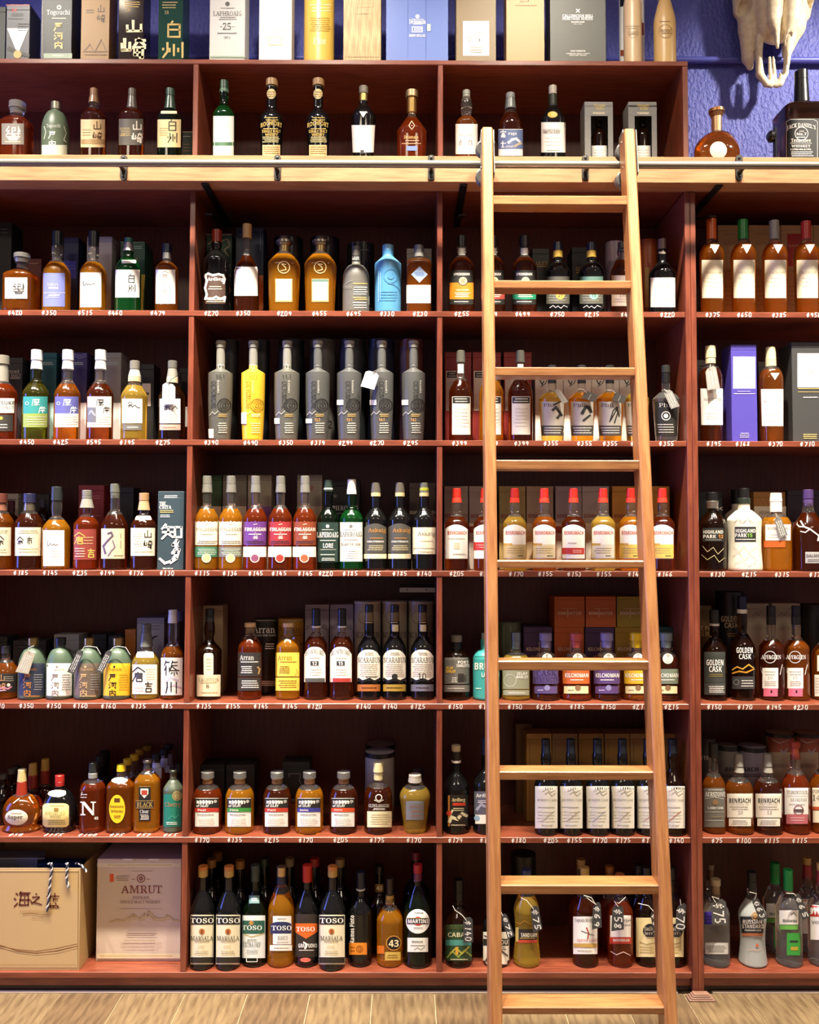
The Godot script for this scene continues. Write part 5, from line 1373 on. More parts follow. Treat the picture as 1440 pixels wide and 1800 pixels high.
	bt("D", 597, 639, 843, "m 914 892 14 b=0.1", "v", "c 843 861 16 ece8e0 15;c 861 869 17 ece8e0;l 598 637 918 987 f0ece2;o 617 925 3 0 77756f;p 0.8 8a867e 606 931 628 931;t 617 939 37 8.5 6a6862/sb LAPHROAIG;i 602 632 947 950 1 a8a49c;t 617 957 33 6.5 77746c/b QUARTER CASK;i 602 632 966 982 4 d4d0c8", "green bottle with white label and white cap")
	for v in [[640, 681], [682, 724]]:
		var c: float = (v[0] + v[1]) * 0.5
		bt("D", v[0], v[1], 849, "m 916 894 15 b=0.08", "k", "c 849 866 17 5c564c 16;c 866 873 17 c9b888;l %d %d 920 972 4c4a43 a;t %d 933 31 9 c98a3a/s Askaig;i %d %d 944 948 1 b87a40;t %d 952 28 3 e8e4da/b CASK STRENGTH;i %d %d 958 968 3 c8b890;l %d %d 973.5 982 e2d4b0" % [v[0] + 0.5, v[1] - 1.5, c + 3, c - 12, c + 14, c, c - 14, c + 14, v[0] + 0.5, v[1] - 1.5], ("first" if v[0] < 660 else "second") + " of two bottles with slate labels and copper lettering")
	bx("D", 720, 765, 849, -0.15, 0.08, "5a4a3c", "q 720 765 898 904 d8cca8", "brown taupe carton behind the cream label by the divider")
	bt("D", 725, 767, 849, "m 916 894 15 b=0.08", "k", "c 849 858 16 6a6a5c;c 858 863 17 a8ac3a;c 863 866 17 6a6a5c;c 866 873 17 c9b888;l 725 766 927 974 ece3c8;t 750 939 31 9 77736a/s Askaig;i 736 764 949 953 1 c0b898;q 727 765 962 964 d8ccb0;i 734 762 968 971 1 c8bea0", "dark bottle with plain cream label beside the divider")
	var red := [[782, 824, "d", "e8e2d4", "with small square picture"], [832, 874, "d", "e8e2d4", "half behind ladder upright"], [884, 926, "y", "cdb582", "first inside the ladder"], [936, 978, "a", "dccaa4", "second inside the ladder"], [987, 1030, "d", "efe8dc", "third inside the ladder, red banded"], [1039, 1082, "y", "e0d8c6", "fourth inside the ladder"], [1088, 1131, "g", "e2bd5c", "beside right ladder upright"], [1144, 1186, "d", "e2bd5c", "right of the ladder"]]
	var cartons := [[781, 823, "9a8f80"], [825, 872, "9a8a80"], [878, 924, "8f7f4e"], [926, 973, "9a8872"], [977, 1023, "94898a"], [1024, 1071, "9a8e86"], [1077, 1123, "b07a26"], [1132, 1178, "b07a26"]]
	for i in 8:
		var u: Array = cartons[i]
		bx("D", u[0], u[1], 855, -0.13, 0.08, u[2], "t %d 907 40 6.5 7a2a22/b BENROMACH;q %d %d 920 1000 %s;q %d %d 925 937 %s" % [(u[0] + u[1]) * 0.5, u[0], u[1], ["d8ccb4", "e0d0c0", "c8aa6a", "d0b890", "c8b49c", "d0c4b4", "d8a84a", "d8a84a"][i], u[0], u[1], ["cfc4b0", "9a2f28", "c09a58", "c8ae86", "9a3830", "c8bcac", "cf9c3c", "cf9c3c"][i]], ["shade greyed carton by the divider behind red caps", "shade greyed pink carton behind the left ladder upright", "olive tan carton inside the ladder", "second tan carton inside the ladder", "shade greyed lilac carton inside the ladder", "pale shade greyed carton inside the ladder", "orange gold carton by the right ladder upright", "orange gold carton right of the ladder"][i])  # carton tops coloured as in shelf shade, the lower field paler as lit
		var v: Array = red[i]
		var c: float = (v[0] + v[1]) * 0.5
		bt("D", v[0], v[1], 859, "m 922 904 14 b=0.3", v[2], ("c 859 875 16 b02a20 15;c 875 884 18 c8382a 16;l %d %d 922 982 f2ece2 a;t %d 936.5 33 6.4 b8483a/b BENROMACH;" % [v[0] + 0.5, v[1] - 1.5, c + 1]) + (["q 798 808 954 965 d8c8b0;i 788 818 944 949 1 c8c0b4;i 796 818 972 976 1 a8a098", "q %d %d 953 967 b8342c;i %d %d 956 964 2 e8a8a0" % [c - 20, c + 18, c - 16, c + 14], "", "", "q %d %d 963 974 c03a30;i %d %d 966 972 2 e8b0a8;i %d %d 953 956 1 b8a898" % [c - 19, c + 19, c - 2, c + 16, c - 10, c + 6], "", "", ""][i] if i in [0, 1, 4] else "q %d %d 957 981 %s;q %d %d 955 959 c9a04a;i %d %d 962 974 3 a8905c;i %d %d 975 979 1 55483a" % [v[0] + 1, v[1] - 2, v[3], c - 19, c - 4, c - 15, c + 15, c + 4, c + 14]), "red capped white label whisky, " + v[4])
	bx("D", 1229, 1271, 865, -0.15, 0.08, "17191a", "t 1260 894 24 6 c8c4bc/b RK", "black carton behind the textured dark amber bottle")
	bt("D", 1229, 1277, 866, "m 924 898 16 t=0.95", "n", "c 866 881 20 181818;c 881 894 20 b0a698* 22;l 1235 1273 928 952 23221f;t 1254 935 34 6 d8d4c8/b HIGHLAND;t 1248 943 22 6 d8d4c8/b PARK;t 1267 943 8 6 d88a3a/b 12;p 1 c9b88a 1236 960 1244 970 1254 962 1262 974 1272 964;p 1 c9b88a 1234 975 1244 984 1256 976 1264 988 1274 980;i 1238 1268 947 951 1 8a867c", "textured dark amber bottle with black plate label")
	bt("D", 1273, 1322, 861, "m 910 896 20 z=-0.175", "d8d0b8", "c 861 886 22 1a1a1a", "second white bottle almost hidden behind the embossed one")
	bt("D", 1279, 1338, 859, "m 916 896 20 t=1.02 w=-0.05", "e6dfc8", "c 859 876 19 1c1c1b;c 876 886 22 2a3028;l 1292 1329 926 952 2c2c2a;t 1311 933 34 6.5 ece8dc/b HIGHLAND;t 1303 941 20 6.5 ece8dc/b PARK;t 1318 941 9 6.5 8ac04a/b 15;i 1294 1328 946 950 1 ece8dc;p 1 b8b090 1290 918 1298 912 1306 918 1314 912 1324 918;p 1 b8b090 1290 962 1300 970 1308 960 1316 972 1328 962;p 1 b8b090 1288 978 1298 970 1310 984 1320 974 1330 984;p 1 b8b090 1292 990 1304 986 1316 994 1330 988", "white ceramic bottle with embossed swirls and black plate")
	bx("D", 1326, 1382, 865, -0.17, 0.08, "9a6a34", "q 1326 1382 890 1000 d8cfb8;p 0.7 b88a50 1328 870 1340 889;p 0.7 b88a50 1334 867 1348 889;p 0.7 b88a50 1362 867 1374 889;t 1352 901 34 6 77705e/b HIGHLAND", "tan and cream carton behind the pale capped orange whisky")
	bt("D", 1339, 1391, 867, "e 926 904 17 t=0.95", "g", "c 867 882 21 e6e0d2 19;c 882 900 20 ece8dc;l 1346 1390 922 950 efebe2;t 1368 928 36 5 9a968c/b HIGHLAND PARK;i 1350 1386 938 946 2 c8c4bc;q 1342 1380 951 962 c05a20", "orange gold whisky with pale cap and grey tag")
	bx("D", 1386, 1442, 862, -0.16, 0.08, "2a1e2c", "t 1398 922 12 7 c8c0c8/s D", "dark purple carton behind the stag bottle")
	bt("D", 1393, 1450, 861, "s 936 890 17", "d", "c 861 877 18 4f3a68;c 877 890 17 5a4474;l 1416 1450 970 990 a8a4a0;t 1434 977 32 5 4a4648/b DALMORE;i 1418 1446 982 988 2 6a6668;p 2.6 d8d4d0 1440 942 1432 936 1424 930 1414 926 1408 916;p 2 d8d4d0 1424 930 1416 936 1408 934;p 2 d8d4d0 1414 926 1406 926 1398 918;p 4 d8d4d0 1440 942 1438 950", "dark red whisky with purple capsule and silver stag")


func row_e() -> void:
	bx("E", -20, 12, 1120, -0.19, 0.09, "1f2021", "", "black carton behind the small blossom label flask")
	bx("E", 22, 80, 1126, -0.2, 0.09, "232426", "i 30 70 1134 1140 1 4a4c50", "charcoal carton behind the navy flagon")
	bt("E", -13, 33, 1135, "m 1184 1158 14", "a", "c 1135 1148 17 2e2e2c;l -13 31 1184 1216 24211f;k 3 1191 12 13 1.4 b88a5a 山崎;o 15 1204 3 0 d8d0c4;p 2.4 d88aa8 -4 1212 6 1208 14 1211 20 1207;p 2 e8b0c4 0 1214 10 1213;i 6 24 1188 1198 3 8a8278", "small flask with black blossom label at left edge")
	bx("E", 94, 138, 1116, -0.2, 0.09, "8a8886", "t 117 1145 36 8 2a2a2a/s ouchi", "grey carton behind the white labelled flagon")
	bx("E", 160, 186, 1116, -0.2, 0.09, "1a1b1c", "", "black carton behind the taupe labelled flagon")
	bx("E", 190, 212, 1118, -0.19, 0.08, "202122", "", "black carton behind the yellow labelled flagon")
	bx("E", 219, 238, 1107, -0.21, 0.07, "9a5a1e", "", "orange brown carton behind the grey capped gold whisky")
	var flag := [[33, 82, "2c3446", "b8793a", "b49a5c*", "navy"], [82, 130, "efeae0", "8a847a", "2a2a28", "white"], [131, 181, "6a5c50", "c8a878", "b49a5c*", "taupe"], [182, 232, "e8b62a", "2a2018", "b49a5c*", "yellow"]]
	for v in flag:
		var c: float = (v[0] + v[1]) * 0.5
		bt("E", v[0], v[1], 1121, "e 1172 1138 15", "4d5c4a", "c 1121 1134 18 %s;l %d %d 1166 1230 %s;o %d 1172 2 0 %s;t %d 1177 22 6 %s/s Togouchi;k %d 1190 13 12 1.5 %s 戸河内;i %d %d 1184 1214 7 %s;i %d %d 1221 1226 1 %s" % [v[4], v[0] + 0.5, v[1] - 2, v[2], c - 6, v[3], c - 4, v[3], c - 9, v[3], c + 2, c + 18, "8a8a8a" if v[5] != "yellow" else "c89018", c - 16, c + 14, v[3]], "satin green flagon with " + v[5] + " label")
	bx("E", 240, 288, 1086, -0.2, 0.09, "8c8a86", "p 3 2a2a28 264 1130 270 1120 276 1118;i 262 284 1098 1108 2 5a5856", "tall grey carton behind the grey capped gold whisky")
	bt("E", 232, 281, 1097, "m 1166 1142 20", "y", "c 1097 1105 16 5d5c56;c 1105 1112 16 5d5c56;c 1112 1136 24 6a6962 17;l 240 270 1146 1156 efeae0;l 233 276 1168 1220 efeadd;k 244 1185 21 25 2.2 2a2724 倉;k 261 1207 16 18 2.2 2a2724 吉;i 256 272 1174 1196 5 d8c8a8;i 236 252 1206 1216 2 c8bea8", "gold whisky with bulbous grey cap and brushed white label")
	bt("E", 300, 330, 1074, "m 1150 1128 12 z=-0.18", "n", "c 1074 1092 13 4a4668", "violet capped bottle behind the last one by the divider")
	bt("E", 283, 323, 1072, "m 1152 1130 14 b=0.15", "a", "c 1072 1080 15 c8c8c6;c 1080 1095 17 d8d8d6 15;l 283 322 1156 1222 efebe6;p 4 c8bcd4 290 1200 300 1190 312 1196;p 3 d8cce0 292 1208 306 1204 318 1208;k 302 1174 25 26 2 26242a 篠;k 302 1207 20 22 2.4 26242a 川", "slender whisky with large brushed characters and silver cap")
	bx("E", 347, 391, 1065, -0.18, 0.09, "a89674", "i 352 362 1080 1090 2 8a7a58", "cream carton behind the oval label whisky")
	bt("E", 338, 382, 1070, "s 1146 1122 14 b=0.35", "n", "c 1070 1085 15 1e1e1d;c 1085 1095 16 3a3a34 15;l 350 367 1148 1188 ece4cc r;i 354 363 1156 1180 4 b8ac8c;l 338 380 1186 1224 e8dcba;t 359 1195 34 5.5 8a7a54/s LAGAVULIN;t 357 1206 5 7 5a4a34/s 8;i 342 376 1199 1201 1 a8986c;i 344 374 1214 1220 1 b8a878", "olive brown whisky with oval and square cream labels")
	for v in [[447, 487, "1e1d1b", "ece8e0", "black", 418, 461, "33312f", "f0ece4", "r", "dark grey"], [488, 535, "9a6a1c", "3a2814", "amber", 485, 528, "f2cf52", "8a6018", "g", "yellow"]]:
		var c: float = (v[5] + v[6]) * 0.5
		tb("E", v[0], v[1], 1087, -0.2, v[2], "q %d %d 1090 1091.5 8a8270;t %d 1107 38 11 %s/s Arran;t %d 1117 38 5 %s/s Single Malt Scotch;i %d %d 1130 1142 3 %s;i %d %d 1196 1206 3 %s" % [v[0] + 1, v[1] - 1, (v[0] + v[1]) * 0.5 - 3, v[3], (v[0] + v[1]) * 0.5, v[3], v[0] + 18, v[1] - 4, v[3], v[0] + 8, v[1] - 3, v[3]], v[4] + " lettered tube behind the " + v[10] + " label")
		bt("E", v[5], v[6], 1095, "m 1138 1118 16", v[9], "c 1095 1102 20 cfae86;c 1102 1113 16 d8bc94~;l %d %d 1147 1189 %s;t %d 1156 24 8 %s/s Arran;i %d %d 1162 1165 1 %s;i %d %d 1170 1184 4 %s;l %d %d 1191 1214 %s;i %d %d 1195 1210 4 %s" % [v[5] + 0.5, v[6] - 1.5, v[7], v[5] + 16, v[8], v[5] + 5, v[6] - 4, v[8], v[5] + 6, v[6] - 18, v[8], v[5] + 0.5, v[6] - 1.5, v[7], v[5] + 5, v[6] - 6, v[8]] + (";p 3 b08a5a 452 1172 456 1176 454 1184" if v[10] == "dark grey" else ";p 1.4 d8a830 520 1176 524 1182 518 1186"), "whisky with pale wood stopper and " + v[10] + " label")
	for v in [[535, 576, "12", "55534f", 536, 578, "black numbered 12"], [580, 622, "15", "a83a34", 580, 621, "red footed numbered 15"]]:
		var c: float = (v[0] + v[1]) * 0.5
		bx("E", v[4], v[5], 1063, -0.19, 0.08, "928a90", "p 0.8 77706f %d 1074 %d 1074;t %d 1104 38 8 3a3436/sa BOWMORE;i %d %d 1116 1120 1 6a6466;q %d %d 1172 1230 4a3c3c" % [v[4] + 3, v[5] - 3, (v[4] + v[5]) * 0.5, v[4] + 8, v[5] - 8, v[4], v[5]], "lilac lit white carton behind the label " + v[6])  # lilac of the cool side light is put into the carton colour
		bt("E", v[0], v[1], 1070, "m 1136 1112 15 t=1.04", "d", "c 1070 1085 15 1c1c1c;c 1085 1100 16 252525 15;c 1100 1103 16 e0dcd4;l %d %d 1137 1199 f0ebe0 h;q %d %d 1192 1199 %s;t %d 1149 32 8 4a4642/sa BOWMORE;i %d %d 1155 1158 1 b8b4ac;q %d %d 1162 1169.5 3a3836;t %d 1166 8 6 f0ece4/b %s;i %d %d 1174 1188 3 ccc8c0" % [v[0] + 0.5, v[1] - 4, v[0] + 2, v[1] - 5, v[3], c - 2, c - 12, c + 10, c - 9, c + 5, c - 2, v[2], c - 13, c + 10], "arched white label whisky " + v[6])
	for v in [[628, 670, "a8642c", "copper", 622, 671], [673, 715, "a88a34", "gold", 671, 717], [722, 764, "6a6a78", "steel", 717, 763]]:
		var c: float = (v[0] + v[1]) * 0.5
		tb("E", v[4], v[5], 1056, -0.19, "a79a86", "q %d %d 1057 1061 c8bca8;o %d 1085 12 11 6a5f50;t %d 1116 40 10 2a2622/s SCARABUS;i %d %d 1128 1180 8 c0b29a" % [v[4] + 1, v[5] - 1, (v[4] + v[5]) * 0.5 - 4, (v[4] + v[5]) * 0.5, v[4] + 6, v[5] - 6], "cream tube behind the " + v[3] + " banded scrollwork label")
		bt("E", v[0], v[1], 1063, "m 1142 1118 16 b=0.08", "k", "c 1063 1076 15 1c1c1c;c 1076 1098 16 6a5a3c;i %d %d 1079 1096 5 c9b070;l %d %d 1142 1197 e6dfcf h;t %d 1160 38 9 3a3630/s SCARABUS;i %d %d 1146 1152 2 b0a890;i %d %d 1166 1190 7 b4ab98;p 5 141414 %d 1193 %d 1198 %d 1194 %d 1198 %d 1193;l %d %d 1203 1215 %s;i %d %d 1206 1212 1 3a2a1a" % [c - 7, c + 7, v[0] + 0.5, v[1] - 1.5, c, c - 8, c + 8, c - 17, c + 16, v[0] + 1, v[0] + 10, c, v[1] - 11, v[1] - 2, v[0] + 1.5, v[1] - 2, v[2], c - 14, c + 14] + (";t 742 1188 14 10 3a3630/s 10" if v[3] == "steel" else (";o 694 1189 5 0 2a2826" if v[3] == "gold" else ";i 642 662 1188 1192 1 2a2826")) + (";l %d %d 1098 1110 e8dfb0" % [c - 4, c + 6] if v[3] != "copper" else ""), "black bottle with scrollwork label and " + v[3] + " band")
	bt("E", 779, 826, 1117, "e 1158 1142 17", "n", "c 1117 1128 20 77746a;c 1128 1140 18 1e1e1d;l 780 825 1156 1202 66625a;t 814 1164 18 5 f0ece4/b PORT;t 814 1170 22 5 f0ece4/b CHARLOTTE;t 791 1174 12 5 e8b62a/b ISLAY;t 793 1180 16 5 e8b62a/b BARLEY;q 805 815 1184 1198 2f2d2a;i 794 803 1190 1200 3 d8d4c8;i 806 820 1186 1198 4 2f2d2a;l 780 825 1204 1216 6a665e;i 786 820 1207 1213 1 b8b4a8", "squat dark bottle with grey label and yellow lettering")
	tb("E", 875, 917, 1093, -0.2, "4a4c3a", "p 2 6a6c54 886 1100 886 1200;p 2 6a6c54 898 1100 898 1200", "olive grey tube inside the ladder behind the silver cap")
	bt("E", 831, 879, 1113, "e 1158 1142 20", "3f9c98", "c 1113 1124 17 8a9a98;c 1124 1130 19 3f9c98;t 858 1171 46 12 ece8e0/b BRUICH;t 862 1186 30 8 d8ece8/b LADDICH;i 836 846 1208 1212 1 d8ece8;p 1 2f8480 832 1154 878 1154", "turquoise bottle with white lettering behind left ladder upright")
	bt("E", 882, 932, 1111, "e 1164 1146 17", "y", "c 1111 1126 19 8a98a0* 18;c 1126 1140 17 9aa8ac*;l 884 930 1176 1211 8f9178;o 897 1196 11 10 c8c8b4;t 918 1184 18 5 f0ece4/b ISLAY;t 918 1190 20 5 f0ece4/b BARLEY;l 885 930 1213 1222 9a9c84;i 892 924 1216 1220 1 d8d8c8", "pale gold bottle with sage label and silver cap")
	var stack := [[921, 971, "3e2a4a", "purple"], [975, 1027, "a8501a", "orange"], [1029, 1080, "3e2a4a", "second purple"], [1082, 1131, "8a6a18", "olive gold"], [1160, 1186, "1f3c38", "dark green"]]
	for v in stack:
		var c: float = (v[0] + v[1]) * 0.5
		bx("E", v[0], v[1], 1103, -0.17, 0.12, v[2], "t %d 1141 40 6 d8c0a8/b KILCHOMAN;p 1 d8c0a8 %d 1128 %d 1148;i %d %d 1152 1155 1 b89a88" % [c, c + 2, c + 2, c - 14, c + 12], v[3] + " carton in the lower layer of the stack")
	for v in [[975, 1028, "a8501a", "left orange"], [1030, 1083, "a8501a", "right orange"], [1085, 1137, "8a7418", "olive"]]:
		var c: float = (v[0] + v[1]) * 0.5
		bx("E", v[0], v[1], 1049, -0.17, 0.12, v[2], "t %d 1078 41 5.5 d8b898/bx KILCHOMAN;p 1 d8b898 %d 1070 %d 1085;i %d %d 1069 1071 1 c89a78" % [c, c - 3, c - 3, c - 16, c + 16], v[3] + " upside down carton on top of the stack", "gift_box", "box", 1102.6)
	for v in [[935, 984, "d", "5a4a7c", "8a84b0", "5a4a7c", "purple cask strength"], [987, 1039, "r", "c8642a", "c05a50", "e8dca8", "orange"], [1042, 1092, "d", "5a4278", "8a84b4", "5a4278", "violet"], [1095, 1143, "a", "dcb022", "e0bc1a", "e8dca8", "yellow"], [1156, 1204, "d", "77826e", "7a8a8c", "e8dca8", "sage"]]:
		var c: float = (v[0] + v[1]) * 0.5
		var cask: bool = v[6].begins_with("purple")
		bt("E", v[0], v[1], 1113, "e 1176 1146 17 t=1.05", v[1 + 1], ("c 1113 1126 22 %s;c 1126 1138 18 %s;o %d 1158 9 0 c8c2b0;o %d 1158 6 5 8a8474;o %d 1158 3 2 8a8474;l %d %d 1176 1202 %s;" % [v[4], v[4], c + 3, c + 3, c + 3, v[0] + 2, v[1] - 3, v[3]]) + ("t %d 1183 34 10 33284e/s CASK;t %d 1195 44 9 33284e/s STRENGTH" % [c + 2, c + 2] if cask else "t %d 1187 40 7 f4f0e4/b KILCHOMAN;i %d %d 1193 1197 1 f4f0e4" % [c + 1, c - 12, c + 14]) + ";l %d %d 1206 1219 %s;o %d 1209 5 0 %s;i %d %d 1211 1215 1 %s" % [v[0] + 5, v[1] - 5, v[5], c + 3, "8a84b0" if v[5] != "e8dca8" else "8a6a4a", c - 14, c - 4, "c8c0d8" if v[5] != "e8dca8" else "8a7a5a"], "dome shouldered flared bottle with " + v[6] + " label")
	bx("E", 1230, 1252, 1065, -0.18, 0.07, "6a5428", "t 1240 1104 16 8 c8a86a/b EN;t 1240 1114 16 8 c8a86a/b SK", "tan carton with gold letters against the upright")
	tb("E", 1259, 1308, 1040, -0.196, "191918", "t 1284 1088 32 10 b8a07a/b GOLDEN;t 1286 1099 24 9 b8a07a/b CASK;i 1278 1300 1112 1120 2 a8783a", "wide black tube with tan lettering")
	bt("E", 1235, 1278, 1072, "m 1146 1120 14 b=0.2", "n", "c 1072 1096 16 2e2f2c;c 1096 1100 17 dcd8d0;l 1236 1275 1146 1200 3a3c35;t 1257 1164.5 29 10 ece8e0/b GOLDEN;t 1258 1176 22 10 ece8e0/b CASK;i 1246 1270 1184 1190 2 8a7a4a;l 1236 1275 1200.5 1221 434640;i 1246 1274 1205 1218 4 e0dcd4", "olive dark whisky with white lettered slate label")
	bt("E", 1284, 1327, 1048, "m 1140 1112 14 b=0.2", "n", "c 1048 1071 16 1c2038;c 1071 1078 17 d8d4cc;t 1309 1143 28 9.5 ece8e0/b GOLDEN;t 1310 1154 21 9 ece8e0/b CASK;p 2.4 d8a03a 1287 1178 1296 1172 1306 1176 1316 1168 1324 1174;p 3 c8892a 1286 1184 1300 1180 1312 1182 1325 1176;l 1287 1326 1189 1211 3a3a3a;o 1295 1199 5 4 8a8880;i 1303 1324 1194 1208 3 e0dcd4", "tall dark whisky with navy cap and golden scene print")
	for v in [[1313, 1353, "left"], [1358, 1408, "right"]]:
		bx("E", v[0], v[1], 1061, -0.18, 0.08, "a39a84", "p 2 8a8168 %d 1084 %d 1076 %d 1082 %d 1074;t %d 1104 34 5 8a8168/s LADY GLEN" % [v[0] + 10, v[0] + 16, v[0] + 20, v[0] + 26, (v[0] + v[1]) * 0.5], v[2] + " cream carton behind the two ringed pink labels")
	for v in [[1335, 1378, "10", "d", "red brown"], [1379, 1422, "15", "a", "gold brown"]]:
		var c: float = (v[0] + v[1]) * 0.5
		bt("E", v[0], v[1], 1065, "m 1140 1120 14 b=0.1", v[3], "c 1065 1083 15 1a1b20;c 1083 1098 16 2a2a2a;p 2 ece8e0 %d 1086 %d 1090 %d 1086;p 1 ece8e0 %d 1096 %d 1096;o %d 1155 11 9.6 c8c4bc;t %d 1155 37 7 ece8e0/bs LADY&GLEN;p 1.4 d8d4cc %d 1186 %d 1176 %d 1168;p 1.4 d8d4cc %d 1186 %d 1176 %d 1168;l %d %d 1174 1210 efe9df;t %d 1191 8 5 8a8478/s %s;i %d %d 1178 1188 2 b8b0a8;i %d %d 1196 1206 3 b8b0a8;l %d %d 1210 1224 d86a84;q %d %d 1213 1218 3a2a30" % [c - 5, c, c + 5, c - 8, c + 8, c - 2, c - 2, c - 14, c - 18, c - 20, c + 15, c + 17, c + 19, c - 15, c + 12, c - 2, v[4 - 2], c - 12, c + 9, c - 12, c + 9, c - 13, c + 11, c - 1, c + 2], v[4] + " whisky with silver ring and pink footed label")
	tb("E", 1408, 1456, 1062, -0.19, "161719", "", "black tube at the right edge behind the last whisky")
	bt("E", 1428, 1474, 1090, "m 1150 1128 15", "a", "c 1090 1108 16 2a2a26;l 1437 1470 1152 1180 ece6da;l 1432 1470 1186 1224 ece6da;i 1434 1440 1190 1220 6 b8b0a0", "amber whisky cut off by the right edge")


func row_f() -> void:
	# short rows of further bottles that stand behind the Japanese ones
	for i in 3:
		bt("F", [-14, 2, 12, 24][i], [24, 38, 46, 56][i], [1361, 1352, 1346, 1341][i], "m 1404 1380 12 z=%s" % [-0.145 - i * 0.073], "n", "c %d %d 13 4a4a46" % [[1361, 1352, 1346, 1341][i], [1369, 1360, 1353, 1348][i]], ["frontmost dark bottle of the receding row at left edge", "second dark bottle of the receding row at left edge", "rearmost dark bottle of the receding row at left edge"][i])
	for v in [[38, 76, 1342, -0.135, "nearer"], [61, 97, 1334, -0.2, "farther"]]:
		var c: float = (v[0] + v[1]) * 0.5
		bt("F", v[0], v[1], v[2], "o %d %d 13 d=0.6 z=%s" % [v[2] + 54, v[2] + 46, v[3]], "d", "c %d %d 15 a8843c 13;c %d %d 16 8c2e1e" % [v[2], v[2] + 20, v[2] + 20, v[2] + 43], v[4] + " gold capped round flask behind the red collared one", "whisky_flask")
	bt("F", 5, 71, 1352, "o 1402 1396 15 d=0.6", "a", "c 1352 1358 14 d8c48a;c 1358 1373 16 c9b27a 14;c 1373 1398 19 9c3220 16;p 0.8 d8b070 38.5 1374 38.5 1396;l 9 49 1423 1450 e9dfc4 o;t 27 1437 26 9 2a2622/sb Super;i 18 40 1428 1431 1 a89870;p 1.6 e8dcc8 50 1402 58 1412;p 1.6 e8dcc8 34 1404 24 1412", "round flask with red collar and oval cream label", "whisky_flask")
	bt("F", 73, 136, 1362, "e 1432 1386 16 d=0.7 t=0.86 n=2.2", "k", "c 1362 1373 16 b8302a;c 1373 1387 15 a82a26 16;l 84 116 1389 1401 ece0c0 o;l 75 121 1412 1454 e2cd84 r;i 88 112 1415 1418 1 a08a50;q 95 103 1420 1426 8a6a30;t 97 1429.5 34 5.5 6a5a34/s SUNTORY OLD;t 98 1435 20 5 6a5a34/s WHISKY;i 84 116 1440 1450 3 a8945a", "squat black bottle with red cap and rounded cream label")
	for i in 3:
		bt("F", [150, 158, 166][i], [186, 194, 202][i], [1340, 1328, 1320][i], "m 1388 1366 15 z=%s" % [-0.15 - i * 0.074], "k", "c %d %d 17 1c1d20" % [[1340, 1328, 1320][i], [1358, 1346, 1338][i]], ["first black bottle behind the big white letter", "second black bottle behind the big white letter", "third black bottle behind the big white letter"][i])
	bt("F", 141, 185, 1340, "e 1386 1370 15", "r", "c 1340 1358 15 2a2c2c;c 1358 1367 16 8a8a84;t 155 1421 27 24 f4f0e8/sb N;i 142 154 1394 1404 2 d8d0c4;t 169 1438 7 5 f4f0e8/b 45;p 1.4 d8d0c4 145 1392 143 1398", "clear amber bottle with one big white letter")
	for i in 4:
		bt("F", [209, 221, 232, 246][i], [238, 250, 259, 271][i], [1334, 1326, 1317, 1311][i], "e 1376 1362 13 z=%s" % [-0.14 - i * 0.059], "a", "c %d %d 15 b08c1c" % [[1334, 1326, 1317, 1311][i], [1344, 1336, 1326, 1319][i]], ["first yellow capped bottle behind the oval yellow label", "second yellow capped bottle behind the oval yellow label", "third yellow capped bottle behind the oval yellow label", "rearmost yellow capped bottle of the diagonal row"][i])
	for i in 3:
		bt("F", [259, 274, 282][i], [290, 303, 310][i], [1325, 1316, 1308][i], "e 1362 1346 14 z=%s" % [-0.14 - i * 0.064], "a", "c %d %d 15 17181c;l %d %d %d %d b0b4cc" % [[1325, 1316, 1308][i], [1336, 1327, 1318][i], [268, 282, 290][i], [284, 298, 306][i], [1341, 1333, 1325][i], [1368, 1358, 1350][i]], ["first black capped bottle with pale blue neck label", "second black capped bottle with pale blue neck label", "rearmost black capped bottle with pale blue neck label"][i])
	bt("F", 188, 237, 1344, "m 1382 1364 15 n=3 d=0.8 f=12", "a", "c 1344 1355 16 dcb820 15;l 196 224 1367 1377 ece6d2 o;l 192 220 1397 1447 f0c81e o;q 201 211 1403 1410 5a3a1c;t 206 1418 24 6 5a3a1c/sb Suntory;t 206 1426 22 6 5a3a1c/sb Whisky;i 200 212 1432 1438 2 a8801c", "faceted amber bottle with yellow cap and yellow oval label")
	bt("F", 237, 281, 1335, "m 1374 1354 15 n=3.4 d=0.8", "g", "c 1335 1340 17 9a9488*;c 1340 1350 14 3a3630;l 244 265 1382 1443 1e1a17;p 0.8 c9a860 244.5 1382.5 264.5 1382.5;l 247 261 1386 1403 e4dccc v;q 249 259 1389 1397 b04030;l 239 270 1407 1421 1e1a17;p 0.8 c9a860 239.5 1407.5 269.5 1407.5;p 0.8 c9a860 239.5 1420 269.5 1420;t 254.5 1414 27 8 c9a860/s BLACK;t 254 1426 15 6 ece8e0/s Clear;i 247 262 1431 1441 4 d8d0c0", "square amber bottle with black shield label and banner")
	bt("F", 303, 326, 1342, "m 1386 1368 11 z=-0.16", "k", "c 1342 1358 13 1e2026", "black capped bottle tucked behind the teal label")
	bt("F", 287, 322, 1353, "m 1388 1370 12", "4f5846", "c 1353 1358 15 3a382e;c 1358 1372 12 55503a;l 288 318 1396 1453 1d7a66;o 311 1399 8.5 0 a89a68;o 311 1399 6.4 5.6 7a6c40;t 304 1415 26 10 b87a4a/s Cherry;p 2 3f9a86 296 1440 302 1434 308 1438 314 1432;i 292 312 1444 1450 2 d8e8d8", "olive satin bottle with teal label and gold disc")
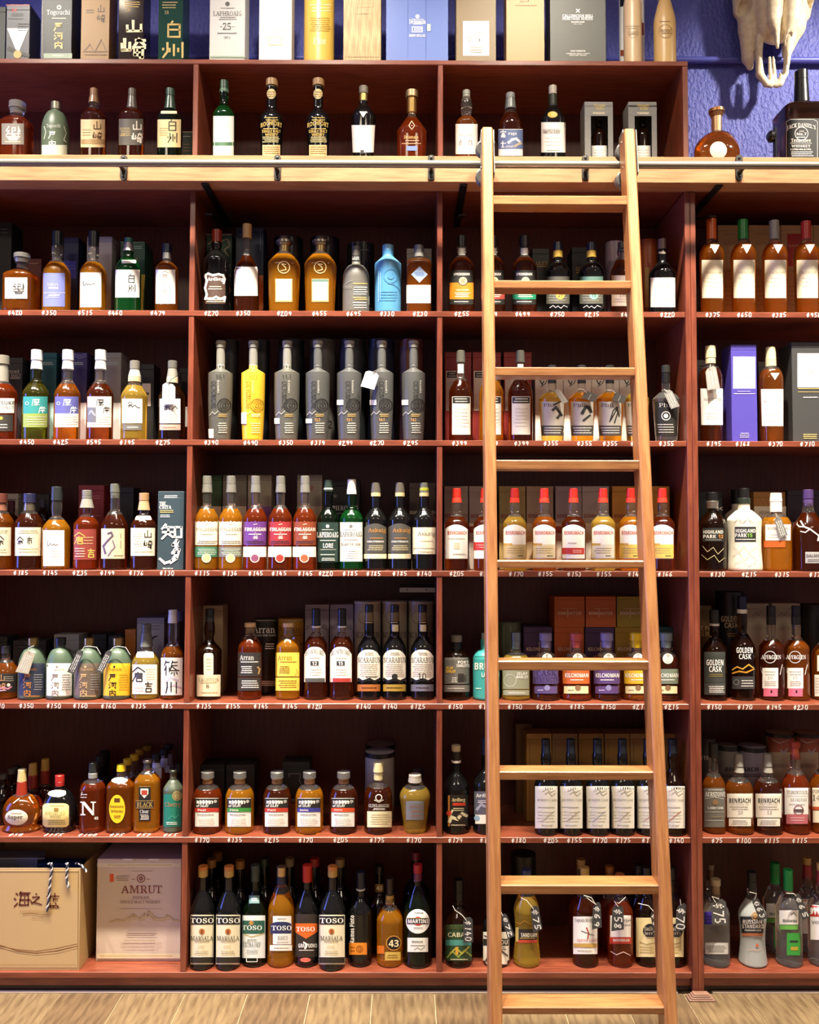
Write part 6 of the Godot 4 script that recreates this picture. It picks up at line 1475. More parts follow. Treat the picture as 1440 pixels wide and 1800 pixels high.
	for v in [[344, 394, 1345, "left"], [397, 447, 1345, "middle"], [496, 544, 1340, "bottle outline"]]:
		bx("F", v[0], v[1], v[2], -0.17, 0.09, "17181a", ("p 0.8 8a8a88 508 1366 508 1360 528 1360 528 1366 526 1372 530 1378 530 1384;q 512 524 1404 1410 6a6a66;q 508 528 1412 1450 8a5a30" if v[0] > 490 else ""), v[3] + " black carton behind the glass stoppered bottles")
	for v in [[339, 390, "b8342a", "r", "Peat", "red striped label at left end"], [396, 447, "3a8a3c", "g", "Fino", "green striped label"], [462, 512, "b8382a", "d", "Port", "red stripe, beside the purple striped"], [519, 569, "3a3a8c", "g", "Bourbon", "purple striped label"], [579, 629, "c84a24", "d", "Sherry", "orange red striped label"]]:
		var c: float = (v[0] + v[1]) * 0.5
		bt("F", v[0], v[1], 1356, "e 1402 1379 19", v[3], "c 1356 1367 23 b8b4ac~;c 1367 1376 18 a87a44;l %d %d 1403 1453 f0ebe2;q %d %d 1403.5 1420 262320;t %d 1410 28 5 f0ece4/b ELEMENTS;t %d 1416 21 5 f0ece4/b of ISLAY;o %d 1408.5 2.6 1 c8c4bc;q %d %d 1420 1427 %s;t %d 1423.6 14 3.6 f4e8e0/b %s;i %d %d 1430 1434 1 6a6660;i %d %d 1437 1450 4 d0c8bc" % [v[0] + 4.5, v[1] - 5.5, v[0] + 4.5, v[1] - 5.5, c - 4, c - 8, c + 14, v[0] + 4.5, v[1] - 5.5, v[2], c - 9, v[4], c - 17, c + 12, c - 17, c + 14], "glass stoppered apothecary bottle with " + v[5])
	tb("F", 642, 695, 1307, -0.286, "8d8a84", "c 1307 1315 53 16171a", "taller black lidded grey tube at the back")
	tb("F", 641, 694, 1320, -0.173, "8f8c86", "c 1320 1328 53 16171a", "black lidded grey tube behind the cream capped bottle")
	bt("F", 640, 690, 1340, "e 1400 1376 15", "d", "c 1340 1356 19 dccf9c 18;c 1356 1370 16 d8ca94;o 666 1402 6 4.6 d8d0c0;p 1.4 d8d0c0 658 1406 666 1410 674 1406;t 666 1416 35 5.5 ece4d4/s GLENGLASSAUGH;i 655 678 1420 1424 2 ece4d4;l 646 689 1426 1454 e9ddb4;i 652 684 1430 1450 5 b8a878", "dark whisky with cream cap and cream foot label")
	bt("F", 718, 752, 1351, "m 1392 1372 14 z=-0.17", "d", "c 1351 1362 18 26252a", "black capped bottle behind the rounded jar like one")
	bt("F", 702, 757, 1361, "e 1400 1378 13 t=0.72 n=2.4", "y", "c 1361 1366 22 b8ae98;c 1366 1374 24 a8a090 22;l 714 745 1408 1441 83868a;t 731 1418 22 4 b8683a/s GLENFIDDICH;i 722 740 1424 1428 1 b8683a;i 722 740 1432 1436 1 b8683a", "rounded pale gold bottle with grey square label")
	bt("F", 779, 825, 1310, "m 1384 1358 15", "k", "c 1310 1320 16 c0ad8a;c 1320 1336 15 2c2a26;c 1336 1340 17 e4dccc;o 801 1328 4.4 3.4 c8bca4;l 788 823 1397 1453 201a15;q 788 791 1398 1452 c07a30;t 806 1406.5 23 8 e2cf9c/sb Ardbeg;q 796 818 1411 1416 c23a22;i 797 816 1419 1426 2 d8c8a0;p 6 d8cca4 790 1446 794 1436 804 1440 812 1430 820 1434;p 4 d8cca4 792 1432 796 1424;o 808 1436 6 4 3a2e24;o 790 1429 4.6 0 c8402a;i 792 818 1448 1452 1 d8c8a0", "black bottle with cork stopper and stormy cream and red label")
	bt("F", 831, 879, 1297, "m 1380 1352 15", "k", "c 1297 1326 16 26305c;l 834 873 1391 1432 55535c;t 852 1399 30 8 e8e4dc/sb Ardbeg;i 838 868 1406 1412 2 c8c4c8;p 5 9a98a4 838 1424 846 1414 858 1420 868 1412;l 836 873 1432 1448 ece2cc;o 839 1438 5 0 8aa8b8", "tall black bottle with navy cap behind left ladder upright")
	bx("F", 907, 936, 1273, -0.25, 0.05, "5a3c1c", "p 1 8a6434 912 1280 912 1450", "dark brown flat case standing at the back inside the ladder")
	for i in 6:
		var u: Array = [[926, 970], [971, 1016], [1018, 1062], [1064, 1108], [1109, 1153], [1155, 1197]][i]
		bx("F", u[0], u[1], 1290, -0.16, 0.085, ["9c7434", "85643c", "8f6424", "936a2c", "9a7238", "9a7238"][i], "p 0.8 6a4a1c %d 1300 %d 1460" % [u[0] + 5, u[0] + 5], ["first tan carton behind the black capped row inside ladder", "second tan carton, browner, behind the black capped row", "third tan carton behind the black capped row", "fourth tan carton behind the black capped row", "fifth tan carton behind the black capped row", "last tan carton of the row, by the double upright"][i])
		var v: Array = [[939, 981, 958], [983, 1025, 1002], [1029, 1072, 1048], [1073, 1116, 1092], [1118, 1161, 1137], [1162, 1206, 1183]][i]
		var c: float = (v[0] + v[1]) * 0.5
		bt("F", v[0], v[1], 1299, "s 1382 1348 15 b=0.22 z=-0.05", "k" if i < 5 else "n", "c 1299 1308 15 1b1d26;c 1308 1327 16 20232e 15;l %d %d 1382 1456 e9e3d2;p 0.9 8a8578 %d 1391 %d 1387 %d 1393 %d 1389;p 0.9 8a8578 %d 1396 %d 1392 %d 1399 %d 1394;t %d 1406 34 3.6 8a8578/s RESERVE CASK;i %d %d 1416 1422 1 a8a294;i %d %d 1424 1446 4 d0c8b4;p 1.2 %s %d 1444 %d 1438 %d 1432 %d 1426;i %d %d 1448 1453 1 a8a294" % [v[0] + 2, v[1] - 1, c - 6, c + 2, c + 8, c + 16, c - 2, c + 4, c + 10, c + 17, c + 2, c - 16, c + 16, c - 16, c + 16, ["a09c90", "a8907a", "9aa0b8", "a89a88", "c08878", "b05040"][i], c - 8, c, c + 6, c + 14, c - 10, c + 12], ["first long black capped bottle with tall cream label", "second long black capped bottle with tall cream label", "third long black capped bottle, blue grey stamp on label", "fourth long black capped bottle with tall cream label", "fifth long black capped bottle, beside right ladder upright", "olive glass bottle with red stamped tall cream label"][i])
	tb("F", 1231, 1258, 1297, -0.19, "4a4843", "t 1240 1332 18 7 c8c0b0/b STO", "dark grey tube against the double upright")
	for v in [[1261, 1298, 1309, "75726a", "BEN", 1285, "grey"], [1299, 1347, 1310, "8b8490", "RIACH", 1318, "lilac"]]:
		tb("F", v[0], v[1], v[2], -0.18, v[3], "c %d %d %d 25262a;t %d 1352 %d 7 2a2622/b %s;i %d %d 1360 1366 2 4a4644" % [v[2], v[2] + 8, v[1] - v[0], v[5], 20 if v[4] == "BEN" else 30, v[4], v[0] + 6, v[1] - 6], v[6] + " black lidded tube behind the two cream double labels")
	for v in [[1348, 1396, "left"], [1397, 1444, "right"]]:
		tb("F", v[0], v[1], 1287, -0.19, "a08c74", "c 1287 1293 %d 2a2426;q %d %d 1294 1322 8a4434;p 2 b0a090 %d 1300 %d 1306 %d 1302;t %d 1346 28 6 6a4a3a/s SEIRIDH;p 3 8a8a96 %d 1318 %d 1324 %d 1316" % [v[1] - v[0], v[0] + 1, v[1] - 1, v[0] + 10, v[0] + 22, v[0] + 38, (v[0] + v[1]) * 0.5, v[0] + 24, v[0] + 30, v[0] + 36], v[2] + " rust topped tube behind the orange capped whisky")
	bt("F", 1235, 1275, 1306, "m 1382 1358 16", "a", "c 1306 1331 16 2b2d2a;l 1237 1274 1385 1454 6a665c;t 1257.5 1396 35 8 e8e4da/bs AERSTONE;i 1244 1272 1387 1390 1 c8c4ba;p 0.8 d8d4ca 1240 1404 1256 1401 1272 1404;o 1258 1410 5 0 8a6a48;t 1258 1420 27 4 e8e4da/bs LAND CASK;p 0.8 b8b4aa 1240 1427 1272 1427;i 1248 1270 1433 1438 1 8a7a5a;p 0.8 b8b4aa 1240 1442 1272 1442", "amber whisky with grey olive label by the double upright")
	for v in [[1275, 1324, "10", "THE ORIGINAL TEN"], [1325, 1375, "12", "THE TWELVE"]]:
		var c: float = (v[0] + v[1]) * 0.5
		bt("F", v[0], v[1], 1325, "e 1392 1366 16", "a" if v[2] == "10" else "d", "c 1325 1346 17 8f8a80 13;c 1346 1357 18 a09a8e 15;l %d %d 1395 1437 efe7d4;t %d 1407 37 7.6 3a3834/b BENRIACH;t %d 1413.5 30 3 8a8478/s %s;i %d %d 1416 1424 2 a8a294;t %d 1428 8 6 5a564e/s %s;l %d %d 1438.5 1452 efe7d4;i %d %d 1441 1450 3 b0aa9c" % [v[0] + 3.5, v[1] - 1, c + 2, c + 2, v[3], c - 16, c + 18, c + 3, v[2], v[0] + 7, v[1] - 3.5, c - 14, c + 16], "grey capped whisky with cream double label numbered " + ("ten" if v[2] == "10" else "twelve"))
	bt("F", 1375, 1423, 1304, "m 1384 1352 17 t=0.97", "r", "c 1304 1314 17 a0402c;c 1314 1334 16 c8603a 11;l 1380 1421 1385 1432 f0ebe2;t 1402 1392.5 36 6 4a4642/s TOMINTOUL;p 0.7 a8a49c 1383 1399 1420 1399;t 1404 1405.5 28 5 8a8680/s SEIRIDH;i 1386 1416 1411 1416 1 b8b4ac;o 1404 1424 9 7.6 8a4a44;q 1396 1412 1422 1427 5a4a48;l 1383 1420 1431 1448 b8646a;i 1388 1416 1435 1444 2 e0b0a8", "orange red whisky with orange cap and white label")
	bt("F", 1424, 1474, 1306, "m 1384 1352 17", "a", "l 1428 1470 1385 1420 f0e4cc;t 1440 1391 24 6 4a4642/s TOMIN;t 1436 1402 14 10 4a4642/s 14;q 1428 1470 1418 1424 b8502e;l 1430 1470 1425 1446 ece0c4", "amber whisky with cream label cut off by right edge")


func row_g() -> void:
	# cartons on the left
	for v in [[92, 122, 1470, "left"], [123, 152, 1470, "right"]]:
		bx("G", v[0], v[1], 1474, -0.28, 0.06, "8a2416", "p 1 5a140c %d 1476 %d 1600" % [v[0] + 1, v[0] + 1], v[3] + " dark red carton at the back above the gift bag")
	bx("G", -22, 64, 1508, -0.13, 0.07, "8a94a8", "p 1.4 ece8e0 -20 1509 78 1509;p 1 c8d0d8 64 1510 64 1530", "pale blue grey carton inside the gift bag")
	bx("G", 66, 141, 1518, -0.11, 0.05, "1f2f4c", "p 1 4a5c80 66 1519 140 1519", "navy carton inside the gift bag")
	var z := -0.012
	var deep := 0.26
	var y0: float = ROW_Y["G"] + 0.0003
	var a := un(-58, 1620, z).x
	var c := un(140, 1620, z).x
	var h := un(60, 1526, z).y - y0
	var bag := thing("gift_bag", "large tan gift bag with brushed characters and twisted rope handles on bottom shelf", "bag", Vector3((a + c) * 0.5, y0, z - deep * 0.5), "bags on the bottom shelf")
	var w := c - a
	put("front_panel", boxes([[Vector3(0, h * 0.5, deep * 0.5 - 0.001), Vector3(w, h, 0.002)]], 0.0005), flat(Color("bc9d6c"), 0.55), bag)
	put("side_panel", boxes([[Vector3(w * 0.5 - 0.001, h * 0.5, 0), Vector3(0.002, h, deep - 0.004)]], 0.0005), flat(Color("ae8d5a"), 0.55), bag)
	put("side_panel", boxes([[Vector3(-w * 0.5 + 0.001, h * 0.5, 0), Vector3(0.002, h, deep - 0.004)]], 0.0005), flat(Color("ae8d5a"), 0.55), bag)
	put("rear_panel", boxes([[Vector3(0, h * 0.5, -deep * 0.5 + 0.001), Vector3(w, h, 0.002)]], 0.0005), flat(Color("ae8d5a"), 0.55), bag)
	var k := Face.new()
	k.host = self
	k.at = bag.position
	k.z = z
	dress(bag, k, "q -56 137 1529 1531.5 d8b884;p 0.9 7a5a2c -50 1532 138 1532 137 1702 -50 1702;k 39 1580 28 27 2.6 5a2018 海;k 64 1580 19 20 2.4 5a2018 之;k 93 1582 22 25 2.2 5a2018 藍;t 64 1602 58 4 a8803f/s YANGHE SPIRIT CLASSIC;p 1.2 8a6430 40 1607 56 1605 74 1608 90 1607;t 66 1613 20 3 8a6430/s Since 1949;p 1.4 7a4a24 -40 1652 0 1663 30 1669 64 1672 100 1667 136 1659;p 1.4 7a4a24 -40 1648 0 1661 30 1671 64 1675 100 1672 136 1663;p 0.8 9a7440 0 1696 134 1696")
	for r in [[[84, 1519, 0.0], [91, 1517, 0.004], [91, 1530, 0.006], [88, 1548, 0.006], [87, 1565, 0.006], [85, 1585, 0.006], [82, 1604, 0.006]], [[116, 1519, 0.0], [119, 1517, 0.004], [118, 1530, 0.006], [117, 1545, 0.006], [121, 1563, 0.006]], [[132, 1518, -0.02], [138, 1517, -0.01], [146, 1524, 0.0], [153, 1534, 0.003]]]:
		var st := SurfaceTool.new()
		st.begin(Mesh.PRIMITIVE_TRIANGLES)
		var path := []
		for q in r:
			path.append(un(q[0], q[1], z + q[2]) - bag.position)
		for s in 2:   # two strands laid round each other
			var strand := []
			for i in path.size() - 1:
				for j in 8:
					var t := j / 8.0
					var ang := (i * 8 + j) * 0.9 + s * PI
					strand.append(path[i].lerp(path[i + 1], t) + Vector3(cos(ang), 0, sin(ang)) * 0.0022)
			tube(st, strand, 0.0026, lin("1e2436") if s else lin("c8c4bc"), 6)
		put("rope_handle", st, paint("card0.5", 0.5), bag)
	bx("G", 170, 318, 1510, -0.075, 0.24, "cdb9a6", "q 171 317 1517 1524 d8cbb0;i 176 312 1519 1522 1 c0a868;i 228 268 1530 1532 1 a89070;l 193 200 1536 1550 d8562c;i 203 228 1538 1549 3 9a8a7a;o 248 1544 7.4 6 7a2a34;o 248 1544 3.4 1.6 7a2a34;p 0.8 7a2a34 232 1545 238 1545;p 0.8 7a2a34 258 1545 264 1545;t 249 1563 72 13 7a2228/s AMRUT;t 248 1577.5 29 5 7a5a56/s INDIAN;t 247 1585 70 5 7a5a56/s SINGLE MALT WHISKY;p 0.7 9a8478 212 1597 284 1597;p 2 c8ae7c 192 1621 206 1616 218 1618 234 1606 242 1614 254 1606 262 1602 272 1612 286 1618 294 1608 304 1616 316 1619;p 3 cdb68c 226 1618 236 1611 246 1617 260 1608 270 1616 292 1614;i 220 276 1634 1644 3 b09a8c;i 216 280 1651 1654 1 a89070;t 248 1658 72 4 9a8070/s AMRUT DISTILLERIES PVT LTD;t 247 1664 46 3.6 9a8070/s (A JAGDALE GROUP);t 248 1669.5 62 3.6 9a8070/s Kambipura, Bangalore, INDIA;q 171 317 1675 1684 d8c8a6;i 174 314 1677 1682 1 c0a05c;q 216 234 1509 1512 e4dcd4;q 262 280 1509 1512 e4dcd4", "big cream printed carton with mountains and maroon lettering", "carton", "box")
	# the wine bottles: the front row, and the further ones that show between them
	for v in [[346, 390, 1510, -0.165, "k", "b8803a", "orange gold capped bottle behind the first pair"], [358, 402, 1498, -0.26, "k", "a8743a", "orange gold capped bottle farthest back at left"], [400, 443, 1512, -0.165, "k", "b8803a", "orange gold capped bottle behind the second cream label"], [442, 487, 1508, -0.165, "u", "26382c", "green capped bottle behind the teal band label"], [488, 530, 1508, -0.165, "k", "8a7c5c", "silver gold capped bottle behind the gold vermouth"], [530, 576, 1508, -0.165, "k", "b0241c", "red capped bottle behind the orange pennant label"], [575, 620, 1509, -0.165, "k", "9a8048", "tan capped bottle behind the third cream label"], [644, 690, 1521, -0.165, "n", "1e1814", "dark capped bottle behind the plump gold liqueur"], [708, 756, 1497, -0.17, "k", "7a1e2c", "crimson capped bottle behind the oval label vermouth"]]:
		bt("G", v[0], v[1], v[2], "m %d %d 15 z=%s" % [v[2] + 72, v[2] + 48, v[3]], v[4], "c %d %d 16 %s" % [v[2], v[2] + 14, v[5]] + (";l 658 676 1554 1568 8a6434;t 667 1561 10 7 e8d8b0/b 43" if v[0] == 644 else ""), v[6], "wine_bottle")
	for v in [[335, 378, "leftmost bottle with cream label and black foot"], [380, 424, "second bottle with cream label and black foot"], [561, 608, "third cream label and black foot, beside the orange pennant"]]:
		var q: float = (v[0] + v[1]) * 0.5
		bt("G", v[0], v[1], 1522, "m 1602 1566 15 z=-0.046", "k", "c 1522 1528 17 c87a3a;c 1528 1540 17 b8944c;l %d %d 1608 1695 e6dcbc;q %d %d 1610 1625 1c1a18;t %d 1618 40 9 f4f0e4/sb TOSO;o %d 1637 5 0 b8703a;q %d %d 1634 1642 8a4a2a;t %d 1649 38 8 3a342c/s MARSALA;i %d %d 1653 1656 1 9a8a68;t %d 1663 13 5 c8b890/s FINE;i %d %d 1670 1678 2 b8a880;q %d %d 1682 1692.5 2a2420;p 1 f4f0e4 %d 1681.5 %d 1681.5" % [v[0] + 0.5, v[1] - 1.5, v[0] + 1.5, v[1] - 2.5, q - 1, q - 1, q - 3, q + 1, q - 1, q - 16, q + 14, q - 2, q - 14, q + 12, v[0] + 1.5, v[1] - 2.5, v[0] + 1.5, v[1] - 2.5], v[2], "wine_bottle")
	bt("G", 426, 471, 1520, "m 1602 1566 15", "u", "c 1520 1548 16 333c36;l 438 456 1574 1588 6a8a88;i 441 454 1578 1585 2 c8d4d0;l 426 466 1609 1684 dfe4e2;q 427 465 1618 1641 2a5a4e;o 442 1622 4 0 b88a4a;t 443 1630.5 34 8 f0f0e8/sb TOSO;p 1.4 c8a84a 430 1642 442 1646 456 1643 464 1640;i 434 452 1650 1654 2 8a8a84;t 443 1660 30 8 4a5a56/s EXTRA DRY;i 434 454 1668 1676 2 a8b0ac;p 1.4 e4e8e4 434 1684 434 1690 452 1690 452 1684", "green bottle with white label and dark teal band", "wine_bottle")
	bt("G", 471, 518, 1523, "m 1600 1556 16 t=1.02", "g", "c 1523 1539 17 c4ac7c*;c 1539 1553 18 22283e 17;t 494 1547 15 5 e8e0d0/sb TOSO;l 480 512 1610 1660 e6e4de;l 476 513 1620 1641 232b56 h;t 495 1631 34 8 f0ece4/sb TOSO;i 488 504 1612 1617 1 a8a49c;t 497 1648 17 7 6a6a68/s BIANCO;i 486 508 1653 1658 1 b8b4ac;l 475 513 1661 1671 ece8e0;i 480 508 1664 1668 1 a89a80", "golden vermouth with navy banded white label", "wine_bottle")
	bt("G", 518, 562, 1520, "m 1602 1564 15", "k", "c 1520 1549 17 b8281e;l 518 558 1607 1682 2c241e;l 518 558 1623 1650 d8621e v;t 537 1633 32 8 f4ece0/sb TOSO;t 541 1662 32 7 f4f0e8/b GRAN UOVO;p 3 f4f0e8 536 1668 540 1660 534 1656;i 526 552 1668 1672 1 e0d8cc;l 528 546 1683 1691 d86a5a o", "black bottle with orange pennant label and red cap", "wine_bottle")
	bt("G", 613, 655, 1532, "m 1602 1576 14", "k", "c 1532 1561 15 1b2030;c 1561 1564 16 c8c4bc;t 619 1633 48 8 f0ece4/ub Ramos Pinto;l 614 645 1657 1678 dc8426;o 632 1668 6 5 7a4414;o 632 1668 3 2 7a4414;i 616 624 1662 1674 2 7a4414", "slender black bottle with upward white lettering and orange label", "wine_bottle")
	bt("G", 662, 709, 1543, "m 1616 1590 15 b=0.1", "g", "c 1543 1573 13 2a2018;c 1573 1586 15 b8903c 14;t 688 1580 9 6 3a2414/b 43;o 692 1657.5 13.5 0 1c1512;o 692 1657.5 13.5 11.6 b8803a;t 692 1658 17 12 ecdcb0/b 43;l 677 704 1673 1688 c8a850;i 680 700 1677 1685 2 8a6a2c;q 664 676 1662 1676 c86a1c", "plump golden liqueur bottle with black round emblem", "liqueur_bottle")
	bt("G", 709, 760, 1519, "m 1604 1556 16 t=1.02", "u", "c 1519 1533 16 a8262a;c 1533 1553 15 6a2a3e;i 728 740 1535 1551 4 c8b8c0;l 714 755 1598 1641 e8e4de o;o 735 1619 8 0 c23a34;q 716 753 1614 1624 1c1c22;t 735 1619 34 7 f0ece4/b MARTINI;p 0.8 b89a50 716 1613.5 753 1613.5;i 728 744 1602 1606 1 8a8680;i 726 744 1629 1632 1 8a8680;l 717 752 1648 1673 e4e0d6;t 734 1655 18 3.6 4a4a4a/b ROSSO;i 722 748 1659 1664 1 8a8680;p 0.9 5a5a5a 728 1669 734 1665 740 1669 746 1664", "dark green vermouth with white oval emblem and crimson cap", "wine_bottle")
	bt("G", 782, 831, 1545, "m 1618 1592 15", "n", "c 1545 1566 17 141414;c 1566 1580 16 1c1a18;l 783 829 1625 1689 2e4a2c;q 784 828 1652 1662 4a9088;q 784 828 1625 1634 3a4a28;t 804 1644 32 10 d8cfae/b CABAJ;p 3 8aa04a 786 1684 796 1672 806 1682 816 1670 828 1680;p 3 b8b04a 792 1676 802 1666 812 1676 824 1664;q 801 806 1664 1678 c89a3a;i 790 824 1684 1688 1 d8d0a8", "black topped rum with green jungle art label", "rum_bottle")
	bt("G", 848, 896, 1560, "m 1624 1602 15", "k", "c 1560 1575 17 1c1c1c;l 849 895 1638 1695 e6dfcc;q 850 894 1650 1662 2a2826;t 878 1656 28 8 e8e0cc/b BAYOU;p 3 4a4640 854 1690 862 1676 872 1686 882 1672 892 1680;p 2 2a2826 852 1644 858 1648;i 856 890 1664 1670 2 5a564e", "handled black flagon with cream label, at left ladder upright", "rum_bottle")
	tb("G", 898, 943, 1500, -0.2, "171615", "", "black tube on end behind the golden rum")
	bt("G", 903, 949, 1528, "m 1600 1562 16 w=-0.1 t=1.05", "y", "c 1528 1548 18 303a58;l 908 944 1633 1653 2a241e;t 930 1643.5 28 7 ece4cc/b TANDUAY;q 909 944 1652 1657 b8402c;i 914 940 1647 1651 1 b89a50;l 907 912 1630 1655 c9b070;p 1.2 b8862c 906 1620 914 1624 922 1618 932 1624 944 1619", "golden rum with narrow black label inside the ladder", "rum_bottle")
	bt("G", 1000, 1044, 1510, "m 1592 1560 15 z=-0.17", "d", "c 1510 1526 15 b8975a", "gold capped rum bottle behind the white label rum", "rum_bottle")
	bt("G", 1005, 1052, 1524, "m 1602 1566 15", "d", "c 1524 1546 16 b8934c;l 1008 1050 1611 1677 efeae0;t 1029 1618 36 8 3a302a/s Captain Morgan;p 2.4 a83a30 1031 1630 1035 1640 1033 1650;p 1.4 6a5a50 1022 1636 1044 1644;t 1032 1653 34 7 b84a34/s Spiced Gold;q 1009 1049 1658 1665 c09a50;i 1014 1044 1668 1674 1 a89a80", "brown rum with white label and gold band", "rum_bottle")
	bt("G", 1052, 1092, 1522, "m 1600 1570 15 z=-0.17", "r", "c 1522 1537 15 b8742a", "orange capped rum bottle behind the red watermelon one", "rum_bottle")
	bt("G", 1068, 1113, 1536, "m 1604 1572 15", "r", "c 1536 1552 16 a85a2c;l 1073 1109 1609 1648 efe4da;t 1099 1618 20 6 4a3230/s Morgan;t 1100 1626 16 5 4a3230/s Tropical;l 1072 1110 1647 1659 b83a2a;t 1092 1652.5 28 4.6 f4e4d4/b WATERMELON;p 1.4 e8c0b0 1074 1672 1084 1678 1096 1673 1108 1679", "clear red spirit with white and red watermelon label", "rum_bottle")
	bt("G", 1104, 1142, 1520, "m 1600 1570 15 z=-0.17", "k", "c 1520 1538 15 24262a", "black bottle behind the first round emblem rum", "rum_bottle")
	for v in [[1116, 1158, 1132, "left of right ladder upright"], [1164, 1208, 1186, "right of right ladder upright"]]:
		var q: float = (v[0] + v[1]) * 0.5
		bt("G", v[0], v[1], 1524, "m 1602 1570 15", "n", "c 1524 1550 15 1c1c1c;l %d %d 1613 1682 e4d29a;o %d 1636 12.5 0 26262a;t %d 1632 20 7 e8dcc0/s Sailor;t %d 1641 20 7 e8dcc0/s Jerry;i %d %d 1646 1649 1 c8b890;i %d %d 1662 1676 3 b89a5c;p 1.2 8a6a3a %d 1656 %d 1660 %d 1657" % [v[0] + 1, v[1] - 2, q + 6, q + 6, q + 6, q - 2, q + 14, q - 12, q + 14, q - 12, q, q + 14], "dark rum with round black emblem " + v[3], "rum_bottle")
	bt("G", 1230, 1270, 1519, "m 1596 1566 14 z=-0.16", "w", "c 1519 1528 12 8a7c62;c 1528 1548 11 6a4a34", "cork capped clear bottle in the corner by the upright", "vodka_bottle")
	bt("G", 1236, 1282, 1545, "m 1604 1576 15", "w", "c 1545 1556 17 b5a280;c 1556 1576 14 9a805c;l 1238 1253 1603 1625 3a2a86;i 1240 1252 1606 1622 3 5a4aa0;l 1238 1280 1657 1677 c8c6c0;i 1242 1276 1661 1674 4 8a8880", "clear vodka with violet side label and cork cap", "vodka_bottle")
	bt("G", 1298, 1347, 1532, "s 1610 1568 16 t=1.0 w=-0.14", "f", "c 1532 1548 16 1c1c1e;c 1548 1561 17 26262a 16;o 1328 1610 7 5.6 b0804a;o 1328 1610 4 0 c89a5a;l 1301 1342 1611 1640 1e2026;t 1323 1620 33 7 e8e4da/b RUSSIAN;t 1324 1628 37 7 e8e4da/b STANDARD;t 1324 1635 28 3 e8e4da/b PREMIUM CZAR;q 1302 1341 1640 1645 b06a44;q 1329 1333 1659 1664 c8603a;p 1 c89a7a 1316 1670 1324 1668 1330 1671 1338 1667", "frosted bell shaped vodka with black and copper label", "vodka_bottle")
	for v in [[1342, 1385, 1516, -0.165, "behind"], [1364, 1409, 1528, -0.07, "before"]]:
		var q: float = (v[0] + v[1]) * 0.5
		var e: float = v[2] - 1528.0
		bt("G", v[0], v[1], v[2], "m %s %s 15 z=%s" % [1592 + e, 1568 + e, v[3]], "w", "c %s %s 16 1d9a4c;q %s %s %s %s e8e8e0;l %s %s %s %s efece4;t %s %s 24 6 2a2a28/b Moskovska;p 1.4 3a3a38 %s %s %s %s %s %s;q %s %s %s %s 6ab04a;l %s %s %s %s 3a9a3c;q %s %s %s %s 2a2a2a;q %s %s %s %s b8a030" % [v[2], v[2] + 36, q - 8, q + 8, 1559 + e, 1560.4 + e, q - 16, q + 17, 1600 + e, 1625 + e, q + 2, 1618 + e, q + 4, 1608 + e, q + 9, 1604 + e, q + 13, 1609 + e, q - 15, q + 16, 1626 + e, 1634 + e, q - 3, q + 20, 1640 + e, 1679 + e, q + 2, q + 16, 1653 + e, 1656 + e, q + 4, q + 16, 1664 + e, 1670 + e], "green capped clear vodka with green sticker, " + ("standing behind its twin" if v[4] == "behind" else "standing in front"), "vodka_bottle")
	for v in [[1398, 1442, 1507, -0.168, "behind"], [1421, 1468, 1518, -0.07, "at right edge"]]:
		var e: float = v[2] - 1518.0
		bt("G", v[0], v[1], v[2], "m %s %s 16 z=%s" % [1594 + e, 1572 + e, v[3]], "w", "c %s %s 14 c9a45a;c %s %s 16 a8323c 14;i %s %s %s %s 4 e8c070;l %s %s %s %s ece8e0;q %s %s %s %s b8302a;t %s %s 36 10 f0ece4/b STOLI;t %s %s 26 5 6a6660/b VODKA" % [v[2], v[2] + 12, v[2] + 12, v[2] + 38, v[0] + 17, v[0] + 29, v[2] + 14, v[2] + 34, v[0] + 2, v[1] - 2, 1592 + e, 1652 + e, v[0] + 2, v[1] - 2, 1593 + e, 1611 + e, v[0] + 20, 1602 + e, v[0] + 20, 1621 + e], "clear vodka with red banded white label " + ("behind the right edge one" if v[4] == "behind" else "at right edge"), "vodka_bottle")


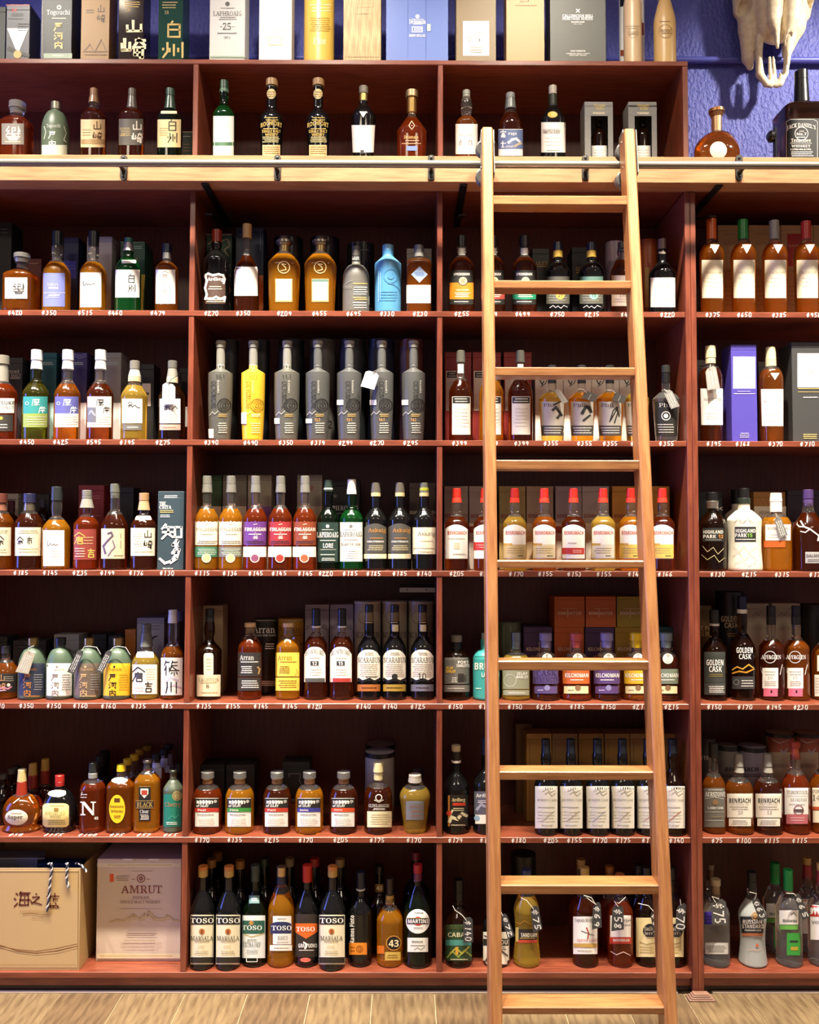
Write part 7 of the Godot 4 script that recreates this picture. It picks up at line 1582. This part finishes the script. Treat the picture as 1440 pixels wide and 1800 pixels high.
# ---------------------------------------------------------------- hanging price tags
func tag(c: Array, z: float, code: String, words: String, ink: String, string: Array, says: String, pen := 1.5, size := 1.0, rows := 0) -> void:   # c: top left, top right, bottom right, bottom left in the photograph
	var mid := Vector2.ZERO
	for q in c:
		mid += Vector2(q[0], q[1]) * 0.25
	var at := un(mid.x, mid.y, z)
	var t := thing("price_tag", says, "tag", at, "hanging price tags")
	var st := SurfaceTool.new()
	st.begin(Mesh.PRIMITIVE_TRIANGLES)
	var f := []
	for q in c:   # the two upper corners are cut
		f.append(un(q[0], q[1], z) - at)
	var poly := [f[0].lerp(f[1], 0.22), f[0].lerp(f[1], 0.78), f[1].lerp(f[2], 0.12), f[2], f[3], f[0].lerp(f[3], 0.12)]
	var col := lin(code)
	for i in poly.size():
		var a: Vector3 = poly[i]
		var b2: Vector3 = poly[(i + 1) % poly.size()]
		var back := Vector3(0, 0, -0.0012)
		for p in [Vector3.ZERO, a, b2]:
			st.set_color(col)
			st.set_normal(Vector3.BACK)
			st.add_vertex(p)
		for p in [back, b2 + back, a + back]:
			st.set_color(col)
			st.set_normal(Vector3.FORWARD)
			st.add_vertex(p)
		quad(st, a, a + back, b2 + back, b2, (b2 - a).cross(back).normalized(), col)
	put("card", st, paint("card0.5", 0.5), t)
	var k := Face.new()
	k.host = self
	k.at = at
	k.z = z
	st = SurfaceTool.new()
	st.begin(Mesh.PRIMITIVE_TRIANGLES)
	var top := (Vector2(c[0][0], c[0][1]) + Vector2(c[1][0], c[1][1])) * 0.5
	var low := (Vector2(c[2][0], c[2][1]) + Vector2(c[3][0], c[3][1])) * 0.5
	var along := (low - top).normalized()
	var up := Vector2(-along.y, along.x) * -1.0
	var long := (low - top).length()
	var wide := Vector2(c[0][0], c[0][1]).distance_to(Vector2(c[1][0], c[1][1]))
	if words:
		var step := long * 0.86 / words.length()
		for i in words.length():
			for part in STROKES[words[i]].split(";"):
				var path := []
				for s in part.split(" "):
					path.append(top + along * (long * 0.12 + (i + 0.5) * step + (float(s[0]) - 4.5) / 9.0 * step * 0.95) + up * (4.5 - float(s[1])) / 9.0 * wide * 0.72 * size)
				stroke(st, k, 0.0006, path, pen, lin(ink))
	for r in rows:   # several lines of small hand lettering
		var u := (r + 0.5) / rows - 0.5
		var s := 0.2
		while s < 0.88:
			var e := s + rng.randf_range(0.05, 0.16)
			var wob := rng.randf_range(-0.05, 0.05)
			stroke(st, k, 0.0006, [top + along * long * s + up * wide * u * 0.8, top + along * long * (s + e) * 0.5 + up * wide * (u * 0.8 + wob), top + along * long * minf(e, 0.92) + up * wide * u * 0.8], pen, lin(ink))
			s = e + 0.035
	put("hand_lettering", st, paint("ink", 0.5), t)
	if string:
		st = SurfaceTool.new()
		st.begin(Mesh.PRIMITIVE_TRIANGLES)
		var path := []
		for q in string:
			path.append(un(q[0], q[1], z + (q[2] if q.size() > 2 else 0.002)) - at)
		tube(st, path, 0.0011, lin("d8d0c0" if code != "d9d6cc" else "2a2622"), 6)
		put("string", st, paint("card0.5", 0.5), t)


func price_tags() -> void:
	tag([[286, 672], [308, 676], [308, 711], [285, 710]], -0.006, "d9d6cc", "", "8a867c", [[296, 676], [300, 668], [312, 660]], "white card tag tied to the capped bottle at the end of the Japanese row", 0.9, 1.0, 3)
	tag([[644, 650], [667, 657], [658, 685], [634, 679]], -0.005, "d9d6cc", "", "b8b4aa", [[656, 656], [664, 648], [671, 644]], "white card tag tied to the sixth tall dark bottle", 0.8, 1.0, 3)
	tag([[1030, 686], [1051, 695], [1045, 707], [1023, 700]], -0.005, "55524c", "", "d8d4c8", [[1031, 690], [1024, 684], [1016, 684]], "grey tag on the gold bottle second from left of the bird labels", 0.9, 1.0, 1)
	tag([[1082, 688], [1102, 697], [1097, 710], [1076, 704]], -0.005, "55524c", "", "d8d4c8", [[1083, 692], [1076, 686], [1068, 686]], "grey tag on the gold bottle third from left of the bird labels", 0.9, 1.0, 1)
	tag([[974, 686], [984, 684], [999, 706], [990, 710]], -0.005, "a8a498", "", "e8e4da", [[978, 688], [968, 683], [960, 680], [963, 688]], "pale grey tag on the leftmost bottle of the bird labels", 0.7, 1.0, 2)
	tag([[1166, 688], [1180, 684], [1195, 714], [1180, 719]], -0.005, "8d8a83", "", "ece8e0", [[1172, 688], [1167, 684]], "grey lettered tag on the moon label bottle right of the ladder", 0.9, 1.0, 3)
	tag([[1240, 650], [1258, 641], [1266, 682], [1244, 686]], -0.005, "9a978f", "", "ece8e0", [[1248, 648], [1249, 641]], "grey lettered tag over the white label beside the purple box", 1.2, 1.0, 3)
	tag([[1361, 913], [1371, 905], [1385, 940], [1371, 947]], -0.005, "77746d", "", "ece8e0", [[1366, 909], [1364, 902]], "grey lettered tag on the orange whisky with the pale cap", 1.2, 1.0, 3)
	tag([[45, 1142], [62, 1148], [50, 1185], [27, 1181]], -0.041, "b3a98f", "", "ece8e0", [[52, 1146], [50, 1139], [60, 1135]], "tan lettered tag on the navy labelled flagon", 1.3, 1.0, 4)
	tag([[137, 1142], [148, 1145], [130, 1185], [118, 1181]], -0.041, "4a4844", "", "ece8e0", [[144, 1144], [148, 1137], [157, 1136], [170, 1138], [177, 1150]], "charcoal lettered tag on the taupe labelled flagon", 1.2, 1.0, 3)
	tag([[188, 1142], [198, 1146], [180, 1184], [168, 1180]], -0.041, "4a4844", "", "ece8e0", [[194, 1144], [199, 1138], [208, 1136], [221, 1138], [229, 1151]], "charcoal lettered tag on the yellow labelled flagon", 1.2, 1.0, 3)
	var black := "3c3c3b"
	tag([[814, 1614], [831, 1612], [832, 1656], [815, 1657]], -0.014, black, "$140", "f0ece4", [[820, 1618], [812, 1608], [800, 1600], [796, 1592]], "black tag lettered with 140 dollars on the green art label rum", 1.7, 0.85)
	tag([[881, 1609], [890, 1605], [905, 1645], [893, 1651]], -0.014, black, "$72", "f0ece4", [[884, 1610], [879, 1598], [872, 1592]], "black tag lettered with 72 dollars on the handled black flagon", 1.7)
	tag([[932, 1595], [946, 1591], [954, 1633], [938, 1640]], -0.014, black, "$75", "f0ece4", [[938, 1598], [926, 1583], [916, 1578]], "black tag lettered with 75 dollars on the golden rum", 2.0)
	tag([[1043, 1589], [1056, 1585], [1058, 1630], [1041, 1634]], -0.014, black, "$69", "f0ece4", [[1048, 1590], [1034, 1580], [1027, 1574], [1040, 1578], [1046, 1588]], "black tag lettered with 69 dollars on the white label rum", 1.8)
	tag([[1077, 1593], [1096, 1591], [1097, 1634], [1075, 1637]], -0.014, black, "$58", "f0ece4", [[1087, 1594], [1080, 1584], [1088, 1588], [1100, 1577]], "black tag lettered with 58 dollars on the red watermelon bottle", 2.0)
	tag([[1143, 1604], [1155, 1597], [1161, 1640], [1151, 1649]], -0.014, black, "$61", "f0ece4", [[1149, 1602], [1140, 1592], [1122, 1588]], "black tag lettered with 61 dollars, half behind the ladder", 1.8)
	tag([[1189, 1595], [1207, 1585], [1204, 1634], [1188, 1640]], -0.014, black, "$70", "f0ece4", [[1197, 1591], [1196, 1581]], "black tag lettered with 70 dollars right of the ladder", 2.0)
	tag([[1250, 1584], [1276, 1580], [1279, 1627], [1252, 1624]], -0.014, "4b4b4a", "$75", "f0ece4", [[1258, 1586], [1252, 1576], [1264, 1580]], "charcoal tag lettered with 75 dollars on the clear vodka", 2.6)
	tag([[1321, 1582], [1332, 1577], [1350, 1614], [1336, 1618]], -0.014, black, "$63", "f0ece4", [[1327, 1581], [1330, 1571], [1318, 1568]], "black tag lettered with 63 dollars on the frosted bell bottle", 2.2)
	tag([[1395, 1575], [1405, 1569], [1424, 1611], [1412, 1618]], -0.014, black, "$65", "f0ece4", [[1400, 1575], [1396, 1571], [1382, 1570]], "black tag lettered with 65 dollars on the green capped vodka", 2.0)


# ---------------------------------------------------------------- the skull on the wall
var bones := []
var holes := []

func bone(ax: float, ay: float, az: float, ar: float, bx: float, by: float, bz: float, br: float, squash := 1.0, soft := 6.0) -> void:
	bones.append([Vector3(ax, ay, az), Vector3(bx, by, bz), ar, br, squash, soft])


func field(p: Vector3) -> float:
	var d := 1e3
	for q in bones:
		var a: Vector3 = q[0]
		var ab: Vector3 = q[1] - a
		var ap := p - a
		ap.z /= q[4]
		ab.z /= q[4]
		var t := clampf(ap.dot(ab) / ab.length_squared(), 0, 1)
		var e := (ap - ab * t).length() - lerpf(q[2], q[3], t)
		if e > 60.0:
			continue
		var k: float = q[5]
		var h := clampf(0.5 + 0.5 * (d - e) / k, 0, 1)
		d = lerpf(d, e, h) - k * h * (1.0 - h)
	for q in holes:
		var v: Vector3 = (p - q[0]) / q[1]
		var e := (v.length() - 1.0) * minf(q[1].x, minf(q[1].y, q[1].z))
		d = maxf(d, -e)
	return d


func skull() -> void:
	# in points of the photograph round the skull's middle line: x right, y down, z towards the room
	bone(0, -110, 20, 46, 0, -30, 34, 50, 0.75)
	bone(-2, -30, 34, 50, -4, 46, 30, 34, 0.75)
	bone(-36, -10, 8, 34, -44, 40, 8, 17)
	bone(-44, 40, 8, 18, -44, 92, 4, 11)
	bone(-44, 92, 4, 10, -40, 108, 2, 6)
	bone(38, -10, 10, 34, 34, 42, 14, 20)
	bone(34, 42, 14, 20, 22, 90, 12, 8)
	bone(-17, 0, 58, 15, -17, 52, 54, 11, 0.7, 4.0)
	bone(-17, 52, 54, 11, -9.5, 97, 48, 3.6, 0.8, 2.0)
	bone(17, 0, 60, 16, 14, 52, 56, 12, 0.7, 4.0)
	bone(14, 52, 56, 12, 4, 96, 50, 3.6, 0.8, 2.0)
	bone(-31, 66, 24, 8, -31, 132, 22, 7, 1.0, 2.5)
	bone(-31, 132, 22, 7, -20, 151, 24, 6, 1.0, 2.5)
	bone(-20, 151, 24, 5, -12.5, 154, 24, 4.5, 1.0, 2.5)
	bone(-12, 153, 24, 4.5, -12, 100, 20, 2.6, 1.0, 1.0)
	bone(22, 66, 26, 8, 13, 130, 22, 7, 1.0, 2.5)
	bone(13, 130, 22, 7, 4, 151, 24, 6, 1.0, 2.5)
	bone(4, 151, 24, 5, -3, 154, 24, 4.5, 1.0, 1.5)
	bone(-3.5, 153, 24, 4, -5.5, 100, 20, 2.6, 1.0, 1.0)
	bone(-52, -60, 10, 22, -62, 8, 6, 9)
	bone(54, -60, 10, 22, 60, 18, 10, 7)
	bone(-44, -105, 10, 24, -120, -128, 22, 16)  # horn stubs, out of view above, placed to shade the wall
	bone(44, -105, 10, 24, 120, -128, 22, 16)
	holes.append([Vector3(-58, 10, 26), Vector3(11, 15, 20)])
	holes.append([Vector3(58, -2, 28), Vector3(11, 15, 20)])
	holes.append([Vector3(-22, 100, 50), Vector3(7.0, 34, 44)])
	holes.append([Vector3(9, 106, 44), Vector3(6.0, 34, 40)])
	holes.append([Vector3(-1.5, 30, 70), Vector3(1.8, 60, 24)])
	holes.append([Vector3(-3, 84, 62), Vector3(4.6, 44, 26)])
	var mid := un(1366, 80, -0.26)
	mid.z = BACK + 0.05
	var per := 1.0 / 473.0
	var cell := 2.8
	var lo := Vector3(-140, -150, -18)
	var nx := 101
	var ny := 112
	var nz := 38
	var val := PackedFloat32Array()
	val.resize(nx * ny * nz)
	for i in nx:
		for j in ny:
			var z := 0
			while z < nz:
				var d := field(lo + Vector3(i, j, z) * cell)
				val[(i * ny + j) * nz + z] = d
				var skip := int((absf(d) - 9.0) / cell)   # far from the surface: the same sign for some cells
				for s in range(1, mini(skip, nz - z)):
					val[(i * ny + j) * nz + z + s] = d
				z += maxi(1, skip)
	var at := {}
	var st := SurfaceTool.new()
	st.begin(Mesh.PRIMITIVE_TRIANGLES)
	var n := 0
	for i in nx - 1:
		for j in ny - 1:
			for z in nz - 1:
				var base := (i * ny + j) * nz + z
				var first := val[base] < 0.0
				var mixed := false
				for o in [1, nz, nz + 1, ny * nz, ny * nz + 1, ny * nz + nz, ny * nz + nz + 1]:
					if (val[base + o] < 0.0) != first:
						mixed = true
						break
				if not mixed:
					continue
				var sum := Vector3.ZERO
				var count := 0
				for e in 12:
					var ax := e / 4
					var c := Vector3i.ZERO
					c[(ax + 1) % 3] = e & 1
					c[(ax + 2) % 3] = (e >> 1) & 1
					var c2 := c
					c2[ax] = 1
					var va := val[base + c.x * ny * nz + c.y * nz + c.z]
					var vb := val[base + c2.x * ny * nz + c2.y * nz + c2.z]
					if (va < 0.0) != (vb < 0.0):
						sum += Vector3(c).lerp(Vector3(c2), va / (va - vb))
						count += 1
				var p := lo + (Vector3(i, j, z) + sum / count) * cell
				st.set_smooth_group(0)
				st.add_vertex(Vector3(p.x, -p.y, p.z) * per)
				at[base] = n
				n += 1
	for base in at:
		var z: int = base % nz
		var j: int = (base / nz) % ny
		var i: int = base / (nz * ny)
		if i == 0 or j == 0 or z == 0:
			continue
		var steps := [ny * nz, nz, 1]
		for ax in 3:
			if (val[base] < 0.0) == (val[base + steps[ax]] < 0.0):
				continue
			var u: int = steps[(ax + 1) % 3]
			var v: int = steps[(ax + 2) % 3]
			if not (at.has(base - u) and at.has(base - v) and at.has(base - u - v)):
				continue
			var q := [at[base], at[base - u], at[base - u - v], at[base - v]]
			if val[base] < 0.0:
				q.reverse()
			for m in [0, 1, 2, 0, 2, 3]:   # y was turned over, which turns the winding over too
				st.add_index(q[m])
	st.generate_normals()
	var t := thing("cattle_skull", "bleached cattle skull hanging nose down on the blue wall", "skull", mid + Vector3(0, 80 * per, 0))
	var m := wood("bone", Color("c9b48c"), Color("ece2cc"), Vector3(6, 6, 6), 0.5, 77)
	put("skull_bone", st, m, t)
